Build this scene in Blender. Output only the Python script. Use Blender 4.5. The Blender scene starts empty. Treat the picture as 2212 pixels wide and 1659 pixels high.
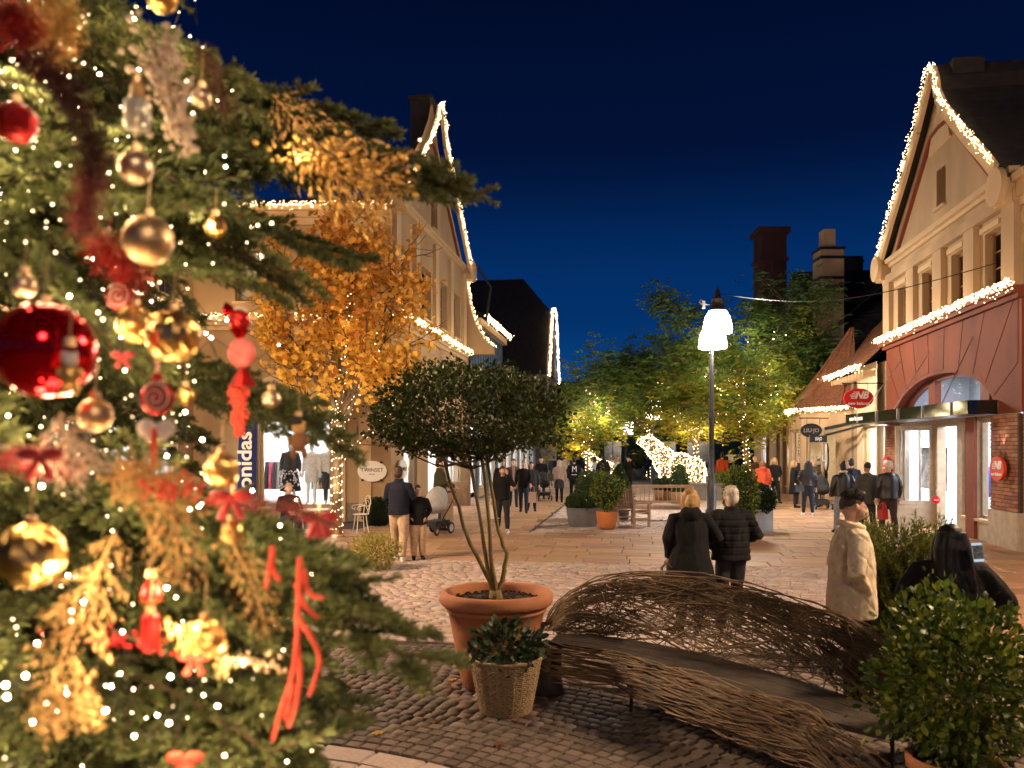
import bpy, bmesh, math, random
import numpy as np
from mathutils import Vector, Matrix, Euler, noise as mnoise
rnd = random.Random(7)
nrs = np.random.RandomState(7)
SC = bpy.context.scene
COL = SC.collection
R = math.radians
# ---------------------------------------------------------------- camera
F, HC, HY, CX = 1750.0, 2.1, 970.0, 1106.0      # focal length and horizon in 2212-wide picture units
cam_d = bpy.data.cameras.new('camera'); cam = bpy.data.objects.new('camera', cam_d); COL.objects.link(cam)
cam.location = (0, 0, HC); cam.rotation_euler = (R(90), 0, 0)
cam_d.sensor_width = 36; cam_d.lens = 36 * F / 2212; cam_d.shift_y = (HY - 829.5) / 2212
cam_d.clip_start = 0.05; cam_d.clip_end = 2000
cam_d.dof.use_dof = True; cam_d.dof.focus_distance = 13.0; cam_d.dof.aperture_fstop = 2.5
SC.camera = cam
# ---------------------------------------------------------------- sky (blue hour)
W = bpy.data.worlds.new('World'); SC.world = W; W.use_nodes = True
nt = W.node_tree; nt.nodes.clear()
wo = nt.nodes.new('ShaderNodeOutputWorld'); bg = nt.nodes.new('ShaderNodeBackground')
sky = nt.nodes.new('ShaderNodeTexSky'); sky.sky_type = 'NISHITA'; sky.sun_disc = False
sky.sun_elevation = R(-3.5); sky.sun_rotation = R(20); sky.ozone_density = 8.0; sky.air_density = 1.4; sky.dust_density = 0.2
tcn = nt.nodes.new('ShaderNodeTexCoord'); sep = nt.nodes.new('ShaderNodeSeparateXYZ')
rampn = nt.nodes.new('ShaderNodeValToRGB'); rampn.color_ramp.interpolation = 'EASE'
el = rampn.color_ramp.elements
el[0].position = 0.0; el[0].color = (0.004, 0.10, 0.33, 1)
el[1].position = 0.62; el[1].color = (0.0004, 0.0016, 0.011, 1)
e2 = el.new(0.17); e2.color = (0.0008, 0.029, 0.14, 1)
e3 = el.new(0.36); e3.color = (0.0006, 0.0055, 0.034, 1)
addn = nt.nodes.new('ShaderNodeMix'); addn.data_type = 'RGBA'; addn.blend_type = 'ADD'; addn.inputs[0].default_value = 0.0015
nt.links.new(tcn.outputs['Generated'], sep.inputs[0]); nt.links.new(sep.outputs['Z'], rampn.inputs[0])
nt.links.new(rampn.outputs[0], addn.inputs[6]); nt.links.new(sky.outputs[0], addn.inputs[7])
nt.links.new(addn.outputs[2], bg.inputs[0]); bg.inputs[1].default_value = 0.82
nt.links.new(bg.outputs[0], wo.inputs[0])
SC.view_settings.view_transform = 'Standard'; SC.view_settings.look = 'None'
SC.view_settings.exposure = 0.3; SC.view_settings.gamma = 1.0; SC.view_settings.use_curve_mapping = False
SC.cycles.use_denoising = True; SC.cycles.sample_clamp_indirect = 4.0; SC.cycles.sample_clamp_direct = 0
SC.cycles.max_bounces = 6; SC.cycles.diffuse_bounces = 2; SC.cycles.glossy_bounces = 3
SC.cycles.transparent_max_bounces = 12; SC.cycles.transmission_bounces = 4
SC.cycles.caustics_reflective = False; SC.cycles.caustics_refractive = False
# ---------------------------------------------------------------- coordinates
TH = math.atan2(267, F)                                   # the street runs this much to the right
EX, EY = math.sin(TH), math.cos(TH)
def SW(n, e, z=0.0): return Vector((n * EY + e * EX, -n * EX + e * EY, z))
def ne(x, y): return (x * EY - y * EX, x * EX + y * EY)
def at(px, py, d): return Vector(((px - CX) / F * d, d, HC - (py - HY) / F * d))
def gnd(px, py):
    d = F * HC / (py - HY); return Vector(((px - CX) / F * d, d, 0))
# ---------------------------------------------------------------- materials
def mat(name, col, rough=0.65, metal=0.0, var=0.18, scale=6.0, bump=0.0, bscale=60.0, orand=0.0, spec=0.4, col2=None, coat=0.0, sheen=0.0, trans=0.0, stretch=None, hue=0.0):
    m = bpy.data.materials.new(name); m.use_nodes = True
    t = m.node_tree; N = t.nodes; L = t.links; b = N['Principled BSDF']
    b.inputs['Roughness'].default_value = rough; b.inputs['Metallic'].default_value = metal
    b.inputs['Specular IOR Level'].default_value = spec
    b.inputs['Coat Weight'].default_value = coat
    b.inputs['Sheen Weight'].default_value = sheen
    if trans: b.inputs['Transmission Weight'].default_value = trans
    tc = N.new('ShaderNodeTexCoord'); mp = N.new('ShaderNodeMapping'); L.new(tc.outputs['Object'], mp.inputs[0])
    if stretch: mp.inputs['Scale'].default_value = stretch
    nz = N.new('ShaderNodeTexNoise'); nz.inputs['Scale'].default_value = scale; nz.inputs['Detail'].default_value = 5
    L.new(mp.outputs[0], nz.inputs['Vector'])
    mr = N.new('ShaderNodeMapRange'); mr.inputs[1].default_value = 0.3; mr.inputs[2].default_value = 0.7
    L.new(nz.outputs[0], mr.inputs[0])
    mx = N.new('ShaderNodeMix'); mx.data_type = 'RGBA'
    a = [min(1, c * (1 - var)) for c in col[:3]]
    c2 = [min(1, c * (1 + var)) for c in col[:3]] if col2 is None else list(col2[:3])
    mx.inputs[6].default_value = (*a, 1); mx.inputs[7].default_value = (*c2, 1)
    L.new(mr.outputs[0], mx.inputs[0])
    out = mx.outputs[2]
    if orand:
        oi = N.new('ShaderNodeObjectInfo'); hs = N.new('ShaderNodeHueSaturation')
        m2 = N.new('ShaderNodeMapRange'); m2.inputs[3].default_value = 1 - orand; m2.inputs[4].default_value = 1 + orand
        L.new(oi.outputs['Random'], m2.inputs[0]); L.new(m2.outputs[0], hs.inputs['Value'])
        if hue:
            m3 = N.new('ShaderNodeMapRange'); m3.inputs[3].default_value = 0.5 - hue; m3.inputs[4].default_value = 0.5 + hue
            mu = N.new('ShaderNodeMath'); mu.operation = 'MULTIPLY'; mu.inputs[1].default_value = 7.31
            fr = N.new('ShaderNodeMath'); fr.operation = 'FRACT'
            L.new(oi.outputs['Random'], mu.inputs[0]); L.new(mu.outputs[0], fr.inputs[0]); L.new(fr.outputs[0], m3.inputs[0])
            L.new(m3.outputs[0], hs.inputs['Hue'])
        L.new(out, hs.inputs['Color']); out = hs.outputs[0]
    m['_o'] = 1
    L.new(out, b.inputs['Base Color'])
    if bump:
        n2 = N.new('ShaderNodeTexNoise'); n2.inputs['Scale'].default_value = bscale; n2.inputs['Detail'].default_value = 6
        L.new(mp.outputs[0], n2.inputs['Vector'])
        bp = N.new('ShaderNodeBump'); bp.inputs['Strength'].default_value = bump; bp.inputs['Distance'].default_value = 0.02
        L.new(n2.outputs[0], bp.inputs['Height']); L.new(bp.outputs[0], b.inputs['Normal'])
    return m
def vcol_mat(name, rough=0.6, attr='Col', trans=0.0, spec=0.3, bump=0.0):
    """Colour of each piece (leaf, sett) stored with its face; translucency for leaves."""
    m = bpy.data.materials.new(name); m.use_nodes = True
    t = m.node_tree; N = t.nodes; L = t.links; b = N['Principled BSDF']
    b.inputs['Roughness'].default_value = rough; b.inputs['Specular IOR Level'].default_value = spec
    at_ = N.new('ShaderNodeAttribute'); at_.attribute_name = attr
    L.new(at_.outputs['Color'], b.inputs['Base Color'])
    if bump:
        tc = N.new('ShaderNodeTexCoord')
        n2 = N.new('ShaderNodeTexNoise'); n2.inputs['Scale'].default_value = 40; L.new(tc.outputs['Object'], n2.inputs['Vector'])
        bp = N.new('ShaderNodeBump'); bp.inputs['Strength'].default_value = bump; bp.inputs['Distance'].default_value = 0.02
        L.new(n2.outputs[0], bp.inputs['Height']); L.new(bp.outputs[0], b.inputs['Normal'])
    if trans:
        tr = N.new('ShaderNodeBsdfTranslucent'); L.new(at_.outputs['Color'], tr.inputs[0])
        ms = N.new('ShaderNodeMixShader'); ms.inputs[0].default_value = trans
        L.new(b.outputs[0], ms.inputs[1]); L.new(tr.outputs[0], ms.inputs[2])
        L.new(ms.outputs[0], N['Material Output'].inputs['Surface'])
    return m
def emit(name, col, s, sample=False):
    m = bpy.data.materials.new(name); m.use_nodes = True
    t = m.node_tree; N = t.nodes; N.clear()
    o = N.new('ShaderNodeOutputMaterial'); e = N.new('ShaderNodeEmission')
    e.inputs[0].default_value = (*col, 1); e.inputs[1].default_value = s
    t.links.new(e.outputs[0], o.inputs[0])
    m.cycles.emission_sampling = 'AUTO' if sample else 'NONE'
    return m
def glass(name, tint=(0.95, 0.97, 1.0), refl=0.9):
    m = bpy.data.materials.new(name); m.use_nodes = True
    t = m.node_tree; N = t.nodes; N.clear(); L = t.links
    o = N.new('ShaderNodeOutputMaterial'); tr = N.new('ShaderNodeBsdfTransparent'); gl = N.new('ShaderNodeBsdfGlossy')
    tr.inputs[0].default_value = (*tint, 1); gl.inputs['Roughness'].default_value = 0.03
    ge = N.new('ShaderNodeNewGeometry'); dp = N.new('ShaderNodeVectorMath'); dp.operation = 'DOT_PRODUCT'
    L.new(ge.outputs['Normal'], dp.inputs[0]); L.new(ge.outputs['Incoming'], dp.inputs[1])
    ab_ = N.new('ShaderNodeMath'); ab_.operation = 'ABSOLUTE'; L.new(dp.outputs['Value'], ab_.inputs[0])
    su = N.new('ShaderNodeMath'); su.operation = 'SUBTRACT'; su.inputs[0].default_value = 1.0; L.new(ab_.outputs[0], su.inputs[1])
    po = N.new('ShaderNodeMath'); po.operation = 'POWER'; po.inputs[1].default_value = 5.0; L.new(su.outputs[0], po.inputs[0])
    fr = N.new('ShaderNodeMath'); fr.operation = 'MULTIPLY_ADD'; fr.inputs[1].default_value = 0.5 * refl; fr.inputs[2].default_value = 0.025 * refl; L.new(po.outputs[0], fr.inputs[0])
    ms = N.new('ShaderNodeMixShader')
    L.new(fr.outputs[0], ms.inputs[0]); L.new(tr.outputs[0], ms.inputs[1]); L.new(gl.outputs[0], ms.inputs[2]); L.new(ms.outputs[0], o.inputs[0])
    return m
MT = {}
def MA(k, *a, **kw):
    MT[k] = mat(k, *a, **kw); return MT[k]
MA('cream', (0.40, 0.275, 0.155), 0.85, var=0.2, scale=.9, bump=0.35, bscale=60, stretch=(1, 1, .35))
MA('cream_trim', (0.52, 0.37, 0.21), 0.75, var=0.06, scale=2)
MA('cream_pale', (0.64, 0.52, 0.34), 0.8, var=0.08, scale=2, bump=0.15)
MA('red_paint', (0.19, 0.043, 0.016), 0.75, var=0.25, scale=1.2, bump=0.4, bscale=45, stretch=(1, 1, .4))
MA('red_trim', (0.18, 0.04, 0.016), 0.6, var=0.1)
MA('roof_dark', (0.035, 0.028, 0.025), 0.85, var=0.3, scale=5, bump=0.4)
MA('roof_tile', (0.16, 0.058, 0.025), 0.8, var=0.35, scale=8, bump=0.3)
MA('wood_brown', (0.20, 0.11, 0.055), 0.55, var=0.25, scale=9, stretch=(1, 1, 0.2))
MA('wood_taupe', (0.36, 0.28, 0.19), 0.55, var=0.15, scale=7)
MA('wood_dark', (0.05, 0.03, 0.02), 0.6, var=0.3)
MA('blue_paint', (0.10, 0.17, 0.25), 0.6, var=0.15)
MA('green_paint', (0.03, 0.10, 0.065), 0.6, var=0.15)
MA('plinth', (0.20, 0.17, 0.14), 0.85, var=0.2, bump=0.3)
MA('stone_base', (0.42, 0.35, 0.27), 0.85, var=0.15, bump=0.3)
MA('white_wall', (0.82, 0.82, 0.82), 0.8, var=0.03)
MA('white_floor', (0.5, 0.48, 0.45), 0.35, var=0.1)
MA('grey_wall', (0.34, 0.35, 0.38), 0.7, var=0.05)
MA('black_metal', (0.012, 0.012, 0.013), 0.38, metal=0.0, var=0.3, spec=0.5)
MA('canopy_metal', (0.010, 0.009, 0.008), 0.07, metal=0.0, var=0.3, spec=0.6)
MA('steel', (0.5, 0.5, 0.5), 0.3, metal=1.0, var=0.1)
MA('lamp_iron', (0.05, 0.05, 0.052), 0.32, metal=0.5, var=0.25, spec=0.6, bump=0.1)
MA('sign_white', (0.82, 0.80, 0.77), 0.35, var=0.02)
MA('sign_red', (0.55, 0.012, 0.02), 0.4, var=0.03)
MA('sign_orange', (0.62, 0.05, 0.02), 0.4, var=0.03)
MA('sign_black', (0.012, 0.012, 0.012), 0.3, var=0.1)
MA('letter_white', (0.85, 0.85, 0.83), 0.5, var=0.02)
MA('letter_grey', (0.30, 0.29, 0.28), 0.4, var=0.05)
MA('letter_dark', (0.02, 0.02, 0.02), 0.5, var=0.05)
MA('navy_cloth', (0.012, 0.022, 0.14), 0.8, var=0.2, scale=3)
MT['glass'] = glass('shop_glass'); MT['dark_glass'] = glass('window_glass', (0.35, 0.38, 0.42), 1.0)
MT['bulb'] = emit('warm_bulb', (1.0, 0.68, 0.34), 12.0)
MT['bulb_tree'] = emit('tree_bulb', (1.0, 0.80, 0.58), 110.0)
MT['shop_panel'] = emit('shop_ceiling_light', (1.0, 0.93, 0.85), 9.0, True)
MT['shop_panel_cool'] = emit('shop_ceiling_light_cool', (0.86, 0.91, 1.0), 8.0, True)
MT['globe'] = emit('lamp_globe', (1.0, 0.93, 0.88), 18.0)
MT['blind'] = mat('lit_blind', (0.75, 0.66, 0.5), 0.8)
# ---------------------------------------------------------------- objects
MWS = {}
def tag(o, label=None, cat=None, group=None, kind=None):
    if label: o['label'] = label
    if cat: o['category'] = cat
    if group: o['group'] = group
    if kind: o['kind'] = kind
    return o
def thing(name, loc, label, cat, group=None, rz=0.0):
    o = bpy.data.objects.new(name, None); COL.objects.link(o); o.empty_display_size = 0.2
    o.location = loc; o.rotation_euler = (0, 0, rz)
    MWS[o.name] = Matrix.Translation(Vector(loc)) @ Matrix.Rotation(rz, 4, 'Z')
    return tag(o, label, cat, group)
def link(name, mesh, parent=None, M=None):
    o = bpy.data.objects.new(name, mesh); COL.objects.link(o)
    if parent is not None:
        o.parent = parent
    if M is not None: o.matrix_basis = M
    MWS[o.name] = MWS[parent.name] if parent is not None else (M or Matrix.Identity(4))
    return o
class MB:
    """Collects faces in world coordinates; build() links them as one mesh object."""
    def __init__(s): s.v = []; s.f = []; s.m = []
    def add(s, vs, fs, m=0):
        b = len(s.v); s.v.extend([tuple(v) for v in vs]); s.f.extend([tuple(i + b for i in f) for f in fs]); s.m.extend([m] * len(fs)); return s
    def quad(s, a, b, c, d, m=0): return s.add([a, b, c, d], [(0, 1, 2, 3)], m)
    def box(s, x0, x1, y0, y1, z0, z1, m=0):
        return s.add([(x0, y0, z0), (x1, y0, z0), (x1, y1, z0), (x0, y1, z0), (x0, y0, z1), (x1, y0, z1), (x1, y1, z1), (x0, y1, z1)],
                     [(3, 2, 1, 0), (4, 5, 6, 7), (0, 1, 5, 4), (1, 2, 6, 5), (2, 3, 7, 6), (3, 0, 4, 7)], m)
    def fbox(s, fr, u0, u1, o0, o1, z0, z1, m=0):
        P = fr.p
        return s.add([P(u0, o0, z0), P(u1, o0, z0), P(u1, o1, z0), P(u0, o1, z0), P(u0, o0, z1), P(u1, o0, z1), P(u1, o1, z1), P(u0, o1, z1)],
                     [(3, 2, 1, 0), (4, 5, 6, 7), (0, 1, 5, 4), (1, 2, 6, 5), (2, 3, 7, 6), (3, 0, 4, 7)], m)
    def bar(s, a, b, w, h, m=0, up=Vector((0, 0, 1))):
        a = Vector(a); b = Vector(b); d = (b - a).normalized()
        if abs(d.dot(up)) > 0.98: up = Vector((0, 1, 0))
        x = d.cross(up).normalized() * w / 2; y = x.cross(d).normalized() * h / 2
        vs = [a - x - y, a + x - y, a + x + y, a - x + y, b - x - y, b + x - y, b + x + y, b - x + y]
        return s.add(vs, [(3, 2, 1, 0), (4, 5, 6, 7), (0, 1, 5, 4), (1, 2, 6, 5), (2, 3, 7, 6), (3, 0, 4, 7)], m)
    def tube(s, pts, rad, n=6, m=0, cap=True):
        pts = [Vector(p) for p in pts]; k = len(pts)
        rs = rad if isinstance(rad, (list, tuple)) else [rad] * k
        rings = []; ref = None
        for i, p in enumerate(pts):
            d = (pts[min(i + 1, k - 1)] - pts[max(i - 1, 0)])
            d = d.normalized() if d.length > 1e-9 else Vector((0, 0, 1))
            if ref is None: ref = Vector((0, 0, 1)) if abs(d.z) < 0.9 else Vector((1, 0, 0))
            x = ref - d * ref.dot(d); x = x.normalized() if x.length > 1e-6 else d.orthogonal().normalized(); ref = x
            y = d.cross(x); rings.append([p + (x * math.cos(2 * math.pi * j / n) + y * math.sin(2 * math.pi * j / n)) * rs[i] for j in range(n)])
        vs = [v for r in rings for v in r]; fs = []
        for i in range(k - 1):
            for j in range(n):
                fs.append((i * n + j, i * n + (j + 1) % n, (i + 1) * n + (j + 1) % n, (i + 1) * n + j))
        if cap: fs.append(tuple(range(n - 1, -1, -1))); fs.append(tuple((k - 1) * n + j for j in range(n)))
        return s.add(vs, fs, m)
    def lathe(s, prof, n=24, c=(0, 0, 0), m=0, sx=1, sy=1, rz=0, cap0=True, cap1=True):
        vs = []; fs = []; k = len(prof); c = Vector(c)
        for r, z in prof:
            for j in range(n):
                a = 2 * math.pi * j / n; x, y = r * math.cos(a) * sx, r * math.sin(a) * sy
                vs.append(c + Vector((x * math.cos(rz) - y * math.sin(rz), x * math.sin(rz) + y * math.cos(rz), z)))
        for i in range(k - 1):
            for j in range(n): fs.append((i * n + j, i * n + (j + 1) % n, (i + 1) * n + (j + 1) % n, (i + 1) * n + j))
        if cap0: fs.append(tuple(range(n - 1, -1, -1)))
        if cap1: fs.append(tuple((k - 1) * n + j for j in range(n)))
        return s.add(vs, fs, m)
    def ball(s, c, r, n=12, k=8, m=0, sc=(1, 1, 1), M=None):
        vs = []; fs = []; c = Vector(c)
        for i in range(k + 1):
            t = math.pi * i / k
            for j in range(n):
                a = 2 * math.pi * j / n
                v = Vector((r * sc[0] * math.sin(t) * math.cos(a), r * sc[1] * math.sin(t) * math.sin(a), r * sc[2] * math.cos(t)))
                vs.append(c + (M @ v if M else v))
        for i in range(k):
            for j in range(n):
                fs.append((i * n + j, (i + 1) * n + j, (i + 1) * n + (j + 1) % n, i * n + (j + 1) % n))
        return s.add(vs, fs, m)
    def prism(s, poly, d, m=0):
        poly = [Vector(p) for p in poly]; d = Vector(d); n = len(poly)
        vs = poly + [p + d for p in poly]
        fs = [tuple(range(n - 1, -1, -1)), tuple(range(n, 2 * n))] + [(i, (i + 1) % n, n + (i + 1) % n, n + i) for i in range(n)]
        return s.add(vs, fs, m)
    def mesh(s, name, mats, smooth=False, MI=None):
        me = bpy.data.meshes.new(name)
        vs = s.v if MI is None else [tuple(MI @ Vector(v)) for v in s.v]
        me.from_pydata(vs, [], s.f)
        for mm in (mats if isinstance(mats, (list, tuple)) else [mats]): me.materials.append(MT[mm] if isinstance(mm, str) else mm)
        if isinstance(mats, (list, tuple)) and len(mats) > 1: me.polygons.foreach_set('material_index', s.m)
        if smooth: me.shade_smooth()
        me.validate(); me.update()
        return me
    def build(s, name, mats, parent=None, smooth=False, kind=None, label=None):
        MI = MWS[parent.name].inverted() if parent is not None else None
        o = link(name, s.mesh(name, mats, smooth, MI), parent)
        if kind: o['kind'] = kind
        if label: o['label'] = label
        return o
    def solo(s, name, mats, loc, label, cat, group=None, smooth=False):
        """One-mesh thing with its origin at loc."""
        M = Matrix.Translation(Vector(loc))
        o = link(name, s.mesh(name, mats, smooth, M.inverted()), None, M)
        return tag(o, label, cat, group)
class Frame:
    """A wall plane: u runs along it, o outwards, z up."""
    def __init__(s, P0, P1, left=False):
        s.o = Vector((P0[0], P0[1], 0)); d = Vector((P1[0] - P0[0], P1[1] - P0[1], 0)); s.len = d.length; s.u = d.normalized()
        s.n = Vector((s.u.y, -s.u.x, 0)) * (-1 if left else 1)
    def p(s, u, o=0.0, z=0.0): return s.o + s.u * u + s.n * o + Vector((0, 0, z))
def facade(mb, fr, u0, u1, z0, z1, ops, t=0.22, m=0):
    us = sorted(set([u0, u1] + [x for o in ops for x in o[:2]])); zs = sorted(set([z0, z1] + [x for o in ops for x in o[2:4]]))
    us = [u for u in us if u0 <= u <= u1]; zs = [z for z in zs if z0 <= z <= z1]
    for a, b in zip(us, us[1:]):
        for c, d in zip(zs, zs[1:]):
            mu, mz = (a + b) / 2, (c + d) / 2
            if any(o[0] < mu < o[1] and o[2] < mz < o[3] for o in ops): continue
            mb.quad(fr.p(a, 0, c), fr.p(b, 0, c), fr.p(b, 0, d), fr.p(a, 0, d), m)
    for a, b, c, d in [o[:4] for o in ops]:
        P = fr.p
        mb.quad(P(a, 0, c), P(a, 0, d), P(a, -t, d), P(a, -t, c), m); mb.quad(P(b, 0, c), P(b, -t, c), P(b, -t, d), P(b, 0, d), m)
        mb.quad(P(a, 0, d), P(b, 0, d), P(b, -t, d), P(a, -t, d), m); mb.quad(P(a, 0, c), P(a, -t, c), P(b, -t, c), P(b, 0, c), m)
def window(par, fr, u0, u1, z0, z1, nx, nz, fm='wood_taupe', gm='dark_glass', o=-0.14, fw=0.07, bw=0.03, sill=True, name='window', sm='cream_trim'):
    mb = MB(); g = 0.004
    mb.fbox(fr, u0 + g, u0 + fw, o - .05, o + .03, z0 + g, z1 - g); mb.fbox(fr, u1 - fw, u1 - g, o - .05, o + .03, z0 + g, z1 - g)
    mb.fbox(fr, u0 + fw, u1 - fw, o - .05, o + .03, z0 + g, z0 + fw); mb.fbox(fr, u0 + fw, u1 - fw, o - .05, o + .03, z1 - fw, z1 - g)
    U = [u0 + fw + (u1 - u0 - 2 * fw) * i / nx for i in range(nx + 1)]; Z = [z0 + fw + (z1 - z0 - 2 * fw) * i / nz for i in range(nz + 1)]
    for u in U[1:-1]: mb.fbox(fr, u - bw / 2, u + bw / 2, o - .03, o + .02, z0 + fw, z1 - fw)
    for z in Z[1:-1]: mb.fbox(fr, u0 + fw, u1 - fw, o - .028, o + .018, z - bw / 2, z + bw / 2)
    w = mb.build(name, fm, par)
    for i in range(nx):
        for j in range(nz):
            q = MB(); q.fbox(fr, U[i] + bw / 2, U[i + 1] - bw / 2, o - .012, o - .006, Z[j] + bw / 2, Z[j + 1] - bw / 2)
            q.build('pane', gm, w)
    if sill:
        q = MB(); q.fbox(fr, u0 - .06, u1 + .06, -.1, .07, z0 - .07, z0 - .005); q.build('sill', sm, w)
    return w
def point(loc, W_, col=(1, .78, .5), rad=0.06):
    l = bpy.data.lights.new('lamp_light', 'POINT'); l.energy = W_; l.color = col; l.shadow_soft_size = rad
    o = bpy.data.objects.new('lamp_light', l); COL.objects.link(o); o.location = loc; return o
def area(loc, rot, W_, sx, sy, col=(1, .95, .88)):
    l = bpy.data.lights.new('shop_light', 'AREA'); l.shape = 'RECTANGLE'; l.size = sx; l.size_y = sy; l.energy = W_; l.color = col
    o = bpy.data.objects.new('shop_light', l); COL.objects.link(o); o.location = loc; o.rotation_euler = rot; return o
def spot(loc, target, W_, col, ang=70, blend=0.6, rad=.05):
    l = bpy.data.lights.new('flood_light', 'SPOT'); l.energy = W_; l.color = col; l.spot_size = R(ang); l.spot_blend = blend; l.shadow_soft_size = rad
    o = bpy.data.objects.new('flood_light', l); COL.objects.link(o); o.location = loc
    o.rotation_euler = (Vector(target) - Vector(loc)).to_track_quat('-Z', 'Y').to_euler(); return o
def np_mesh(name, V, Fc, mats, cols=None, smooth=False):
    """V (n,3) and Fc (m,k) arrays to a mesh; cols (m,3) become the face colours."""
    me = bpy.data.meshes.new(name); k = Fc.shape[1]; m = len(Fc)
    me.vertices.add(len(V)); me.vertices.foreach_set('co', np.ascontiguousarray(V, dtype=np.float32).ravel())
    me.loops.add(m * k); me.loops.foreach_set('vertex_index', np.ascontiguousarray(Fc, dtype=np.int32).ravel())
    me.polygons.add(m); me.polygons.foreach_set('loop_start', np.arange(0, m * k, k, dtype=np.int32))
    me.update(calc_edges=True)
    if cols is not None:
        a = me.attributes.new('Col', 'FLOAT_COLOR', 'FACE'); c4 = np.ones((m, 4), np.float32); c4[:, :3] = cols; a.data.foreach_set('color', c4.ravel())
    for mm in (mats if isinstance(mats, (list, tuple)) else [mats]): me.materials.append(MT[mm] if isinstance(mm, str) else mm)
    if smooth: me.shade_smooth()
    return me
def scatter(P, A, B, C, tmpl_v, tmpl_f):
    """Copies a flat template to every point P with axes A, B, C (n,3 each)."""
    n = len(P); tv = np.asarray(tmpl_v, float); tf = np.asarray(tmpl_f, int)
    V = P[:, None, :] + tv[None, :, 0:1] * A[:, None, :] + tv[None, :, 1:2] * B[:, None, :] + tv[None, :, 2:3] * C[:, None, :]
    Fc = tf[None, :, :] + (np.arange(n) * len(tv))[:, None, None]
    return V.reshape(-1, 3), Fc.reshape(-1, tf.shape[1])
def frames(D, roll=None, rs=nrs):
    """Orthonormal axes with A along D."""
    D = D / (np.linalg.norm(D, axis=1, keepdims=True) + 1e-9)
    X = rs.normal(size=D.shape) if roll is None else roll
    B = np.cross(D, X); B /= (np.linalg.norm(B, axis=1, keepdims=True) + 1e-9)
    return D, B, np.cross(D, B)
OCT_V = np.array([(1, 0, 0), (-1, 0, 0), (0, 1, 0), (0, -1, 0), (0, 0, 1), (0, 0, -1)], float)
OCT_F = np.array([(0, 2, 4), (2, 1, 4), (1, 3, 4), (3, 0, 4), (2, 0, 5), (1, 2, 5), (3, 1, 5), (0, 3, 5)])
def bulbs(name, P, r, parent, m='bulb'):
    P = np.asarray(P, float); n = len(P); MI = MWS[parent.name].inverted()
    P = P @ np.array(MI.to_3x3()).T + np.array(MI.translation)
    rr = np.broadcast_to(np.asarray(r, float), (n,))
    I = np.eye(3); A = np.outer(rr, I[0]); B = np.outer(rr, I[1]); C = np.outer(rr, I[2])
    V, Fc = scatter(P, A, B, C, OCT_V, OCT_F)
    o = link(name, np_mesh(name, V, Fc, m), parent); o['kind'] = 'stuff'; return o
def text_mesh(s, size, ext=0.004, align='CENTER', shear=0.0, bold=0.0):
    c = bpy.data.curves.new('lettering', 'FONT'); c.body = s; c.size = size; c.extrude = ext; c.align_x = align; c.align_y = 'CENTER'; c.shear = shear; c.offset = bold
    c.resolution_u = 3
    o = bpy.data.objects.new('lettering', c); COL.objects.link(o)
    dg = bpy.context.evaluated_depsgraph_get(); me = bpy.data.meshes.new_from_object(o.evaluated_get(dg))
    bpy.data.objects.remove(o); bpy.data.curves.remove(c); return me
def lettering(s, size, m, parent, origin, ux, uz, sx=1.0, shear=0.0, bold=0.0, name='lettering'):
    """Flat letters standing on the plane (ux across, uz up) at origin."""
    me = text_mesh(s, size, shear=shear, bold=bold); ux = Vector(ux).normalized(); uz = Vector(uz).normalized(); n = ux.cross(uz)
    M = Matrix(((ux.x * sx, uz.x, n.x, origin[0]), (ux.y * sx, uz.y, n.y, origin[1]), (ux.z * sx, uz.z, n.z, origin[2]), (0, 0, 0, 1)))
    if parent is not None: M = MWS[parent.name].inverted() @ M
    me.transform(M); me.materials.clear(); me.materials.append(MT[m]); return link(name, me, parent)
# ================================================================ GROUND
TREE_AX = Vector((-2.2, 2.6, 0))
MA('mortar', (0.055, 0.042, 0.035), 0.95, var=0.3, scale=12, bump=0.4)
MA('cobble', (0.135, 0.10, 0.082), 0.75, var=0.3, scale=14, bump=0.35, bscale=50, orand=0.32, hue=0.012, spec=0.3)
MA('sett', (0.43, 0.335, 0.30), 0.55, var=0.16, scale=9, bump=0.25, bscale=45, orand=0.14, hue=0.012)  # pinkish stone; the tone also stands for neutral lamp light
MA('slab', (0.37, 0.215, 0.12), 0.6, var=0.2, scale=2.6, bump=0.3, bscale=18, orand=0.2, hue=0.012)  # orange stone, with warm lamp light put into its tone
MT['piece'] = vcol_mat('paving_pieces', 0.7, spec=0.35, bump=0.3)
def sheet(name, pts, z, m):
    g = MB(); g.add([(p[0], p[1], z) for p in pts], [tuple(range(len(pts)))]); o = g.build(name, m); o['kind'] = 'structure'; return o
gr = MB(); gr.quad((-600, -300, -.06), (600, -300, -.06), (600, 900, -.06), (-600, 900, -.06)); tag(gr.build('ground', 'mortar'), kind='structure')
PT_V = np.array([(-.5, -.5, -1), (.5, -.5, -1), (.5, .5, -1), (-.5, .5, -1), (-.5, -.5, -.25), (.5, -.5, -.25), (.5, .5, -.25), (-.5, .5, -.25), (-.42, -.42, 0), (.42, -.42, 0), (.42, .42, 0), (-.42, .42, 0)], float)
PT_F = np.array([(0, 1, 5, 4), (1, 2, 6, 5), (2, 3, 7, 6), (3, 0, 4, 7), (4, 5, 9, 8), (5, 6, 10, 9), (6, 7, 11, 10), (7, 4, 8, 11), (8, 9, 10, 11)])
def piece_mesh(name, m, inset):
    v = PT_V.copy(); v[8:, :2] = np.sign(v[8:, :2]) * inset; me = bpy.data.meshes.new(name); me.from_pydata(v.tolist(), [], PT_F.tolist()); me.materials.append(MT[m]); return me
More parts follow.
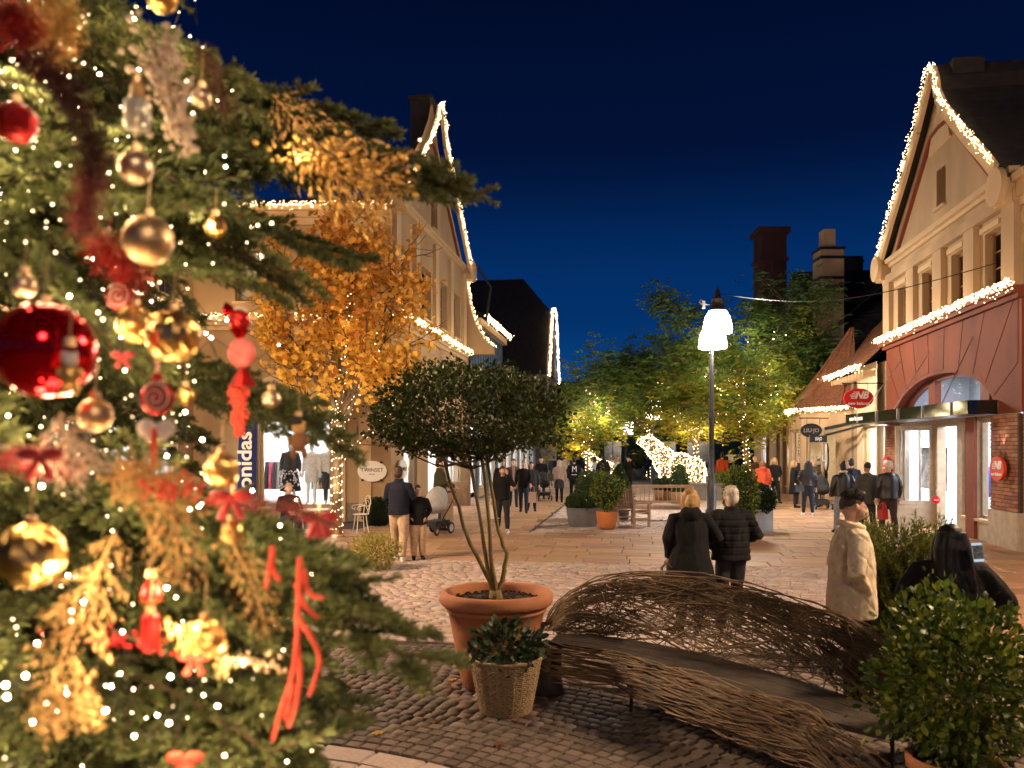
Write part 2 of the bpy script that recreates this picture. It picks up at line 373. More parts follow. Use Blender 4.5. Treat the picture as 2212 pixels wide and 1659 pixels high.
def lay(area_name, piece_name, pieces, m, inset, cap=300, hmin=.05, tilt=0.012):
    """pieces: (x, y, rz, w, l, z). Near ones become parts, the rest one joined part."""
    base = sheet(area_name, AREA[area_name], -.045 + .004 * len([1 for k in AREA if k < area_name]), 'mortar')
    me = piece_mesh(piece_name, m, inset)
    def key(p):
        x, y = p[0], p[1]
        if y < 3: return 0
        px = CX + F * x / y; py = HY + F * HC / y
        vis = 1.0 if (600 if py > 1250 else 730) < px < 2212 and py < 1665 else 0.0
        return vis * p[3] * p[4] / (y * y * y)
    pieces = sorted(pieces, key=key, reverse=True)
    big, rest = pieces[:cap], pieces[cap:]
    for x, y, rz, w, l, z in big:
        o = bpy.data.objects.new(piece_name, me); COL.objects.link(o); o.parent = base
        o.location = (x, y, z); o.rotation_euler = (rnd.gauss(0, tilt), rnd.gauss(0, tilt), rz + rnd.gauss(0, tilt)); o.scale = (w, l, hmin)
    if rest:
        a = np.array(rest); c, s_ = np.cos(a[:, 2] + nrs.normal(0, tilt, len(a))), np.sin(a[:, 2])
        z0 = np.zeros(len(a)); A = np.stack([c, s_, nrs.normal(0, tilt, len(a))], 1) * a[:, 3:4]; B = np.stack([-s_, c, nrs.normal(0, tilt, len(a))], 1) * a[:, 4:5]
        Cc = np.stack([z0, z0, z0 + hmin], 1); tv = PT_V.copy(); tv[8:, :2] = np.sign(tv[8:, :2]) * inset
        V, Fc = scatter(np.stack([a[:, 0], a[:, 1], a[:, 5]], 1), A, B, Cc, tv, PT_F)
        base_c = {'cobble': (0.135, 0.10, 0.082), 'sett': (0.43, 0.335, 0.30), 'slab': (0.37, 0.215, 0.12)}[m]
        sd = {'cobble': .28, 'sett': .12, 'slab': .18}[m]
        cc = np.array(base_c)[None] * (1 + nrs.normal(0, sd, (len(a), 1)).clip(-.5, .6)) * (1 + nrs.normal(0, .04, (len(a), 3)))
        o = link(piece_name + 's', np_mesh(piece_name + 's', V, Fc, 'piece', np.repeat(cc, len(PT_F), 0)), base); o['kind'] = 'stuff'
    return base
def nepoly(n0, n1, e0, e1): return [SW(n0, e0), SW(n1, e0), SW(n1, e1), SW(n0, e1)]
N_R = 3.9
AREA = {'cobbled_ground': nepoly(-9, N_R + .3, -6, 8.5), 'paved_crossing': nepoly(-14, 12, 15.0, 20.3), 'sett_paving': nepoly(-12, N_R, 8.5, 15.0),
        'side_pavement': nepoly(N_R, 12, -6, 15.0), 'street_paving': nepoly(-2.7, 3.4, 20.3, 150), 'stone_pavement': nepoly(-9, -2.7, 20.3, 60), 'flagstone_pavement': nepoly(3.4, 9, 20.3, 60), 'ring_paving': nepoly(-7, 1, 3, 6.5)}
# dark cobbles in rings round the fir tree
P = []
r = 3.36
while r < 10.6:
    a = R(-60) + rnd.random() * .02
    while a < R(118):
        w = rnd.uniform(.095, .135); da = w / r
        x, y = TREE_AX.x + r * math.cos(a + da / 2), TREE_AX.y + r * math.sin(a + da / 2); n, e = ne(x, y)
        if e < 8.45 and n < N_R and y > -1: P.append((x, y, a + da / 2 + R(90), w - .016, rnd.uniform(.09, .102), rnd.gauss(0, .002)))
        a += da
    r += .106
lay('cobbled_ground', 'cobble', P, 'cobble', .44, tilt=.006)
P = []
for k in range(2):
    r = 2.92 + k * .24
    a = R(-60)
    while a < R(118):
        w = rnd.uniform(.22, .4); da = w / r; x, y = TREE_AX.x + r * math.cos(a + da / 2), TREE_AX.y + r * math.sin(a + da / 2)
        if ne(x, y)[1] < 8.4: P.append((x, y, a + da / 2 + R(90), w - .012, .225, .002 + rnd.gauss(0, .002)))
        a += da
lay('ring_paving', 'slab', P, 'sett', .475, tilt=.004)
# pale setts in running bond with a darker border row
P = []
e = 8.62; row = 0
while e < 15.0:
    l = .105 if row > 1 else .2
    n = -11 + rnd.random() * .2
    while n < N_R:
        w = rnd.uniform(.17, .225) if row > 1 else rnd.uniform(.35, .6)
        p = SW(n + w / 2, e + l / 2); P.append((p.x, p.y, -TH, w - .012, l - .012, rnd.gauss(0, .0025))); n += w
    e += l; row += 1
lay('sett_paving', 'sett', P, 'sett', .455, tilt=.008)
def slabs(n0, n1, e0, e1, l0=.42, l1=.62, w0=.55, w1=1.25, along=False):
    P = []; e = e0
    while e < e1 - .1:
        l = min(rnd.uniform(l0, l1), e1 - e); n = n0 - rnd.random() * .6
        while n < n1:
            w = rnd.uniform(w0, w1); a, b = max(n, n0), min(n + w, n1)
            if b - a > .08:
                p = SW((a + b) / 2, e + l / 2); P.append((p.x, p.y, -TH, b - a - .014, l - .014, rnd.gauss(0, .003)))
            n += w
        e += l
    return P
lay('paved_crossing', 'paving_slab', slabs(-13, 11, 15.0, 20.3), 'slab', .487, tilt=.003)
lay('side_pavement', 'paving_slab', slabs(N_R, 11, 2, 15.0), 'slab', .487, tilt=.003)
lay('flagstone_pavement', 'paving_slab', slabs(3.4, 7.9, 20.3, 50), 'slab', .487, tilt=.003, cap=150)
lay('stone_pavement', 'paving_slab', slabs(-7.2, -2.7, 20.3, 50), 'slab', .487, tilt=.003, cap=150)
P = []; e = 20.35
while e < 48:
    n = -2.65 + rnd.random() * .15
    while n < 3.35:
        w = rnd.uniform(.17, .24); p = SW(n + w / 2, e + .06); P.append((p.x, p.y, -TH, w - .012, .108, rnd.gauss(0, .002))); n += w
    e += .12
lay('street_paving', 'sett', P, 'sett', .455, tilt=.006, cap=200)
far = MB(); far.add([(*SW(a, b)[:2], -.02) for a, b in ((-9, 50), (9, 50), (9, 130), (-9, 130))], [(0, 1, 2, 3)]); tag(far.build('road', mat('far_paving', (0.33, .27, .22), .6, var=.3, scale=3, bump=.2)), kind='structure')
# ================================================================ BUILDINGS
GL_GROUP = 'warm light garlands along eaves and gables'
def garland(pts, label, drop=.10, dens=62, width=.045, r=.0135, lights=1.6, W_=6.0, lo=None):
    """A cord of tiny bulbs along a path, with short icicle drops and its own light."""
    pts = [Vector(p) for p in pts]
    g = thing('light_garland', pts[0], label, 'fairy lights', GL_GROUP)
    c = MB(); c.tube(pts, .012, 4); c.build('cord', 'black_metal', g)
    P = []; acc = 0
    for a, b in zip(pts, pts[1:]):
        L = (b - a).length; n = max(2, int(L * dens))
        for i in range(n):
            p = a.lerp(b, rnd.random()); P.append((p.x + rnd.gauss(0, width), p.y + rnd.gauss(0, width), p.z - abs(rnd.gauss(0, drop)) + .03))
        k = max(1, round(L / lights))
        for i in range(k):
            p = a.lerp(b, (i + .5) / k) + (lo or Vector((0, 0, 0))); point(p, W_ * L / k / lights, (1, .66, .33), .12)
    bulbs('bulb', P, np.array([r * rnd.uniform(.7, 1.25) for _ in P]), g); return g
def room(par, fr, u0, u1, depth, z0, z1, W_, cool=False, wall='white_wall', back=.3, n=2, name='interior'):
    mb = MB(); P = fr.p; a, b = -back, -back - depth
    mb.quad(P(u0, a, z0), P(u1, a, z0), P(u1, b, z0), P(u0, b, z0), 1)
    mb.quad(P(u0, a, z1), P(u1, a, z1), P(u1, b, z1), P(u0, b, z1))
    mb.quad(P(u0, b, z0), P(u1, b, z0), P(u1, b, z1), P(u0, b, z1)); mb.quad(P(u0, a, z0), P(u0, b, z0), P(u0, b, z1), P(u0, a, z1)); mb.quad(P(u1, a, z0), P(u1, b, z0), P(u1, b, z1), P(u1, a, z1))
    r_ = mb.build(name, [wall, 'white_floor'], par)
    for i in range(n):
        q = MB(); uc = u0 + (u1 - u0) * (i + .5) / n; w = (u1 - u0) / n * .35
        q.fbox(fr, uc - w, uc + w, a - depth * .75, a - depth * .25, z1 - .05, z1 - .01); q.build('ceiling_light', 'shop_panel_cool' if cool else 'shop_panel', r_)
    c = P((u0 + u1) / 2, (a + b) / 2, z1 - .08); an = math.atan2(fr.u.y, fr.u.x)
    area(c, (0, 0, an), W_, (u1 - u0) * .8, depth * .7, (.86, .91, 1) if cool else (1, .93, .84)); return r_
def verge(par, fr, prof, w=.3, h=.16, o0=.22, o1=.32, m='cream_trim', name='verge_board'):
    """Raking boards that follow a gable profile of (u, z)."""
    mb = MB()
    for (u0, z0), (u1, z1) in zip(prof, prof[1:]):
        d = Vector((u1 - u0, z1 - z0)).normalized(); nx, nz = -d.y * h, d.x * h
        if nz > 0: nx, nz = -nx, -nz
        for o_a, o_b in ((o0, o1),):
            P = fr.p
            vs = [P(u0, o_a, z0), P(u1, o_a, z1), P(u1 + nx, o_a, z1 + nz), P(u0 + nx, o_a, z0 + nz), P(u0, o_b, z0), P(u1, o_b, z1), P(u1 + nx, o_b, z1 + nz), P(u0 + nx, o_b, z0 + nz)]
            mb.add(vs, [(0, 1, 2, 3), (7, 6, 5, 4), (0, 4, 5, 1), (1, 5, 6, 2), (2, 6, 7, 3), (3, 7, 4, 0)])
    return mb.build(name, m, par)
def gable_wall(par, fr, prof, zb, m, o=0.0, t=.2, name='gable', ops=()):
    mb = MB(); P = fr.p; us = [p[0] for p in prof]
    cuts = sorted(set(us + [x for q in ops for x in q[:2]]))
    def zt(u):
        for (a, za), (b, zb_) in zip(prof, prof[1:]):
            if a <= u <= b: return za + (zb_ - za) * (u - a) / (b - a)
        return zb
    for a, b in zip(cuts, cuts[1:]):
        op = [q for q in ops if q[0] <= a + 1e-6 and b <= q[1] + 1e-6]
        lo = zb
        if op:
            q = op[0]; mb.quad(P(a, o, zb), P(b, o, zb), P(b, o, q[2]), P(a, o, q[2])); lo = q[3]
            for z in q[2:4]: mb.quad(P(a, o, z), P(b, o, z), P(b, o - t, z), P(a, o - t, z))
            for u in (a, b): mb.quad(P(u, o, q[2]), P(u, o, q[3]), P(u, o - t, q[3]), P(u, o - t, q[2]))
        mb.quad(P(a, o, lo), P(b, o, lo), P(b, o, zt(b)), P(a, o, zt(a)))
    return mb.build(name, m, par)
def roof_back(par, fr, prof, depth, m='roof_dark', o=.215, th=.12, name='roof'):
    mb = MB(); P = fr.p
    for (a, za), (b, zb) in zip(prof, prof[1:]):
        vs = [P(a, o, za), P(b, o, zb), P(b, -depth, zb), P(a, -depth, za)]; vs2 = [v + Vector((0, 0, -th)) for v in vs]
        mb.add(vs + vs2, [(0, 1, 2, 3), (7, 6, 5, 4), (0, 4, 5, 1), (1, 5, 6, 2), (2, 6, 7, 3), (3, 7, 4, 0)])
    return mb.build(name, m, par)
def molding(par, fr, u0, u1, z0, steps, m='cream_trim', name='cornice'):
    mb = MB(); z = z0
    for h, o in steps: mb.fbox(fr, u0, u1, -.02, o, z, z + h); z += h
    return mb.build(name, m, par)
def roof_courses(par, name, a, b, c, d, n, m, lift=.02, over=.03):
    """Overlapping tile courses from eave line a-b up to ridge line c-d."""
    mb = MB(); a, b, c, d = map(Vector, (a, b, c, d)); nn = (b - a).cross(d - a).normalized()
    if nn.z < 0: nn = -nn
    for i in range(n):
        t0, t1 = i / n, (i + 1) / n + over / n
        p0, p1, q0, q1 = a.lerp(d, t0), b.lerp(c, t0), a.lerp(d, t1), b.lerp(c, t1)
        vs = [p0 + nn * lift, p1 + nn * lift, q1 + nn * .004, q0 + nn * .004, p0, p1, q1, q0]
        mb.add(vs, [(0, 1, 2, 3), (4, 5, 1, 0), (5, 6, 2, 1), (7, 4, 0, 3)])
    return mb.build(name, m, par)
# ---------------------------------------------------------------- left corner shop
IC, CC = Vector((-9.28, 23.6, 0)), Vector((-3.5, 23.5, 0)); nC, eC = ne(CC.x, CC.y); LEND = SW(nC, eC + 11.0)
FA, FB, FW = Frame(IC, CC), Frame(CC, LEND), Frame((-9.28, 12.0), IC)
lb = thing('corner_shop', CC, 'cream corner shop with tall lit gable, left side of the street', 'building')
ops_a = [(1.95, 4.03, .42, 2.97), (1.22, 2.5, 6.4, 7.9), (3.7, 4.9, 6.4, 7.9)]
ops_b = [(1.3, 2.8, .25, 2.9), (4.2, 6.4, .0, 2.9), (7.2, 9.4, .25, 2.9), (.9, 1.9, 6.5, 8.2), (3.4, 4.6, 6.5, 8.2), (6.0, 7.1, 6.5, 8.2), (8.2, 9.3, 6.5, 8.2)]
ops_w = [(3.2, 5.4, .4, 2.8), (6.2, 8.6, .4, 2.8), (8.7, 10.5, .4, 2.8), (9.3, 10.7, 6.25, 7.55), (5, 6.4, 6.25, 7.55)]
mb = MB(); facade(mb, FA, 0, FA.len, 0, 9.0, ops_a, .28); facade(mb, FB, 0, FB.len, 0, 9.62, ops_b, .3); facade(mb, FW, 0, FW.len, 0, 9.0, ops_w, .25)
mb.build('wall', 'cream', lb)
for f_, o_, nx, nz, lit in ((FA, ops_a[1], 2, 3, 1), (FA, ops_a[2], 2, 3, 1), (FW, ops_w[3], 2, 3, 0), (FW, ops_w[4], 2, 3, 0)):
    window(lb, f_, *o_, nx, nz, 'wood_brown', 'glass' if lit else 'dark_glass', o=-.16)
    if lit:
        q = MB(); q.fbox(f_, o_[0], o_[1], -.42, -.4, o_[2], o_[3]); q.build('window_blind', 'blind', lb); point(f_.p((o_[0] + o_[1]) / 2, -.3, o_[3] - .12), 5, (1, .85, .65), .05)
for o_ in ops_b[3:]: window(lb, FB, *o_, 2, 4, 'wood_brown', 'dark_glass', o=-.24)
window(lb, FA, *ops_a[0], 1, 1, 'wood_taupe', 'glass', o=-.12, name='shop_window'); window(lb, FB, *ops_b[0], 1, 1, 'wood_taupe', 'glass', o=-.12, name='shop_window'); window(lb, FB, *ops_b[2], 2, 1, 'wood_taupe', 'glass', o=-.12, name='shop_window', bw=.07)
for o_ in ops_w[:3]: window(lb, FW, *o_, 2, 1, 'wood_taupe', 'glass', o=-.12, name='shop_window', bw=.06)
room(lb, FA, 1.2, 5.0, 3.2, .4, 3.3, 210); room(lb, FB, 1.0, 10.0, 1.9, .2, 3.2, 240, back=.32, n=4); room(lb, FW, 2.8, 10.9, 2.6, .2, 3.1, 200, n=3)
# shop front pilasters, lintel and pediment of the frontal face
mb = MB()
for u in (1.55, 4.1, 4.85): mb.fbox(FA, u, u + .36, 0, .09, 0, 3.02)
mb.fbox(FA, 1.5, 4.55, 0, .12, 3.02, 3.45); mb.fbox(FA, 1.42, 4.62, 0, .22, 3.45, 3.58); mb.build('shop_surround', 'cream_trim', lb)
mb = MB(); ped = [FA.p(3.0 + 1.45 * math.cos(a), .03, 3.585 + .72 * math.sin(a)) for a in [math.pi * i / 14 for i in range(15)]]; mb.prism(ped, FA.n * .1); mb.build('pediment', 'cream_pale', lb)
for f_, u0, u1 in ((FA, 0, 1.5), (FA, 4.5, FA.len), (FB, .0, 1.25), (FB, 2.85, 4.15), (FB, 9.45, 11)): mb = MB(); mb.fbox(f_, u0, u1, .0, .05, .0, .54); mb.build('plinth', 'plinth', lb)
CORN = [(.14, .06), (.12, .12), (.1, .22)]
molding(lb, FA, .4, FA.len, 5.55, CORN); molding(lb, FB, 0, FB.len - .6, 5.75, CORN); molding(lb, FW, 0, FW.len, 5.5, CORN)
molding(lb, FA, .3, FA.len, 8.6, [(.2, .08), (.16, .2), (.16, .36)], name='eaves_cornice'); molding(lb, FW, 0, FW.len, 8.6, [(.2, .08), (.16, .2), (.16, .36)], name='eaves_cornice')
for u in (.35, 2.5, 5.05, 7.4, 9.75): mb = MB(); mb.fbox(FB, u - .22, u + .22, 0, .13, 6.1, 9.25); mb.build('pilaster', 'cream_trim', lb)
molding(lb, FB, .2, 10.4, 9.42, [(.1, .06), (.12, .15)], name='gable_sill')
profL = [(.45, 9.8), (2.0, 11.2), (3.6, 12.6), (4.3, 13.4), (4.6, 13.95), (4.85, 14.15), (5.2, 13.85), (5.65, 12.95), (7.85, 11.2), (10.05, 9.5)]
gable_wall(lb, FB, profL, 9.64, 'cream', o=-.02, ops=[(4.72, 5.62, 9.85, 11.0)])
window(lb, FB, 4.72, 5.62, 9.85, 11.0, 2, 3, 'wood_brown', 'dark_glass', o=-.18)
verge(lb, FB, profL); verge(lb, FB, [(1.1, 9.75), (4.3, 12.6), (4.85, 12.75), (5.3, 12.55), (9.0, 9.75)], h=.09, o0=-.015, o1=.07, m='red_trim', name='inner_verge')
roof_back(lb, FB, [(.4, 9.62), (5.2, 11.2), (10.0, 9.62)], 7.5, o=-.3)
mb = MB(); mb.fbox(FB, 5.0, 5.7, -.85, -.12, 12.6, 14.42); mb.fbox(FB, 4.94, 5.76, -.91, -.06, 14.42, 14.55); mb.build('chimney', 'roof_dark', lb)
for u in (.3, 10.25):
    mb = MB(); mb.fbox(FB, u - .3, u + .3, -.3, .3, 9.1, 9.62); mb.prism([FB.p(u + .42 * math.cos(a), .3, 9.45 + .42 * math.sin(a)) for a in [2 * math.pi * i / 16 for i in range(16)]], FB.n * .12); mb.build('kneeler_stone', 'cream_trim', lb)
sw = [(.0, 9.0), (.12, 8.2), (.35, 7.4), (.7, 6.75), (1.15, 6.3), (1.15, 6.05), (.0, 6.05)]
mb = MB(); mb.prism([FB.p(10.55, o, z) for o, z in sw], FB.u * .35); mb.build('wing_wall', 'cream', lb)
# open door leaf of the corner shop
mb = MB(); Fd = Frame(FB.p(6.45, .02), FB.p(6.45, 1.05)); mb.fbox(Fd, 0, 1.0, -.03, .03, .02, .9)
for a, b, c, d in ((0, .1, .9, 2.7), (.9, 1.0, .9, 2.7), (.1, .9, 2.58, 2.7)): mb.fbox(Fd, a, b, -.03, .03, c, d)
dr = mb.build('door', 'wood_brown', lb); q = MB(); q.fbox(Fd, .1, .9, -.006, .006, .9, 2.58); q.build('pane', 'glass', dr)
for k in range(5):
    q = MB(); q.fbox(Fd, .08, .92, .031, .045, .1 + k * .155, .235 + k * .155); q.build('board', 'wood_brown', dr)
# vent on the wall
mb = MB()
for k in range(6): mb.fbox(FA, 4.78 + k * .055, 4.81 + k * .055, 0, .03, 2.55, 2.75)
mb.build('wall_vent', 'plinth', lb)
garland([FA.p(u, .26, 5.98) for u in (.35, 2.0, 4.0, FA.len + .2)], 'bright garland on the ledge above the mannequin window', lo=Vector((0, -.3, .25)))
garland([FB.p(u, .28, 6.16) for u in (.2, 3, 6, 9.0, 10.4)], 'bright garland on the ledge of the left gable side, running down the street', lo=Vector((.3, 0, .25)))
garland([FW.p(u, .26, 5.93) for u in (5.5, 8, 11.4)], 'garland on the side wing ledge seen through the fir branches', lo=Vector((.3, 0, .25)))
garland([FA.p(u, .4, 9.16) for u in (.6, 3, FA.len + .1)], 'garland on the upper eave behind the orange autumn tree', lo=Vector((0, -.4, -.4)))
garland([FB.p(u, .36, z + .05) for u, z in profL], 'garland outlining the tall pointed gable on the left', drop=.05, dens=75, width=.035, r=.0135, W_=5)
garland([FB.p(10.72, o + .05, z + .08) for o, z in [(.25, 9.2)] + sw[:5]], 'garland on the swooping end wall of the left gable building', drop=.05, W_=4)
# ---------------------------------------------------------------- right gabled shop
RP0, RP1 = SW(7.87, 18.1), SW(7.87, 27.2)
GA, GB = Frame(RP0, RP1, left=True), Frame(RP0, SW(15, 18.1))
rb = thing('red_front_shop', RP0, 'red and cream gabled sports shop at the right edge of the street', 'building')
ops = [(1.3, 2.2, .5, 2.78), (2.7, 3.1, .5, 2.78), (3.3, 4.85, 0.0, 2.78), (5.2, 7.7, .5, 2.78)]
mb = MB(); facade(mb, GA, 0, GA.len, 0, 2.86, ops, .25); mb.build('ground_wall', 'stone_base', rb)
# arch wall
AU0, AU1, ASP, ACR = 1.25, 8.3, 2.9, 4.08
ac = (AU0 + AU1) / 2; aw = (AU1 - AU0) / 2
def za(u): return ASP + (ACR - ASP) * math.sqrt(max(0, 1 - ((u - ac) / aw) ** 2)) if abs(u - ac) < aw else ASP
mb = MB(); us = [AU0 + (AU1 - AU0) * (1 - math.cos(math.pi * i / 28)) / 2 for i in range(29)]; P = GA.p
mb.quad(P(0, 0, 2.86), P(AU0, 0, 2.86), P(AU0, 0, 5.3), P(0, 0, 5.3)); mb.quad(P(AU1, 0, 2.86), P(GA.len, 0, 2.86), P(GA.len, 0, 5.3), P(AU1, 0, 5.3))
for a, b in zip(us, us[1:]):
    mb.quad(P(a, 0, za(a)), P(b, 0, za(b)), P(b, 0, 5.3), P(a, 0, 5.3)); mb.quad(P(a, 0, za(a)), P(b, 0, za(b)), P(b, -.45, za(b)), P(a, -.45, za(a)))
mb.quad(GB.p(0, 0, 2.86), GB.p(7, 0, 2.86), GB.p(7, 0, 5.3), GB.p(0, 0, 5.3)); mb.quad(GA.p(GA.len, 0, 0), GA.p(GA.len, -8, 0), GA.p(GA.len, -8, 8), GA.p(GA.len, 0, 8))
mb.build('arch_wall', 'red_paint', rb)
for i in range(11):                                                # radiating render panels round the arch
    t0, t1 = math.pi * (i + .04) / 11, math.pi * (i + .96) / 11
    def pt(t, k):
        u, z = ac - (aw + .1) * math.cos(t), ASP + (ACR - ASP + .1) * math.sin(t)
        if k == 0: return u, z
        du, dz = -math.cos(t) * .62, math.sin(t) * 1.1; s = (5.22 - z) / dz if dz > .05 else 9
        lim = ((GA.len - .15 - u) / du if du > 0 else (.15 - u) / du) if abs(du) > .01 else 9
        s = min(s, lim); return u + du * s, z + dz * s
    a, b, c, d = pt(t0, 0), pt(t1, 0), pt(t1, 1), pt(t0, 1)
    if min(a[1], b[1], c[1], d[1]) < 3.0 or abs(c[1] - b[1]) < .3: continue
    poly = [a, b, c, d] if abs(c[1] - d[1]) < .02 else [a, b, c] + ([(d[0], 5.22)] if c[1] > d[1] else []) + [d]
    if c[1] < d[1] - .02: poly = [a, b, c, (c[0], 5.22), d]
    mb = MB(); mb.prism([GA.p(u, .0, z) for u, z in poly], GA.n * .012); mb.build('render_panel', 'red_paint', rb)
# arch window
mb = MB()
for a, b in ((AU0 + .02, AU0 + .14), (2.2, 2.7), (5.65, 6.15), (AU1 - .14, AU1 - .02)): mb.fbox(GA, a, b, -.42, -.26, 2.9, max(za(a), za(b)) - .03)
for a, b in zip(us, us[1:]): mb.bar(P(a, -.33, za(a) - .05), P(b, -.33, za(b) - .05), .14, .1)
mb.fbox(GA, AU0, AU1, -.42, -.24, 2.87, 3.2); aw_ = mb.build('arch_window', 'red_trim', rb)
for a, b in ((AU0 + .14, 2.2), (2.7, 5.65), (6.15, AU1 - .14)):
    q = MB(); uu = [a + (b - a) * i / 10 for i in range(11)]; q.prism([P(a, -.35, 3.2), P(b, -.35, 3.2)] + [P(u, -.35, max(3.21, za(u) - .06)) for u in uu[::-1]], GA.n * .008); q.build('pane', 'glass', aw_)
for o_ in (ops[0], ops[1], ops[3]): window(rb, GA, *o_, 1 if o_ != ops[3] else 2, 1, 'wood_taupe', 'glass', o=-.12, name='shop_window', sm='cream_trim', bw=.08)
room(rb, GA, 1.0, 8.6, 2.8, .05, 3.12, 900, cool=True, back=.46, n=3); room(rb, GA, 1.0, 8.6, 1.8, 3.16, 4.4, 60, cool=True, back=.46, n=1, wall='grey_wall', name='arch_interior')  # upper room walled off and greyed to keep the arch dim
mb = MB(); mb.fbox(GA, 4.2, 4.5, -2.2, -1.9, .1, 3.1); mb.build('interior_column', 'grey_wall', rb)
mb = MB(); mb.fbox(GA, 2.2, 2.7, 0, .07, 0, 2.85); mb.build('red_pilaster', 'red_trim', rb)
mb = MB()                                                          # door frame
for a, b, c, d in ((3.3, 3.42, 0, 2.78), (4.73, 4.85, 0, 2.78), (3.42, 4.73, 2.68, 2.78)): mb.fbox(GA, a, b, -.2, .0, c, d)
mb.build('door_frame', 'wood_taupe', rb)
def leaf(f0, w, board_m='wood_taupe'):
    mb = MB()
    for a, b, c, d in ((0, .12, 0.03, 2.72), (w - .1, w, .03, 2.72), (.12, w - .1, 2.6, 2.72), (.12, w - .1, .03, .12), (.12, w - .1, .62, .72)): mb.fbox(f0, a, b, -.03, .03, c, d)
    d_ = mb.build('door', board_m, rb); q = MB(); q.fbox(f0, .12, w - .1, -.006, .006, .72, 2.6); q.build('pane', 'glass', d_)
    for k in range(4):
        q = MB(); q.fbox(f0, .12, w - .1, -.02, .022, .125 + k * .124, .24 + k * .124); q.build('board', board_m, d_)
    return d_
leaf(Frame(GA.p(4.95, .0), GA.p(4.95, 1.0)), .98); dl = leaf(Frame(GA.p(3.36, -.02), GA.p(4.0, -1.0)), .9)
q = MB(); q.tube([GA.p(3.6, .02, 1.25), GA.p(3.6, .1, 1.3), GA.p(3.6, .1, 1.6), GA.p(3.6, .02, 1.65)], .014, 6); q.build('door_handle', 'steel', rb)
# brick pilasters: core + single bricks
MA('brick', (0.30, 0.13, 0.075), 0.85, var=0.25, scale=20, bump=0.3, orand=.3, hue=.015)
for f_, a, b in ((GA, 0, 1.3), (GA, 7.78, 9.05), (GB, -.06, 7)): mb = MB(); mb.fbox(f_, a, b, 0, .06, .78, 2.84); mb.build('pilaster_core', 'mortar', rb)
for f_, a, b in ((GA, -.07, 1.33), (GA, 7.75, 9.08), (GB, -.11, 7)): mb = MB(); mb.fbox(f_, a, b, 0, .12, 0, .775 if f_ is GA else .77); mb.build('pilaster_base', 'stone_base', rb)
bme = MB().box(-.5, .5, -.5, .5, -.5, .5).mesh('brick', 'brick')
Rg = Matrix((( GA.u.x, GA.n.x, 0), (GA.u.y, GA.n.y, 0), (0, 0, 1)))
MIr = MWS[rb.name].inverted(); st = MB()
for a, b in ((.0, 1.3), (7.78, 9.05)):
    z = .79; row = 0
    while z < 2.8:
        u = a - (.12 if row % 2 else 0)
        while u < b - .02:
            c0, c1 = max(u, a), min(u + .235, b)
            if c1 - c0 > .03:
                o = link('brick', bme, rb); M = Rg.to_4x4() @ Matrix.Diagonal((c1 - c0 - .014, .05, .068, 1)); M.translation = GA.p((c0 + c1) / 2, .062 + rnd.uniform(-.004, .004), z + .037); o.matrix_basis = MIr @ M
            u += .235
        z += .082; row += 1
z = .79; row = 0
while z < 2.8:
    u = 0
    while u < 1.5: st.fbox(GB, u, u + .22, .03, .085 + rnd.uniform(-.004, .004), z, z + .068); u += .235
    z += .082
st.build('bricks', 'brick', rb)['kind'] = 'stuff'
# canopy
mb = MB(); cp = [(1.1, .02), (1.1, .6), (8.8, 1.28), (8.8, .02)]; mb.prism([GA.p(u, o, 2.87) for u, o in cp], (0, 0, .035)); mb.build('canopy_floor', 'black_metal', rb)
mb = MB()
for (u0, o0), (u1, o1) in zip(cp, cp[1:]): mb.bar(GA.p(u0, o0, 3.03), GA.p(u1, o1, 3.03), .05, .3)
can = mb.build('canopy', 'canopy_metal', rb)
for k in range(5):
    q = MB(); t = (k + .5) / 5.2; u = 1.1 + 7.7 * t; o = .6 + .68 * t + .03; q.bar(GA.p(u, o, 2.885), GA.p(u, o, 3.175), .06, .02); q.build('canopy_clip', 'steel', rb)
for u, o in ((2.4, .7), (5.2, .95), (7.6, 1.15)):
    q = MB(); q.tube([GA.p(u, o, 3.17), GA.p(u, .01, 4.75)], .011, 6); q.tube([GA.p(u, o * .62, 3.17 + 1.58 * .38), GA.p(u, o * .5, 3.17 + 1.58 * .5)], .022, 6); q.build('tie_rod', 'steel', rb)
d_ = (GA.p(1.1, .6) - GA.p(8.8, 1.28)).normalized(); nrm = Vector((d_.y, -d_.x, 0)); nrm = nrm if nrm.dot(GA.n) > 0 else -nrm
lettering('new balance', .2, 'letter_white', rb, GA.p(7.9, 1.2, 3.03) + nrm * .033, d_, (0, 0, 1), sx=1.1, bold=.004)
# cornice, upper floor
molding(rb, GA, -.1, GA.len + .1, 5.22, [(.1, .12), (.1, .24), (.06, .3)], m='red_paint'); mb = MB(); mb.fbox(GB, .31, 7, -.02, .3, 5.3, 5.48); mb.build('side_cornice', 'red_paint', rb)
uops = [(u - .42, u + .42, 5.72, 6.98) for u in (1.37, 3.35, 5.45, 7.55)]
mb = MB(); facade(mb, GA, 0, GA.len, 5.45, 7.9, uops, .28); mb.quad(GB.p(0, 0, 5.45), GB.p(7, 0, 5.45), GB.p(7, 0, 7.6), GB.p(0, 0, 7.6)); mb.build('upper_wall', 'cream', rb)
for o_ in uops: window(rb, GA, *o_, 2, 3, 'wood_brown', 'dark_glass', o=-.2)
for u in (.32, 2.36, 4.4, 6.5, 8.7): mb = MB(); mb.fbox(GA, u - .3, u + .3, 0, .14, 5.5, 7.25); mb.build('pilaster', 'cream', rb)
mb = MB(); mb.fbox(GA, 0.02, 9.0, 0, .16, 7.255, 7.5); mb.build('frieze', 'cream', rb)
for o_ in uops: mb = MB(); mb.fbox(GA, o_[0] - .08, o_[1] + .08, 0, .09, 7.0, 7.12); mb.build('window_head', 'cream_trim', rb)
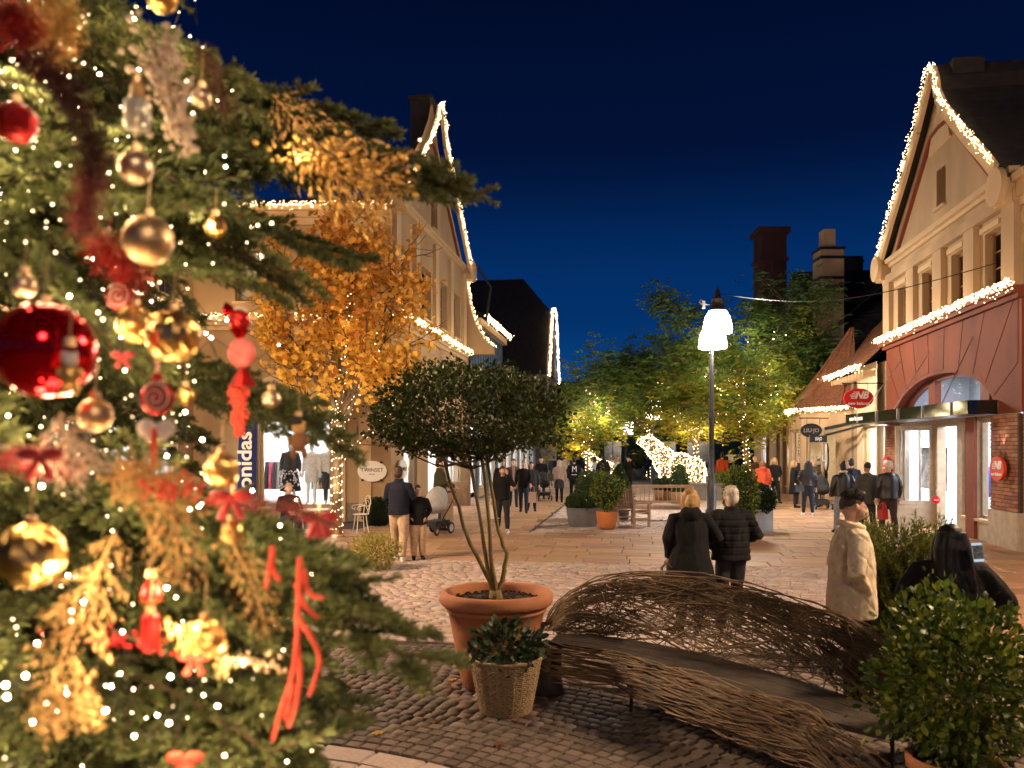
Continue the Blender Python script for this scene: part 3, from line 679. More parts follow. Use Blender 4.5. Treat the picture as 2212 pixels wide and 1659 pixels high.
molding(rb, GA, .1, 9.0, 7.75, [(.1, .08), (.14, .2)], name='gable_sill')
profR = [(.5, 8.17), (1.05, 8.67), (1.89, 9.36), (2.72, 10.09), (3.39, 10.7), (3.8, 11.2), (3.92, 11.6), (4.15, 11.98), (4.45, 11.98), (4.7, 11.8), (5.05, 11.41), (5.54, 10.9), (6.58, 10.0), (7.74, 9.12), (8.9, 8.13)]
gable_wall(rb, GA, profR, 7.9, 'cream', o=-.02, ops=[(4.2, 4.85, 8.45, 9.45)])
window(rb, GA, 4.2, 4.85, 8.45, 9.45, 2, 3, 'wood_brown', 'dark_glass', o=-.18)
verge(rb, GA, profR, h=.3); verge(rb, GA, [(1.0, 7.95), (3.9, 10.5), (4.5, 10.55), (5.1, 10.5), (8.2, 7.95)], h=.1, o0=-.015, o1=.08, m='red_trim', name='inner_verge')
mb = MB(); mb.prism([GA.p(u, -.01, z) for u, z in ((3.75, 10.0), (5.25, 10.0), (4.9, 10.7), (4.35, 11.3), (4.0, 10.7))], GA.n * .06); mb.build('gable_panel', 'cream_trim', rb)
roof_back(rb, GA, profR, 9)
mb = MB(); mb.fbox(GA, 3.95, 4.6, -.85, -.12, 10.6, 12.05); mb.build('chimney', 'roof_dark', rb); mb = MB(); mb.fbox(GA, 3.9, 4.65, -.9, -.07, 11.42, 11.47); mb.build('chimney_band', 'cream_trim', rb)
for u, z in ((.32, 7.72), (8.95, 7.88)):
    mb = MB(); mb.fbox(GA, u - .26, u + .26, -.3, .3, z - .5, z + .02); mb.prism([GA.p(u + .4 * math.cos(a), .3, z - .1 + .4 * math.sin(a)) for a in [2 * math.pi * i / 18 for i in range(18)]], GA.n * .12); mb.build('kneeler_stone', 'cream_trim', rb)
mb = MB(); mb.fbox(GB, -.1, 7, -.02, .35, 7.3, 7.62); mb.fbox(GB, -.2, 7, .0, .5, 7.62, 7.78); mb.build('side_eaves', 'cream_trim', rb)
mb = MB()
for zc, rr in ((6.95, .27), (6.45, .22)):
    for k in range(2): mb.prism([GB.p(.22 + rr * (1 - .45 * k) * math.cos(a), 0, zc + rr * (1 - .45 * k) * math.sin(a)) for a in [2 * math.pi * i / 18 for i in range(18)]], GB.n * (.14 + .05 * k))
mb.fbox(GB, -.05, .5, 0, .3, 7.12, 7.3); mb.build('scroll_bracket', 'cream_trim', rb)
garland([GA.p(u, .34, 5.56) for u in (-.3, 2, 5, 9.25)], 'bright garland above the red arched shop front', lo=Vector((-.3, 0, .3)), dens=100)
garland([GA.p(u, .36, z + .05) for u, z in profR], 'garland outlining the gable at the top right', drop=.05, dens=75, width=.035, r=.0115, W_=5)
# up-and-down wall light
wl = thing('wall_lamp', GA.p(.62, .13, 1.95), 'small up and down wall light on the near brick pillar', 'wall lamp')
q = MB(); q.tube([GA.p(.62, .17, 1.84), GA.p(.62, .17, 2.06)], .045, 10); q.fbox(GA, .59, .65, .08, .13, 1.9, 2.0); q.build('lamp_body', 'wood_brown', wl)
for z, tz in ((2.09, 3.2), (1.81, .4)): spot(GA.p(.62, .18, z), GA.p(.62, .12, tz), 16, (1, .78, .55), 70, .6, .02)
# ---------------------------------------------------------------- turreted shop beyond it
HA = Frame(SW(7.6, 27.25), SW(7.6, 36.2), left=True)
lj = thing('turret_shop', SW(7.6, 27.25), 'low cream shop with flared tile turret roof beyond the red shop', 'building')
bay = [SW(7.6, 29.6), SW(7.3, 30.5), SW(6.2, 32.0), SW(6.2, 34.6), SW(7.6, 36.2)]
mb = MB(); facade(mb, HA, 0, 2.35, 0, 4.9, [(.15, 1.6, .5, 2.85)], .25)
mb.fbox(HA, 0, 9, -.3, -.25, 3.0, 4.9); mb.build('wall', 'cream_pale', lj)
window(lj, HA, .15, 1.6, .5, 2.85, 1, 1, 'cream_trim', 'glass', o=-.12, name='shop_window'); room(lj, HA, .0, 2.2, 1.6, .3, 3.0, 90, n=1)
for i, (a, b) in enumerate(zip(bay, bay[1:])):
    f_ = Frame(a, b, left=True); mb = MB(); w = f_.len
    if i == 1:
        facade(mb, f_, 0, w, 0, 3.6, [(.25, w - .25, 0, 2.85)], .2); FB1 = f_
    elif i == 2: facade(mb, f_, 0, w, 0, 3.6, [(.3, w - .3, .5, 2.85)], .2); FB2 = f_
    else: facade(mb, f_, 0, w, 0, 3.6, [], .2)
    mb.build('bay_wall', 'cream', lj)
window(lj, FB1, .25, FB1.len - .25, .02, 2.85, 2, 1, 'wood_taupe', 'glass', o=-.1, name='shop_door', bw=.12, sill=False); window(lj, FB2, .3, FB2.len - .3, .5, 2.85, 2, 1, 'wood_taupe', 'glass', o=-.1, name='shop_window')
mb = MB(); mb.quad(SW(7.9, 30.2, 0), SW(9.5, 33, 0), SW(9.5, 33, 3.4), SW(7.9, 30.2, 3.4)); mb.quad(SW(9.5, 33, 0), SW(7, 35.5, 0), SW(7, 35.5, 3.4), SW(9.5, 33, 3.4)); mb.add([SW(7.3, 30.7, 3.4), SW(6.3, 32, 3.4), SW(6.3, 34.5, 3.4), SW(9.5, 33, 3.4)], [(0, 1, 2, 3)]); mb.build('interior', 'cream_pale', lj)
area(SW(7.4, 32.6, 3.3), (0, 0, 0), 110, 1.2, 1.2, (1, .8, .55))
def off(p, k): c = SW(8.3, 32.8); d = (p - c); return c + d * k
rings = [(1.14, 3.55), (.98, 3.78), (.84, 4.1), (.70, 4.5), (.56, 4.95), (.42, 5.4), (.28, 5.9), (.14, 6.35), (.05, 6.7)]
mb = MB()
for (k0, z0), (k1, z1) in zip(rings, rings[1:]):
    for s_ in range(3):
        ka, kb = k0 + (k1 - k0) * s_ / 3, k0 + (k1 - k0) * (s_ + 1.12) / 3; zA, zB = z0 + (z1 - z0) * s_ / 3, z0 + (z1 - z0) * (s_ + 1.12) / 3
        for a, b in zip(bay, bay[1:]):
            seg = max(1, int((off(b, ka) - off(a, ka)).length / .17))
            for q_ in range(seg):
                A0, B0 = off(a, ka).lerp(off(b, ka), q_ / seg), off(a, ka).lerp(off(b, ka), (q_ + .93) / seg); A1, B1 = off(a, kb).lerp(off(b, kb), q_ / seg), off(a, kb).lerp(off(b, kb), (q_ + .93) / seg)
                h = rnd.uniform(.02, .035); v = [A0, B0, B1, A1]; zz = [zA, zA, zB, zB]; hh = [h, h, .006, .006]
                mb.add([Vector((p.x, p.y, z + hq)) for p, z, hq in zip(v, zz, hh)] + [Vector((p.x, p.y, z - .02)) for p, z in zip(v, zz)], [(0, 1, 2, 3), (4, 5, 1, 0), (5, 6, 2, 1), (7, 4, 0, 3)])
mb.build('turret_roof', 'roof_tile', lj)['kind'] = 'stuff'
mb = MB()
for p in bay[1:4]: mb.tube([Vector((*off(p, k).xy, z + .03)) for k, z in rings], .06, 6)
mb.build('hip_tiles', 'roof_tile', lj)
mb = MB(); mb.add([Vector((*off(p, 1.1).xy, 3.54)) for p in bay] + [SW(8, 33, 3.54)], [tuple(range(6))]); mb.build('soffit', 'cream_trim', lj)
roof_courses(lj, 'roof', HA.p(-.0, .45, 4.75), HA.p(6.2, .45, 4.75), HA.p(6.2, -5, 10.2), HA.p(0, -5, 10.2), 40, 'roof_tile')
mb = MB()
for k in range(14): mb.fbox(HA, .15 + k * .42, .22 + k * .42, 0, .4, 4.45, 4.62)
mb.build('rafter_ends', 'cream_trim', lj)
mb = MB(); mb.tube([HA.p(2.6, .08, 0), HA.p(2.6, .08, 4.6)], .05, 8); mb.build('downpipe', 'plinth', lj)
garland([HA.p(u, .5, 4.82) for u in (.05, 2.5, 5.8)], 'garland on the eave between the red shop and the turret', dens=110)
garland([Vector((*off(p, 1.16).xy, 3.6)) for p in bay[:4]], 'garland round the foot of the flared turret roof', drop=.08, dens=120)
# dark house with banded chimney and brick stack
mb = MB(); dk = thing('dark_roofed_house', SW(8, 36.5), 'house with a big dark roof behind the turret', 'building')
roof_courses(dk, 'roof', SW(6.8, 36.0, 5.2), SW(20, 36.0, 5.2), SW(20, 40.6, 10.6), SW(7.4, 40.6, 10.6), 26, 'roof_dark', lift=.05)
mb = MB(); a, b = SW(7, 36.4), SW(20, 36.4); mb.quad(a, b, b + Vector((0, 0, 5.3)), a + Vector((0, 0, 5.3))); a2 = SW(7, 45); mb.quad(a, a2, a2 + Vector((0, 0, 5.3)), a + Vector((0, 0, 5.3))); mb.build('wall', 'cream', dk); mb = MB(); mb.add([SW(6.9, 36.2, 5.2), SW(7.4, 40.6, 10.55), SW(6.9, 45, 5.2)], [(0, 1, 2)]); mb.build('gable_end', 'roof_dark', dk)  # gable triangle takes the dark roof colour
def chimney(c, w, z0, z1, m, bands, pot, mb_='black_metal', pm='cream'):
    q = MB(); q.box(c.x - w / 2, c.x + w / 2, c.y - w / 2, c.y + w / 2, z0, z1); ch = q.build('chimney', m, dk)
    for z in bands:
        q = MB(); q.box(c.x - w / 2 - .05, c.x + w / 2 + .05, c.y - w / 2 - .05, c.y + w / 2 + .05, z, z + .12); q.build('chimney_band', mb_, ch)
    if pot: q = MB(); q.box(c.x - pot, c.x + pot * .7, c.y - pot, c.y + pot, z1, z1 + .8); q.build('chimney_pot', pm, ch)
chimney(Vector(((1789 - CX) / F * 36, 36, 0)), 1.0, 6.4, 11.0, 'cream', (10.85, 10.45, 9.55, 9.15), .3)
chimney(Vector(((1836 - CX) / F * 42, 42, 0)), .95, 9, 12.0, 'roof_dark', (11.7,), 0, 'roof_dark')
q = MB(); c = Vector(((1663 - CX) / F * 48, 48, 0)); MA('brick_dark', (0.075, .03, .024), .9, var=.3, scale=30)
q.box(c.x - .75, c.x + .75, c.y - .75, c.y + .75, 7, 15.0); q.box(c.x - .85, c.x + .85, c.y - .85, c.y + .85, 13.1, 13.3); q.box(c.x - .92, c.x + .92, c.y - .92, c.y + .92, 14.7, 15.05)
for k in (-.5, 0, .5): q.box(c.x + k - .12, c.x + k + .12, c.y - .8, c.y + .8, 9, 13)
q.solo('brick_chimney', 'brick_dark', (c.x, c.y, 7), 'tall dark red brick chimney stack on the skyline', 'chimney')
# shop with balcony
JA = Frame(SW(7.0, 36.6), SW(7.0, 50), left=True)
bs = thing('balcony_shop', SW(7.0, 36.6), 'shop with railed balcony over bright windows, right of the street trees', 'building')
jops = [(.3, 2.9, .4, 2.9), (3.3, 4.4, .4, 2.9), (5.2, 7.6, .4, 2.9), (8.2, 10.6, .4, 2.9)]
mb = MB(); facade(mb, JA, 0, 13.4, 0, 5.7, jops, .2); mb.build('wall', 'cream', bs)
for o_ in jops: window(bs, JA, *o_, 2 if o_[1] - o_[0] > 2 else 1, 1, 'wood_taupe', 'glass', o=-.1, name='shop_window', bw=.1)
room(bs, JA, .1, 11, 1.6, .2, 3.1, 330, cool=True, back=.25, n=4)
mb = MB(); mb.fbox(JA, 0, 13, 0, .55, 3.1, 3.3); mb.fbox(JA, 0, 13, .45, .53, 4.2, 4.3); mb.build('balcony', 'wood_taupe', bs)
for k in range(44): q = MB(); q.fbox(JA, .1 + k * .29, .16 + k * .29, .47, .51, 3.3, 4.2); q.build('baluster', 'wood_brown', bs)
for u in (3.1, 4.8, 7.9): q = MB(); q.fbox(JA, u - .1, u + .1, 0, .16, 0, 3.1); q.build('post', 'wood_brown', bs)
roof_courses(bs, 'roof', JA.p(0, .5, 5.7), JA.p(13.4, .5, 5.7), JA.p(13.4, -4, 9.5), JA.p(0, -4, 9.5), 20, 'roof_dark')
garland([JA.p(u, .52, 5.75) for u in (0, 4, 9, 13)], 'garland on the eave over the balcony, partly behind leaves', dens=60, r=.022)
# ---------------------------------------------------------------- left side further up
KA = Frame(SW(-6.8, 33.9), SW(-6.8, 54))
bl = thing('blue_timber_shop', SW(-6.8, 33.9), 'blue timbered shop behind the left gable building', 'building')
kops = [(.6 + 2.5 * k, 2.6 + 2.5 * k, .4, 2.9) for k in range(8)]
mb = MB(); facade(mb, KA, 0, KA.len, 0, 3.6, kops, .2); mb.build('ground_wall', 'cream_pale', bl); mb = MB(); mb.fbox(KA, 0, 7, -.2, -.05, 3.6, 7.7); mb.build('upper_wall', 'blue_paint', bl)
for o_ in kops: window(bl, KA, *o_, 2, 1, 'wood_taupe', 'glass', o=-.1, name='shop_window', bw=.08)
room(bl, KA, .3, 20, 1.6, .2, 3.1, 520, cool=True, back=.25, n=8)
for k in range(12): q = MB(); q.fbox(KA, .1 + k * .6, .25 + k * .6, -.05, .08, 3.6, 7.6); q.build('timber_post', 'blue_paint', bl)
for k in range(9): q = MB(); q.fbox(KA, .2 + 2.5 * k, .5 + 2.5 * k, .0, .1, 0, 3.1); q.build('shop_post', 'blue_paint', bl)
mb = MB(); mb.fbox(KA, 0, 7, .0, .3, 7.4, 7.7); mb.build('eaves', 'cream_trim', bl)
roof_courses(bl, 'roof', KA.p(0, .5, 7.75), KA.p(7, .5, 7.75), KA.p(7, -3.5, 10), KA.p(0, -3.5, 10), 14, 'roof_dark')
mb = MB(); mb.tube([KA.p(.1, .5, 7.6), KA.p(.1, .7, 9.0), KA.p(.05, .1, 9.9)], .06, 6); mb.build('gutter', 'black_metal', bl)
garland([KA.p(u, .5, 7.85) for u in (0.1, 3.5, 7)], 'short garland on the blue timbered shop eave', dens=90, r=.02)
LA = Frame(SW(-6, 55), SW(-6, 62))
hh = thing('half_hipped_house', SW(-6, 55), 'dark steep roofed house with narrow lit gable far up the left side', 'building')
mb = MB(); mb.add([SW(-6, 55, 7.2), SW(-26, 55, 7.2), SW(-26, 58.5, 14.5), SW(-8.1, 58.5, 14.5), SW(-6, 57.2, 11.9)], [(0, 1, 2, 3, 4)]); mb.add([SW(-6, 62, 7.2), SW(-26, 62, 7.2), SW(-26, 58.5, 14.5), SW(-8.1, 58.5, 14.5), SW(-6, 59.8, 11.9)], [(0, 1, 2, 3, 4)]); mb.add([SW(-6, 57.2, 11.9), SW(-8.1, 58.5, 14.5), SW(-6, 59.8, 11.9)], [(0, 1, 2)]); mb.build('roof', 'roof_dark', hh)
mb = MB(); mb.add([SW(-6, 55, 0), SW(-6, 62, 0), SW(-6, 62, 7.2), SW(-6, 59.8, 11.9), SW(-6, 57.2, 11.9), SW(-6, 55, 7.2)], [tuple(range(6))]); mb.quad(SW(-6, 55.05, 0), SW(-26, 55.05, 0), SW(-26, 55.05, 7.2), SW(-6, 55.05, 7.2)); mb.build('wall', 'plinth', hh)
garland([SW(-5.8, e, z) for e, z in ((54.9, 7.1), (57.1, 12), (58.5, 12.3), (59.9, 12), (62.1, 7.1))], 'garland outlining the narrow far gable up the left side', drop=.08, dens=60, r=.026, lights=3)
# end of the street
ge = thing('green_front_shop', SW(0, 90), 'dark green shop front closing the far end of the street', 'building')
EA = Frame(SW(-9, 90), SW(30, 90)); eops = [(9.6, 11.4, .5, 3.0), (11.8, 13.4, .5, 3.0), (5.5, 7.5, .5, 3), (14.5, 17, .5, 3.0)]
mb = MB(); facade(mb, EA, 0, 39, 0, 5.8, eops, .2); mb.build('wall', 'green_paint', ge); room(ge, EA, 5, 17.5, 2, .2, 3.4, 30, n=2, wall='plinth')
for o_ in eops: window(ge, EA, *o_, 2, 1, 'green_paint', 'glass', o=-.1, name='shop_window', bw=.08)
mb = MB(); mb.prism([EA.p(9.2, .05, 4.1), EA.p(9.2, 1.1, 3.3), EA.p(9.2, 1.1, 3.1), EA.p(9.2, .05, 3.3)], EA.u * 4.6); mb.build('awning', 'green_paint', ge)
roof_courses(ge, 'roof', EA.p(-1, .5, 5.8), EA.p(39, .5, 5.8), EA.p(39, -5, 10), EA.p(-1, -5, 10), 14, 'roof_dark')
mb = MB(); mb.add([EA.p(9.0, .1, 5.8), EA.p(11.6, .1, 5.8), EA.p(10.3, .1, 9.3)], [(0, 1, 2)]); mb.build('gable', 'cream', ge)
garland([EA.p(u, .6, 5.9) for u in (0, 6, 12, 18)], 'garland along the eave of the far green shop', dens=40, r=.035, lights=4)
garland([EA.p(8.9, .3, 5.9), EA.p(10.3, .3, 9.5), EA.p(11.7, .3, 5.9)], 'garland on the tiny pointed gable at the street end', drop=.05, dens=40, r=.035, lights=4)
# ================================================================ STREET LAMPS
def street_lamp(loc, label, H=7.0, W_=420, wc=(1, .86, .70), two=True, group='double globe street lamps', extra=True, sc=1.0):
    L = thing('street_lamp', loc, label, 'street lamp', group); x, y = loc[0], loc[1]
    q = MB(); q.lathe([(.2, 0), (.2, .12), (.15, .2), (.17, .9), (.12, 1.0), (.14, 1.08), (.1, 1.15), (.085, 1.5), (.085, 3.0), (.11, 3.05), (.11, 3.25), (.085, 3.3), (.07, H - 1.3), (.06, H - 1.05), (.1, H - .98)], 14, (x, y, 0)); q.build('pole', 'lamp_iron', L, True)
    q = MB(); q.box(x - .16, x - .1, y - .05, y + .05, 4.55, 4.65); q.box(x + .1, x + .16, y - .05, y + .05, 4.55, 4.65); q.box(x - .03, x + .03, y - .12, y - .08, 2.2, 5.3); q.build('bracket_strip', 'lamp_iron', L)
    for k, (dx, dy, dz) in enumerate(((.08, -.45, 0), (.16, .5, -.36))[:2 if two else 1]):
        gx, gy, gz = x + dx, y + dy, H - 1.0 + dz
        q = MB(); q.lathe([(.0, 0), (.44, .0), (.455, .06), (.44, .26), (.38, .52), (.27, .7), (.2, .74)], 20, (gx, gy, gz)); q.build('globe', 'globe', L, True)
        q = MB(); q.lathe([(.3, .7), (.31, .74), (.2, .8), (.19, 1.05), (.21, 1.08), (.1, 1.14), (.08, 1.3), (.03, 1.42), (.01, 1.5)], 14, (gx, gy, gz)); q.build('lamp_cap', 'lamp_iron', L, True)
        q = MB(); q.tube([(x, y, gz - .2), (x + dx * .6, y + dy * .6, gz - .25), (gx, gy, gz - .02)], .03, 6); q.build('lamp_arm', 'lamp_iron', L)
        point((gx, gy, gz - .16), W_, wc, .3)
    if extra:
        q = MB(); q.tube([(x - .15, y - .45, H - .1), (x - .42, y - .45, H - .08), (x - .5, y - .45, H - .02), (x - .44, y - .45, H + .06), (x - .36, y - .45, H + .02)], .012, 5); q.box(x - .4, x - .32, y - .5, y - .4, H - .22, H + .02); q.build('camera_sensor', 'sign_white', L)
    return L
LP = Vector(((1537 - CX) / F * 26, 26, 0))
street_lamp(LP, 'tall street lamp with two glowing globes right of centre', 6.75, 1000)
for px, py, d, lab in ((1352, 905, 62, 'far street lamp with small globes at the end of the street'), (1411, 960, 47, 'dark street lamp beside the glowing bear sculpture')):
    street_lamp(Vector(((px - CX) / F * d, d, 0)), lab, 4.6 if d > 50 else 5.2, 120, extra=False)
# lamps added outside the frame to light the foreground and facades
for x, y, w, lab in ((-7.5, 11.0, 2200, 'added street lamp left of the fir, outside the picture'), (7.2, 6.4, 1300, 'added street lamp to the right of the picture, before the red shop'), (2.0, -5.0, 420, 'added street lamp behind the photographer')):
    street_lamp(Vector((x, y, 0)), lab, 7.0, w, (1, .66, .37), extra=False)
w0, w1 = LP + Vector((.1, -.45, 7.0)), GA.p(1.2, .02, 6.2)
q = MB(); q.tube([w0.lerp(w1, t / 12) + Vector((0, 0, -.5 * math.sin(math.pi * t / 12))) for t in range(13)], .012, 4); q.solo('overhead_wire', 'black_metal', w0, 'thin cable from the tall street lamp to the right gable', 'cable')
# ================================================================ TREES AND PLANTS
MA('bark', (0.16, 0.11, 0.07), 0.9, var=.35, scale=18, bump=.6, stretch=(1, 1, .25)); MA('bark_green', (0.20, 0.15, 0.06), 0.85, var=.3, scale=22, bump=.5, stretch=(1, 1, .3))
MA('terracotta', (0.46, 0.18, 0.085), 0.75, var=.16, scale=5, bump=.2, bscale=30); MA('terracotta_orange', (0.55, 0.19, 0.06), 0.6, var=.12, scale=4)
MA('soil', (0.03, 0.018, 0.012), .95, var=.6, scale=50, bump=.9, bscale=70); MA('zinc', (0.17, 0.175, 0.19), 0.5, var=.2, scale=4, metal=.2); MA('zinc_light', (0.36, 0.38, 0.42), 0.45, var=.15, scale=4, metal=.3)
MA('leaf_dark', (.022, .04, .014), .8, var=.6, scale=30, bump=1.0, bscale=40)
MT['leaf'] = vcol_mat('leaves', .55, trans=.25, spec=.3); MT['leaf_glossy'] = vcol_mat('glossy_leaves', .42, trans=.15, spec=.3); MT['leaf_autumn'] = vcol_mat('autumn_leaves', .6, trans=.4, spec=.2)
LF_V = [(0, 0, 0), (.35, -.28, .06), (.35, .28, .06), (.75, -.22, .02), (.75, .22, .02), (1, 0, -.08)]; LF_F = [(0, 1, 2), (1, 3, 2), (3, 4, 2), (3, 5, 4)]
TU_V = [(0, 0, 0), (.15, -.42, .05), (.5, -.5, -.03), (.62, -.3, .04), (1, -.34, -.06), (.85, 0, .05), (1, .34, -.06), (.62, .3, .04), (.5, .5, -.03), (.15, .42, .05)]; TU_F = [(0, 1, 2), (0, 2, 3), (0, 3, 5), (3, 4, 5), (0, 5, 7), (5, 6, 7), (0, 7, 8), (0, 8, 9)]
NB_V = [(0, 0, 0), (.5, -.5, .02), (1, 0, 0), (.5, .5, .02)]; NB_F = [(0, 1, 2), (0, 2, 3)]
def leaf_mass(par, P, D, size, cols, m, tv, tf, parts=0, name='foliage', leaf='leaf', keyf=None, pm=None):
    """P positions, D directions, cols (n,3). The largest in view become single leaf parts."""
    P = np.asarray(P, float); D = np.asarray(D, float); n = len(P); size = np.broadcast_to(np.asarray(size, float), (n,))
    A, B, C = frames(D); MI = np.array(MWS[par.name].inverted()); idx = np.arange(n)
    if parts:
        k = keyf(P) if keyf is not None else P[:, 1]
        idx = np.argsort(k); pi, idx = idx[:parts], idx[parts:]
        for j in pi:
            me = pm[int(rnd.random() * len(pm))]; M = Matrix.Identity(4)
            for c, ax in enumerate((A[j], B[j], C[j])):
                for r_ in range(3): M[r_][c] = ax[r_] * size[j]
            M.translation = Vector(P[j]); o = link(leaf, me, par); o.matrix_basis = MWS[par.name].inverted() @ M
    P, A, B, C, s = P[idx], A[idx], B[idx], C[idx], size[idx]
    P = P @ MI[:3, :3].T + MI[:3, 3]
    V, Fc = scatter(P, A * s[:, None], B * s[:, None], C * s[:, None], tv, tf)
    o = link(name, np_mesh(name, V, Fc, m, np.repeat(np.asarray(cols)[idx], len(tf), 0)), par); o['kind'] = 'stuff'; return o
def leaf_meshes(cols, tv, tf, m):
    out = []
    for i, c in enumerate(cols):
        out.append(np_mesh('leaf', np.array(tv, float), np.array(tf), m, np.repeat(np.array([c]), len(tf), 0)))
    return out
def pick(cols, n, sd=.18):
    c = np.array(cols)[nrs.randint(0, len(cols), n)]; return np.clip(c * (1 + nrs.normal(0, sd, (n, 1))), 0.002, 1)
def limb(p0, p1, k=5, wob=.05, sag=0.0):
    p0, p1 = Vector(p0), Vector(p1); L = (p1 - p0).length; out = []
    for i in range(k + 1):
        t = i / k; w = math.sin(math.pi * t) * wob * L
        out.append(p0.lerp(p1, t) + Vector((rnd.gauss(0, 1), rnd.gauss(0, 1), rnd.gauss(0, .5))) * w * .6 + Vector((0, 0, -sag * L * t * (1 - t) * 4)))
    return out
def grow(mb, p, d, L, r, lev, tips, spread=.6, up=.15, kids=3, shrink=.72):
    q = p + d * L; pts = limb(p, q, 4, .05); mb.tube(pts, [r * (1 - .35 * i / 4) for i in range(5)], 6 if lev > 1 else 4, cap=False)
    if lev <= 2: tips.extend([(pts[2], d), (pts[3], d)])
    if lev == 0: tips.append((q, d)); return
    for k in range(kids):
        a = (d + Vector((rnd.gauss(0, spread), rnd.gauss(0, spread), rnd.gauss(0, spread) + up))).normalized()
        grow(mb, pts[3].lerp(q, rnd.random()) if k else q, a, L * shrink * rnd.uniform(.8, 1.15), r * .58, lev - 1, tips, spread, up, kids, shrink)
def wrap_lights(pts, rads, label, spots=None, name='trunk_lights', turns=14, dens=42, r=.014, W_=4, parent_cat='fairy lights', extra=None, group='fairy lights wound round trunks'):
    """A string of bulbs wound round a trunk or limb."""
    g = thing(name, pts[0], label, parent_cat, group); Q = []; n = len(pts) - 1; tot = int(sum((Vector(a) - Vector(b)).length for a, b in zip(pts, pts[1:])) * dens)
    for i in range(tot):
        t = i / tot * n; k = min(int(t), n - 1); p = Vector(pts[k]).lerp(Vector(pts[k + 1]), t - k); rr = rads[k] + (rads[k + 1] - rads[k]) * (t - k) + .015; a = i * 2.399 if turns == 0 else i / tot * turns * 2 * math.pi
        Q.append(p + Vector((math.cos(a) * rr, math.sin(a) * rr, rnd.gauss(0, .02))))
    c = MB(); c.tube(Q, .007, 3, cap=False); c.build('cord', 'black_metal', g)
    bulbs('bulb', [tuple(q) for q in Q] + (extra or []), r, g); m_ = len(pts)
    for p_ in spots or (): point(p_, W_, (1, .72, .40), .25)
    for t in (.2, .5, .8) if spots is None else (): k = int(t * (m_ - 1)); point(Vector(pts[k]) + Vector((0, -.3, 0)), W_, (1, .72, .40), .1)
    return g
# ---------------------------------------------------------------- autumn tree
ab = Vector(((727 - CX) / F * 20, 20, 0)); at_ = thing('autumn_tree', ab, 'orange leaved autumn tree in front of the left shop window', 'tree')
mb = MB(); tips = []; trunk = [ab, ab + Vector((.0, 0, 1.2)), ab + Vector((.02, 0, 2.4)), ab + Vector((-.05, 0, 3.3))]
mb.tube(trunk, [.14, .12, .11, .1], 10)
limbs = []
for dx, dy, z0, z1, w in ((-.25, .2, 3.2, 7.9, .07), (.5, -.3, 3.0, 7.6, .07), (-1.1, -.2, 2.7, 6.6, .055), (1.3, .3, 2.4, 6.6, .06), (.1, .9, 3.1, 7.2, .06), (-.2, -.9, 2.9, 6.8, .055), (1.75, -.2, 1.7, 4.6, .05), (-1.5, .4, 2.6, 5.4, .045), (-.9, -.8, 2.3, 4.4, .04), (1.0, -1.0, 2.6, 5.4, .045), (-1.4, -.6, 3.0, 7.0, .045), (1.5, .8, 3.0, 7.0, .045)):
    a = ab + Vector((0, 0, z0)); b = ab + Vector((dx, dy, z1)); pts = limb(a, a.lerp(b, .5) + Vector((dx * .22, dy * .2, -.2)), 3, .03)[:-1] + limb(a.lerp(b, .5) + Vector((dx * .22, dy * .2, -.2)), b, 3, .03)
    mb.tube(pts, [w * (1 - .75 * i / (len(pts) - 1)) for i in range(len(pts))], 6, cap=False); limbs.append(pts)
    for p in pts[2:]:
        for k in range(3):
            d = Vector((rnd.gauss(0, 1) + dx * .4, rnd.gauss(0, 1), abs(rnd.gauss(.7, .5)))).normalized(); grow(mb, p, d, rnd.uniform(.45, .8), .018, 1, tips, .5, .1, 2)
mb.build('trunk', 'bark', at_, True)
P, D, Cc = [], [], []
for p, d in tips:
    for k in range(rnd.randint(4, 7)):
        q = p + Vector((rnd.gauss(0, .16), rnd.gauss(0, .16), rnd.gauss(0, .16)))
        if ((q.x - ab.x - .3) / 2.3) ** 2 + ((q.y - ab.y) / 2.1) ** 2 + ((q.z - 5.75) / 2.75) ** 2 > rnd.uniform(.8, 1.2): continue
        P.append(q); D.append((rnd.gauss(0, 1), rnd.gauss(0, 1), rnd.gauss(-.4, .7)))
        t = min(1, max(0, (q.z - 4.2) / 3.6 + rnd.gauss(0, .22) + (q.x - ab.x) * .07)); Cc.append(np.array((.84, .54, .11)) * (1 - t) + np.array((.66, .33, .065)) * t)
Cc = np.array(Cc) * (1 + nrs.normal(0, .16, (len(P), 1))); pm = leaf_meshes([(.62, .34, .05), (.5, .22, .03), (.42, .14, .025), (.56, .28, .04)], TU_V, TU_F, 'leaf_autumn')
leaf_mass(at_, [tuple(p) for p in P], D, nrs.uniform(.10, .17, len(P)), Cc, 'leaf_autumn', TU_V, TU_F, 290, 'foliage', 'leaf', pm=pm)
wrap_lights(trunk, [.14, .12, .11, .1], 'fairy lights wound round the autumn tree trunk', turns=17, dens=60, W_=11)
for k, i in enumerate((1, 3, 6)): wrap_lights(limbs[i][:5], [.07] * 5, ('fairy lights on the middle limb of the autumn tree', 'fairy lights on the upright limb of the autumn tree', 'fairy lights on the low right limb of the autumn tree')[k], turns=12, dens=16, r=.013, W_=3)
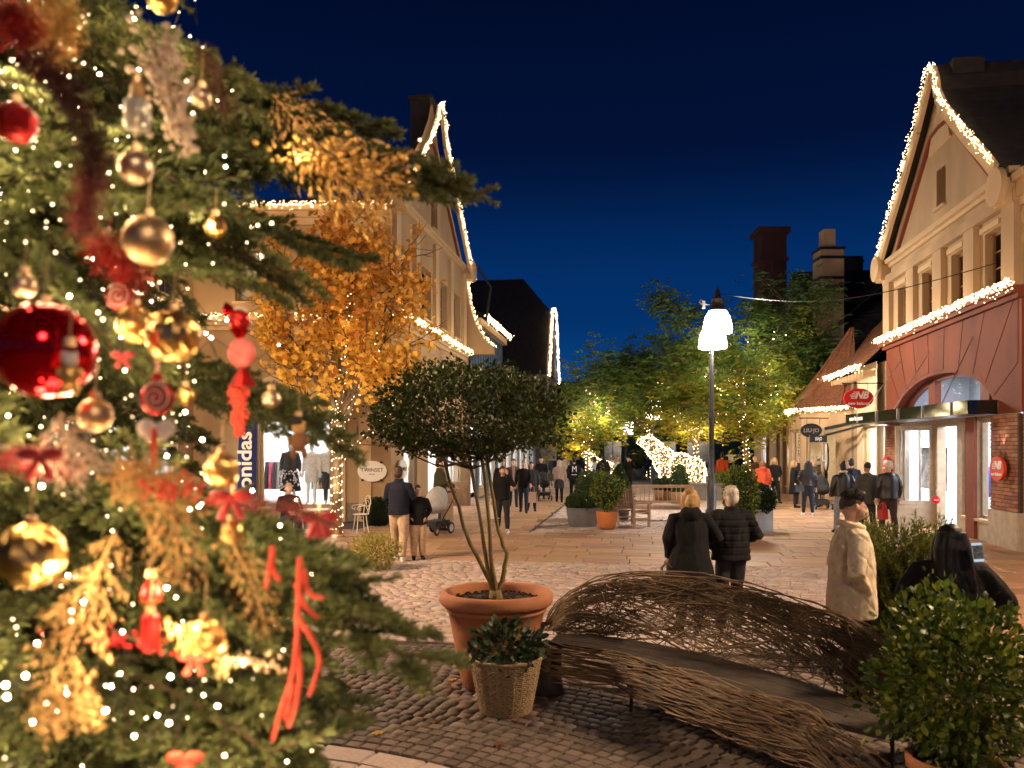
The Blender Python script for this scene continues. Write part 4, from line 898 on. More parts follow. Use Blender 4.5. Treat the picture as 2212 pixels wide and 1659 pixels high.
# ---------------------------------------------------------------- shrubs
def shell(c, rad, n, fill=.35, lump=.12, flat=None, seed=0):
    """Points through a lumpy ellipsoid, denser near its surface, with outward directions."""
    c = np.array(c); rad = np.array(rad); d = nrs.normal(size=(n, 3)); d /= np.linalg.norm(d, axis=1, keepdims=True)
    off_ = np.array([mnoise.noise(Vector((x * 1.9 + seed, y * 1.9, z * 1.9 + 3.1 * seed))) + .5 * mnoise.noise(Vector((x * 4.5, y * 4.5 + seed, z * 4.5))) for x, y, z in d])
    k = (1 - fill * nrs.random_sample(n) ** 1.6) * (1 + lump * off_); P = c + d * rad * k[:, None]
    if flat is not None: P[:, 2] = np.where(P[:, 2] < flat, flat + (flat - P[:, 2]) * .25 * nrs.random_sample(n), P[:, 2])
    return P, d
BOX = [(.04, .082, .02), (.03, .062, .016), (.055, .10, .024)]; LAU = [(.10, .165, .022), (.065, .12, .018), (.16, .21, .025), (.04, .075, .014), (.24, .25, .03)]; HOL = [(.042, .072, .014), (.028, .052, .011), (.065, .095, .018), (.06, .066, .015)]
def topiary(par, c, rad, n, sz, cols=BOX, m='leaf_glossy', lump=.06, fill=.2, name='foliage', **kw):
    P, d = shell(c, rad, n, fill, lump, seed=c[0]); D = d + nrs.normal(0, .7, (n, 3)); leaf_mass(par, P, D, nrs.uniform(.7, 1.2, n) * sz, pick(cols, n), m, LF_V, LF_F, name=name, **kw)
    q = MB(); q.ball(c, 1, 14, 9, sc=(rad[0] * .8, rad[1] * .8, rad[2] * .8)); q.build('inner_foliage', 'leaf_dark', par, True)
def pot(par, c, prof, m, n=28, soil=None, name='pot'):
    q = MB(); q.lathe(prof, n, c, cap1=False); q.build(name, m, par, True)
    if soil: q = MB(); q.lathe([(.001, soil[1]), (soil[0] * .5, soil[1] + .015), (soil[0], soil[1])], n, c, cap0=False, cap1=False); q.build('soil', 'soil', par)
# big terracotta pot with umbrella-clipped holly
hp = Vector((-.14, 7.25, 0)); ht = thing('potted_holly_tree', hp, 'umbrella shaped evergreen on bare stems in the big terracotta pot', 'potted tree')
pot(ht, hp, [(.0, 0), (.30, 0), (.31, .02), (.345, .2), (.40, .50), (.43, .655), (.45, .665), (.455, .685), (.445, .695), (.45, .705), (.48, .715), (.502, .735), (.508, .765), (.505, .80), (.49, .828), (.465, .838), (.445, .832), (.43, .81), (.42, .74)], 'terracotta', 48, (.42, .75))
q = MB()
for k in range(260):
    a, r_ = rnd.random() * 6.283, .41 * math.sqrt(rnd.random()); q.ball(hp + Vector((r_ * math.cos(a), r_ * math.sin(a), .765)), rnd.uniform(.008, .02), 5, 3, sc=(1, 1, .5))
q.build('bark_chips', 'soil', ht)['kind'] = 'stuff'
def P2(px, py, dd=0): return at(px, py, 7.25 + dd)
stems = [[(1070, 1290, 0), (1059, 1258, 0), (1017, 1178, 0), (974, 1051, -.05), (958, 985, -.1)], [(1070, 1290, 0), (1054, 1231, .05), (1034, 1101, .1), (1010, 968, .1)], [(1072, 1290, 0), (1060, 1200, -.05), (1049, 1051, -.1), (1037, 962, -.15)], [(1072, 1290, 0), (1089, 1235, 0), (1095, 1195, .02), (1076, 1145, .04), (1061, 1051, .05), (1050, 972, .1)]]
mb = MB(); mb.tube([P2(1072, 1312), P2(1071, 1296), P2(1070, 1275)], [.062, .066, .05], 10); twigs = []
for s_ in stems:
    pts = [P2(*p) for p in s_]; fine = []
    for a, b in zip(pts, pts[1:]): fine += [a, a.lerp(b, .33) + Vector((rnd.gauss(0, .006), 0, 0)), a.lerp(b, .66) + Vector((rnd.gauss(0, .006), 0, 0))]
    fine.append(pts[-1]); mb.tube(fine, [.0225 - .010 * i / len(fine) for i in range(len(fine))], 8, cap=False)
    for k in range(9):
        b = fine[-1 - rnd.randint(0, 1)]; e_ = at(rnd.uniform(840, 1180), rnd.uniform(900, 965), 7.25 + rnd.uniform(-.5, .5)); mb.tube(limb(b, e_, 5, .08, .08), [.011, .01, .008, .006, .005, .004], 5, cap=False); twigs.append(e_)
        for j in range(3): f_ = e_ + Vector((rnd.gauss(0, .18), rnd.gauss(0, .18), abs(rnd.gauss(.1, .1)))); mb.tube(limb(e_.lerp(b, .3), f_, 3, .08), [.006, .005, .004, .003], 4, cap=False)
mb.build('stem', 'bark_green', ht, True)
cx = at(1010, 905, 7.25); n = 16000; d = nrs.normal(size=(n, 3)); d /= np.linalg.norm(d, axis=1, keepdims=True)
lum = np.array([mnoise.noise(Vector((x * 2.2, y * 2.2, z * 2.2 + 5))) + .6 * mnoise.noise(Vector((x * 6, y * 6, z * 6))) for x, y, z in d]); kk = (1 - .5 * nrs.random_sample(n) ** 1.5) * (1 + .19 * lum)
Pn = np.array(cx) + d * np.array((.86, .84, .5)) * kk[:, None]; low = Pn[:, 2] < cx.z - .12; Pn[low, 2] = cx.z - .12 - (cx.z - .12 - Pn[low, 2]) * .5 + .05 * lum[low]
spr = nrs.random_sample(n) < .10; sp_c = d[nrs.randint(0, n, 60)]; near = (d @ sp_c.T).max(1) > .985; Pn[near] += (d * np.array((.86, .84, .5)))[near] * nrs.uniform(.0, .16, (near.sum(), 1)); holes = np.array([mnoise.noise(Vector((x * 6.5, y * 6.5, z * 6.5 + 2))) for x, y, z in Pn]); keep = (holes > -.10 - .25 * np.clip((Pn[:, 2] - (cx.z - .2)) / .5, 0, 1)) | (nrs.random_sample(n) < .12); Pn, d, lum = Pn[keep], d[keep], lum[keep]; n = len(Pn)
cols = pick(HOL, n) * (1 + .45 * lum[:, None]).clip(.5, 1.8); leaf_mass(ht, Pn, d + nrs.normal(0, .8, (n, 3)), nrs.uniform(.028, .052, n), cols, 'leaf_glossy', LF_V, LF_F, 290, 'crown', 'leaf', keyf=lambda P: np.linalg.norm(P - np.array((0, 0, HC)), axis=1) + nrs.random_sample(len(P)) * .8, pm=leaf_meshes(HOL, LF_V, LF_F, 'leaf_glossy'))
# wicker basket with dark leafy plant
bp_ = Vector((-.05, 6.5, 0)); bk = thing('basket_planter', bp_, 'round wicker basket with dark leaved plant beside the big pot', 'planter')
MA('wicker', (0.36, 0.25, 0.14), .7, var=.3, scale=30, bump=.3)
q = MB(); Hb = .42
for k in range(26):
    z = .012 + k * .0165; rr = .195 + .085 * (z / Hb) ** .9; pts = []
    for j in range(73):
        a = 2 * math.pi * j / 72; w = .006 * (1 if (j + k) % 2 else -1); pts.append(bp_ + Vector(((rr + w) * math.cos(a), (rr + w) * math.sin(a), z + rnd.gauss(0, .0012))))
    q.tube(pts, .0075, 4, cap=False)
q.build('weave', 'wicker', bk)['kind'] = 'stuff'
for k in range(24):
    q = MB(); a = 2 * math.pi * k / 24; q.tube([bp_ + Vector((math.cos(a) * r_, math.sin(a) * r_, z)) for r_, z in ((.193, 0), (.24, .2), (.281, .43))], .008, 5); q.build('stake', 'wicker', bk)
q = MB(); q.tube([bp_ + Vector((.285 * math.cos(a), .285 * math.sin(a), .435 + .004 * math.sin(9 * a))) for a in [2 * math.pi * j / 48 for j in range(49)]], .014, 6); q.build('rim', 'wicker', bk); pot(bk, bp_, [(.17, .01), (.25, .36), (.26, .38)], 'soil', 20, (.26, .37), 'liner')
DK = [(.018, .04, .02), (.028, .055, .022), (.014, .028, .018), (.06, .085, .03)]
P, d = shell(bp_ + Vector((0, 0, .5)), (.28, .28, .2), 420, .6, .25); leaf_mass(bk, P, d + nrs.normal(0, .4, (420, 3)) + np.array((0, 0, .15)), nrs.uniform(.045, .10, 420), pick(DK, 420), 'leaf_glossy', LF_V, LF_F, 200, 'foliage', 'leaf', pm=leaf_meshes(DK, LF_V, LF_F, 'leaf_glossy'))
# laurel ball in the right corner
lp = Vector(((2062 - CX) / F * 4.55, 4.55, 0)); lt = thing('potted_laurel', lp, 'glossy green laurel bush in terracotta pot, bottom right corner', 'potted shrub')
pot(lt, lp, [(.0, 0), (.16, 0), (.2, .24), (.22, .29), (.25, .3), (.255, .36), (.24, .375), (.22, .36), (.21, .3)], 'terracotta', 36, (.215, .33))
mb = MB(); tips = []
for k in range(6): grow(mb, lp + Vector((rnd.gauss(0, .02), rnd.gauss(0, .02), .33)), Vector((rnd.gauss(0, .35), rnd.gauss(0, .35), 1)).normalized(), .3, .012, 2, tips, .45, .1, 3)
mb.build('stem', 'bark', lt); n = 4600; P, d = shell(lp + Vector((.015, 0, .80)), (.42, .42, .47), n, .55, .32, seed=3); sp_c = d[nrs.randint(0, n, 16)]; nr_ = (d @ sp_c.T).max(1) > .985; P[nr_] += (d * .45)[nr_] * nrs.uniform(0, .28, (nr_.sum(), 1))
leaf_mass(lt, P, d + nrs.normal(0, .55, (n, 3)) + np.array((0, 0, .25)), nrs.uniform(.032, .066, n), pick(LAU, n, .3), 'leaf_glossy', LF_V, LF_F, 295, 'crown', 'leaf', keyf=lambda P: P[:, 1] + nrs.random_sample(len(P)) * .2, pm=leaf_meshes(LAU, LF_V, LF_F, 'leaf_glossy'))
# feathery conifer between the man and the long haired woman
cb = Vector(((1955 - CX) / F * 7.9, 7.9, 0)); ct = thing('conifer_bush', cb, 'feathery green conifer bush behind the man in the cream jacket', 'shrub')
mb = MB(); P, D, Cc = [], [], []
for k in range(560):
    a = rnd.random() * 6.283; z0 = rnd.uniform(.1, 1.0); r0 = .47 * (1 - .35 * max(0, z0 - .5)); tip = cb + Vector((r0 * math.cos(a) * rnd.uniform(.75, 1.15), r0 * math.sin(a), z0 + rnd.uniform(.25, .52))); b = cb + Vector((.05 * math.cos(a), .05 * math.sin(a), z0 * .8)); pts = limb(b, tip, 6, .04, .12); mb.tube(pts, [.008, .007, .006, .005, .004, .003, .002], 4, cap=False)
    for i in range(2, 7):
        dd = (pts[i] - pts[i - 1]).normalized()
        for j in range(16):
            p = pts[i - 1].lerp(pts[i], rnd.random()); P.append(p); v = dd * .9 + Vector((rnd.gauss(0, .6), rnd.gauss(0, .6), rnd.gauss(0, .4))); D.append(v); t = i / 6; Cc.append(((.03 + .09 * t * t), (.05 + .1 * t * t), .014))  # lit tips put into the colour: shoots paler outwards
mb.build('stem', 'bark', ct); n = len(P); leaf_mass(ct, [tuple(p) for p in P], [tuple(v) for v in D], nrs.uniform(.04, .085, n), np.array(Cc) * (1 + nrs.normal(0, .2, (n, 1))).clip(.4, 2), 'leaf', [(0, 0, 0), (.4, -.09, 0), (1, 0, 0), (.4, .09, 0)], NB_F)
# topiary group by the benches
def gpos(px, d): return Vector(((px - CX) / F * d, d, 0))
c = gpos(1258, 22.3); t = thing('box_planter', c, 'square grey planter holding a low clipped box mound', 'planter', rz=-TH)
q = MB(); w = .4
for r0, r1, z0, z1 in ((.36, .42, 0, .5),): q.add([c + Vector((sx * r0, sy * r0, z0)) for sx, sy in ((-1, -1), (1, -1), (1, 1), (-1, 1))] + [c + Vector((sx * r1, sy * r1, z1)) for sx, sy in ((-1, -1), (1, -1), (1, 1), (-1, 1))], [(3, 2, 1, 0), (0, 1, 5, 4), (1, 2, 6, 5), (2, 3, 7, 6), (3, 0, 4, 7), (4, 5, 6, 7)])
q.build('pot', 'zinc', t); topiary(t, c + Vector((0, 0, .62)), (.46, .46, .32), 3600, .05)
c = gpos(1311, 21.3); t = thing('potted_shrub', c, 'loose leafy shrub on short stem in a bright orange pot', 'potted shrub'); pot(t, c, [(.0, 0), (.17, 0), (.22, .06), (.26, .2), (.285, .44), (.28, .46), (.26, .45)], 'terracotta_orange', 26, (.26, .42)); q = MB(); q.tube([c + Vector((0, 0, .42)), c + Vector((.02, 0, .85))], .03, 8); q.build('stem', 'bark', t); topiary(t, c + Vector((.0, 0, 1.0)), (.44, .44, .46), 1500, .085, LAU, lump=.2, fill=.5)
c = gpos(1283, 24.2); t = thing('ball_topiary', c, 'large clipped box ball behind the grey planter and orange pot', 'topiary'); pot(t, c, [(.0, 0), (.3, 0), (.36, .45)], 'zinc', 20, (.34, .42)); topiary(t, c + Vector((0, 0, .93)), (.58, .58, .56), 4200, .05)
c = gpos(1337, 24.4); t = thing('cone_topiary', c, 'clipped pointed box cone left of the wooden benches', 'topiary'); pot(t, c, [(.0, 0), (.28, 0), (.34, .4)], 'zinc', 20, (.32, .38))
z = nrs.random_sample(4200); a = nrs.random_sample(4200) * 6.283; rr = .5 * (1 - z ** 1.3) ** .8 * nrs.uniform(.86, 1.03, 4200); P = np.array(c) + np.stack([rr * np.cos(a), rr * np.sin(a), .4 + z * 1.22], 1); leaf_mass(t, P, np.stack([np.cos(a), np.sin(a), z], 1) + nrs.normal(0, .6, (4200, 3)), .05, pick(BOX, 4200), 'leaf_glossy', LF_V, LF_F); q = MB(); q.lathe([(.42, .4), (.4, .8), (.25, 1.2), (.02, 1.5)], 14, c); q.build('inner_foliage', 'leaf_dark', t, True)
c = gpos(1598, 19.5); t = thing('tall_potted_bush', c, 'upright leafy bush in terracotta pot, right of the tall lamp', 'potted shrub'); pot(t, c, [(.0, 0), (.2, 0), (.28, .42), (.27, .44)], 'terracotta', 26, (.25, .4)); topiary(t, c + Vector((.03, 0, 1.03)), (.42, .42, .68), 2600, .075, LAU, lump=.16, fill=.4)
c = gpos(1637, 21.0); t = thing('grey_planter', c, 'square grey metal planter with round bushy pine, right of the lamp', 'planter', rz=R(28)); Mr = Matrix.Rotation(R(28), 4, 'Z'); q = MB()
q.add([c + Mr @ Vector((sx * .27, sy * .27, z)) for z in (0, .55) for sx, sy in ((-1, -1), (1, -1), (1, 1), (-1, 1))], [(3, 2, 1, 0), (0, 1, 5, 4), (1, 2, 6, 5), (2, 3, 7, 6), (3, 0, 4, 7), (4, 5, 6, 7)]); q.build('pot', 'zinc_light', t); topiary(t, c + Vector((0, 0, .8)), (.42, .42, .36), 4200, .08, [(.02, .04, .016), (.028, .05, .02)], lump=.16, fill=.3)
c = gpos(815, 22.3); t = thing('hedge_ball', c, 'dark round clipped bush against the left shop wall', 'shrub'); topiary(t, c + Vector((0, 0, .36)), (.42, .42, .4), 4200, .05, [(.016, .036, .012), (.022, .045, .014)])
c = gpos(812, 14.2); t = thing('yellow_shrub', c, 'small yellow green shrub at the feet of the man with beige trousers', 'shrub'); YL = [(.34, .3, .05), (.22, .24, .04), (.42, .36, .09)]; P, d = shell(c + Vector((0, 0, .3)), (.44, .4, .34), 2600, .6, .3); leaf_mass(t, P, d + nrs.normal(0, .6, (2600, 3)), nrs.uniform(.03, .055, 2600), pick(YL, 2600), 'leaf', LF_V, LF_F); mb = MB(); tips = []
for k in range(5): grow(mb, c, Vector((rnd.gauss(0, .5), rnd.gauss(0, .5), 1)).normalized(), .25, .01, 1, tips)
mb.build('stem', 'bark', t)
MA('wood_planter', (0.28, .16, .08), .7, var=.2, scale=8)
for px, d, lab, cone in ((1434, 33, 'wooden tub with low leafy plants in front of the glowing bear', 0), (1467, 31.5, 'small pointed box cone in front of the glowing bear', 1)):
    c = gpos(px, d); t = thing('wooden_tub', c, lab, 'planter'); pot(t, c, [(.0, 0), (.36, 0), (.4, .42), (.38, .44)], 'wood_planter', 12, (.36, .4))
    topiary(t, c + Vector((0, 0, .62 if not cone else .85)), (.42, .42, .28) if not cone else (.33, .33, .62), 1500, .08, DK if not cone else BOX, lump=.2 if not cone else .05)
for px, d, lab in ((1378, 58, 'round clipped bush in pot far up the street'), (1395, 66, 'small clipped bush near the far green shop')):
    c = gpos(px, d); t = thing('potted_bush', c, lab, 'potted shrub'); pot(t, c, [(.0, 0), (.4, 0), (.5, .7)], 'zinc', 14, (.45, .65)); topiary(t, c + Vector((0, 0, 1.3)), (.8, .8, .75), 1200, .14)
# ---------------------------------------------------------------- street trees
def street_tree(px, d, label, pcx, pcy, rw, rh, n, cols, H0, lights=True, seed=1, trunk_r=.13, llab='', fr=.022, feather=(.2, .42)):
    c = gpos(px, d); t = thing('street_tree', c, label, 'tree', 'green trees down the middle of the street'); cc = at(pcx, pcy, d); mb = MB(); tips = []
    tr = limb(c, Vector((c.x * .6 + cc.x * .4, d, cc.z - rh * .2)), 6, .02); mb.tube(tr, [trunk_r * (1 - .5 * i / 6) for i in range(7)], 9, cap=False); lim = []
    for k in range(22):
        a = 2.4 * k; v = Vector((math.cos(a) * rw * rnd.uniform(.6, .98), math.sin(a) * rw * .8 * rnd.uniform(.5, .95), rh * rnd.uniform(-.5, .9))); b = tr[3].lerp(tr[-1], rnd.random()); pts = limb(b, cc + v, 6, .06, -.06); lim.append(pts); mb.tube(pts, [.06 * (1 - .8 * i / 6) for i in range(7)], 5, cap=False)
        for p in pts[2:]:
            for j in range(3): v2 = (p - cc).normalized() * .5 + Vector((rnd.gauss(0, .7), rnd.gauss(0, .7), rnd.gauss(.1, .45))); q = p + v2 * rnd.uniform(.4, 1.1); mb.tube(limb(p, q, 3, .05), [.018, .014, .01, .006], 3, cap=False); tips.append((q, v2)); tips.append((p.lerp(q, .55), v2))
    mb.build('trunk', 'bark', t, True); P, D, Cc, S = [], [], [], []; per = max(1, n // len(tips)); cols = np.array(cols)
    for q, v in tips:
        tone = rnd.gauss(1, .22); ci = min(len(cols) - 1, max(0, int((.5 - (q.z - cc.z) / rh * .5 + rnd.gauss(0, .18)) * len(cols)))); rd = rnd.uniform(.22, .42)  # lower tips get yellower tones: warm light painted into the leaves
        for fronds in range(per // 7 + 1):
            a = q + Vector((rnd.gauss(0, rd), rnd.gauss(0, rd), rnd.gauss(0, rd * .75))); fd = Vector((rnd.gauss(0, 1), rnd.gauss(0, 1), rnd.gauss(-.25, .4))).normalized(); L = rnd.uniform(*feather); side = fd.cross(Vector((0, 0, 1))).normalized()
            for j in range(7):
                s_ = 1 if j % 2 else -1; P.append(a + fd * L * j / 7); D.append(fd * .5 + side * s_ + Vector((0, 0, rnd.gauss(-.1, .2)))); Cc.append(cols[ci] * tone); S.append(L * .6 * rnd.uniform(.7, 1.1))
    leaf_mass(t, [tuple(p) for p in P], [tuple(v) for v in D], np.array(S), np.array(Cc).clip(.004, 1), 'leaf', [(0, 0, 0), (.5, -.17, .02), (1, 0, 0), (.5, .17, .02)], NB_F, name='crown')
    if lights:
        ex = []
        for pts in lim:
            for a, b in zip(pts[:5], pts[1:5]):
                for k in range(5):
                    if rnd.random() < .5: p = a.lerp(b, rnd.random()); ex.append((p.x + rnd.gauss(0, .06), p.y + rnd.gauss(0, .06) - .05, p.z + rnd.gauss(0, .06)))
        wrap_lights(tr, [trunk_r * (1 - .5 * i / 6) for i in range(7)], llab, spots=[lim[i][rnd.randint(2, 4)] + Vector((0, -.5, rnd.uniform(-.5, .1))) for i in range(0, len(lim), 2)], turns=26, dens=22, r=fr, W_=55, extra=ex)
    return t
GRN = [(.06, .125, .03), (.075, .145, .026), (.10, .165, .022), (.17, .20, .02), (.32, .28, .018)]  # green to yellow, the yellow end standing for warm light
street_tree(1617, 34, 'big feathery green tree right of the tall lamp, trunk wound with lights', 1590, 800, 4.0, 3.7, 60000, GRN, 0, llab='fairy lights on the tree right of the tall lamp')
street_tree(1512, 38, 'leafy tree behind the glowing bear, warm light painted into its yellow lower leaves', 1470, 850, 3.0, 2.5, 26000, GRN[1:], 0, llab='fairy lights on the tree behind the glowing bear')
street_tree(1265, 36, 'green tree left of the street centre behind the topiary', 1285, 880, 2.1, 2.4, 26000, GRN, 0, llab='fairy lights on the tree left of the street centre', trunk_r=.1)
street_tree(1400, 60, 'distant loose green tree over the middle of the street', 1395, 835, 3.6, 3.0, 20000, GRN, 0, llab='fairy lights on the distant middle tree', fr=.03, feather=(.3, .6))
# potted stub: rough bark trunk with planter beside the bear
c = gpos(1512, 33.5); t = thing('tree_planter', c, 'long stone planter round the tree by the glowing bear', 'planter'); q = MB(); q.box(c.x - 1.0, c.x + 1.9, c.y - .35, c.y + .35, 0, .62); q.box(c.x - 1.06, c.x + 1.96, c.y - .41, c.y + .41, .62, .7); q.build('box', 'plinth', t); topiary(t, c + Vector((1.2, -.1, .85)), (.6, .4, .35), 1600, .08, LAU, lump=.25)

# fallen leaves on the paving
n = 260; P = []
for k in range(n):
    if k < 170: x, y = rnd.uniform(-1.5, 4), rnd.uniform(5.2, 15)
    else: x, y = ab.x + rnd.gauss(0, 1.6), ab.y + rnd.gauss(-.6, 1.2)
    P.append((x, y, .012))
D = nrs.normal(size=(n, 3)); D[:, 2] *= .08; A = D / np.linalg.norm(D, axis=1, keepdims=True); B = np.cross(np.array([0, 0, 1.0]) + nrs.normal(0, .15, (n, 3)), A); B /= np.linalg.norm(B, axis=1, keepdims=True); C = np.cross(A, B); s = nrs.uniform(.03, .085, n)[:, None]
V, Fc = scatter(np.array(P), A * s, B * s, C * s, TU_V, TU_F); o = link('fallen_leaves', np_mesh('fallen_leaves', V, Fc, 'leaf_autumn', np.repeat(pick([(.4, .2, .05), (.22, .1, .03), (.5, .32, .08)], n), len(TU_F), 0))); o['kind'] = 'stuff'; o['label'] = 'scattered fallen leaves on the paving'; o['category'] = 'leaves'
# ================================================================ STREET FURNITURE AND SIGNS
# ---- woven willow bench
wb_pts_f = [(.30, 6.95), (.80, 6.60), (1.17, 6.08), (1.48, 5.53), (1.78, 5.12), (1.98, 4.86), (2.2, 4.66)]
wb_pts_b = [(.40, 7.28), (.90, 7.14), (1.50, 6.62), (2.02, 5.88), (2.30, 5.35), (2.46, 5.08), (2.55, 4.9)]
MT['_'] = None; del MT['_']
wb_top = [(.28, 7.1, .50), (.50, 7.3, .75), (1.0, 7.32, .92), (1.62, 6.85, .97), (2.12, 6.25, .92), (2.50, 5.66, .83), (2.72, 5.1, .66)]
def poly(pts, s):
    pts = [Vector(p) for p in pts]; n = len(pts) - 1; t = max(0, min(.9999, s)) * n; i = int(t); f = t - i
    p0, p1, p2, p3 = pts[max(i - 1, 0)], pts[i], pts[i + 1], pts[min(i + 2, n)]
    return 0.5 * ((2 * p1) + (p2 - p0) * f + (2 * p0 - 5 * p1 + 4 * p2 - p3) * f * f + (3 * p1 - p0 - 3 * p2 + p3) * f ** 3)
def WF(s, z, out=0): p = poly(wb_pts_f, s); q = poly(wb_pts_b, s); d = (p - q).normalized() * out; return Vector((p.x + d.x, p.y + d.y, z))
def WB(s, h):
    b, t = poly(wb_pts_b, s), poly(wb_top, s); d = (Vector((b.x, b.y, 0)) - Vector((*poly(wb_pts_f, s), 0))).normalized()
    return Vector((b.x, b.y, .44)).lerp(t, h) + d * (.10 * math.sin(math.pi * min(h, 1)))
wbo = Vector((1.4, 6.1, 0)); wb = thing('willow_bench', wbo, 'curved bench woven from brown willow rods beside the big pot', 'bench')
MA('willow', (0.20, 0.13, 0.072), .55, var=.4, scale=7, orand=.4, hue=.015, spec=.45); MA('old_board', (0.05, 0.037, 0.03), .8, var=.35, scale=10, bump=.4)
def rod(pts, r): q = MB(); q.tube(pts, [r * (1 - .35 * i / len(pts)) for i in range(len(pts))], 5); q.build('willow_rod', 'willow', wb, True)
for k in range(100):                                               # apron bundle, wrapping up at the left end and flaring at the right
    h = rnd.random(); zz = .13 + .32 * h; ph = rnd.uniform(0, 6.28); s0, s1 = (0, 1) if rnd.random() < .4 else sorted((rnd.uniform(-.05, .55), rnd.uniform(.5, 1.05)))
    pts = []
    if s0 <= 0.02:
        for t in range(4): a = t / 4; pts.append(WF(0, .02 + zz * a + .1 * a, .02 + .06 * math.sin(a * 3)) + Vector((-.05 - .05 * math.sin(a * 3) + .03 * h, .02, 0)))
    for j in range(17):
        s = s0 + (s1 - s0) * j / 16; fl = max(0, s - .72) / .28
        z = zz + .035 * math.sin(ph + s * 9) * (1 - fl) + .02 * math.sin(ph * 3 + s * 23) - fl * fl * (.16 + .3 * (1 - h)); z += .04 * math.sin(math.pi * s)
        pts.append(WF(s, max(.015, z), .03 + .05 * math.sin(math.pi * h) + rnd.gauss(0, .006) + fl * .16 * (1 - h) + .012 * math.sin(ph * 2 + s * 14)))
    rod(pts, rnd.uniform(.0045, .0075))
for k in range(52):                                               # rim bundle over the back
    h0 = rnd.uniform(.70, 1.04); ph = rnd.uniform(0, 6.28); s0 = rnd.choice([0, 0, 0, rnd.uniform(.1, .5)]); s1 = rnd.uniform(.6, 1.0); pts = []
    if s0 == 0:
        z0 = rnd.uniform(.2, .45)
        pts = [WF(.03, z0, .06) + Vector((-.02, 0, 0)), WF(0, z0 + .06, .05) + Vector((-.09, .05, 0)), WF(0, z0 + .16, -.06) + Vector((-.12, .1, .0)), WB(.03, .72) + Vector((-.07 + rnd.gauss(0, .02), -.02, .05))]
    for j in range(17):
        s = max(s0, .05) + (s1 - max(s0, .05)) * j / 16; h = h0 + .12 * math.sin(ph + s * 7) + .04 * math.sin(ph * 2 + s * 19); p = WB(s, h); p.z += rnd.gauss(0, .004); pts.append(p + Vector((rnd.gauss(0, .006), rnd.gauss(0, .012), 0)))
    rod(pts, rnd.uniform(.005, .0088))
fine_rods = MB()
for k in range(560):                                               # open lattice of crossing rods
    s0 = rnd.uniform(-.02, .95); h0 = rnd.uniform(-.12, .3) if k % 3 and k < 420 else rnd.uniform(-.1, .8); ds = rnd.choice([-1, 1]) * (rnd.uniform(.12, .5) if k < 145 else rnd.uniform(.02, .2)); dh = rnd.uniform(.3, 1.05) if k < 420 else rnd.uniform(.12, .45); bow = rnd.gauss(0, .16); o_ = rnd.gauss(0, .022); pts = []
    for j in range(12):
        t = j / 11; s = s0 + ds * t; h = h0 + dh * t + bow * math.sin(math.pi * t)
        if h > 1.04: h = 2.08 - h
        if 0 <= s <= 1: p = WB(s, h); pts.append(p + Vector((o_, o_ * .7, 0)))
    if len(pts) > 3 and k < 145: rod(pts, rnd.uniform(.004, .0075))
    elif len(pts) > 3: fine_rods.tube(pts, rnd.uniform(.003, .0055), 4, cap=False)
fine_rods.build('fine_rods', 'willow', wb, True)['kind'] = 'stuff'
for k in range(3):                                                 # seat boards
    q = MB(); N_ = 18; a, b = .03 + k * .325, .03 + k * .325 + .31
    for j in range(N_):
        s0, s1 = .01 + .97 * j / N_, .01 + .97 * (j + 1) / N_; F0, B0, F1, B1 = (Vector((*poly(w, s), .445)) for w, s in ((wb_pts_f, s0), (wb_pts_b, s0), (wb_pts_f, s1), (wb_pts_b, s1)))
        v = [F0.lerp(B0, a), F1.lerp(B1, a), F1.lerp(B1, b), F0.lerp(B0, b)]; q.add(v + [x - Vector((0, 0, .035)) for x in v], [(0, 1, 2, 3), (7, 6, 5, 4), (0, 4, 5, 1), (2, 6, 7, 3)] + ([(3, 7, 4, 0)] if j == 0 else []) + ([(1, 5, 6, 2)] if j == N_ - 1 else []))
    q.build('seat_plank', 'old_board', wb)
for s in (.2, .5, .78):
    for w in (wb_pts_f, wb_pts_b): q = MB(); p = poly(w, s); p = p.lerp(Vector((1.8, 6.3)), .08) if w is wb_pts_f else p; q.tube([(p.x, p.y, 0), (p.x, p.y, .41)], .014, 6); q.build('leg', 'black_metal', wb)
q = MB(); p = WF(0.01, 0, -.02); q.tube([p + Vector((-.02, .04, z)) for z in (0, .1, .25, .42)], [.15, .13, .125, .13], 12); q.build('end_leg', 'old_board', wb, True)
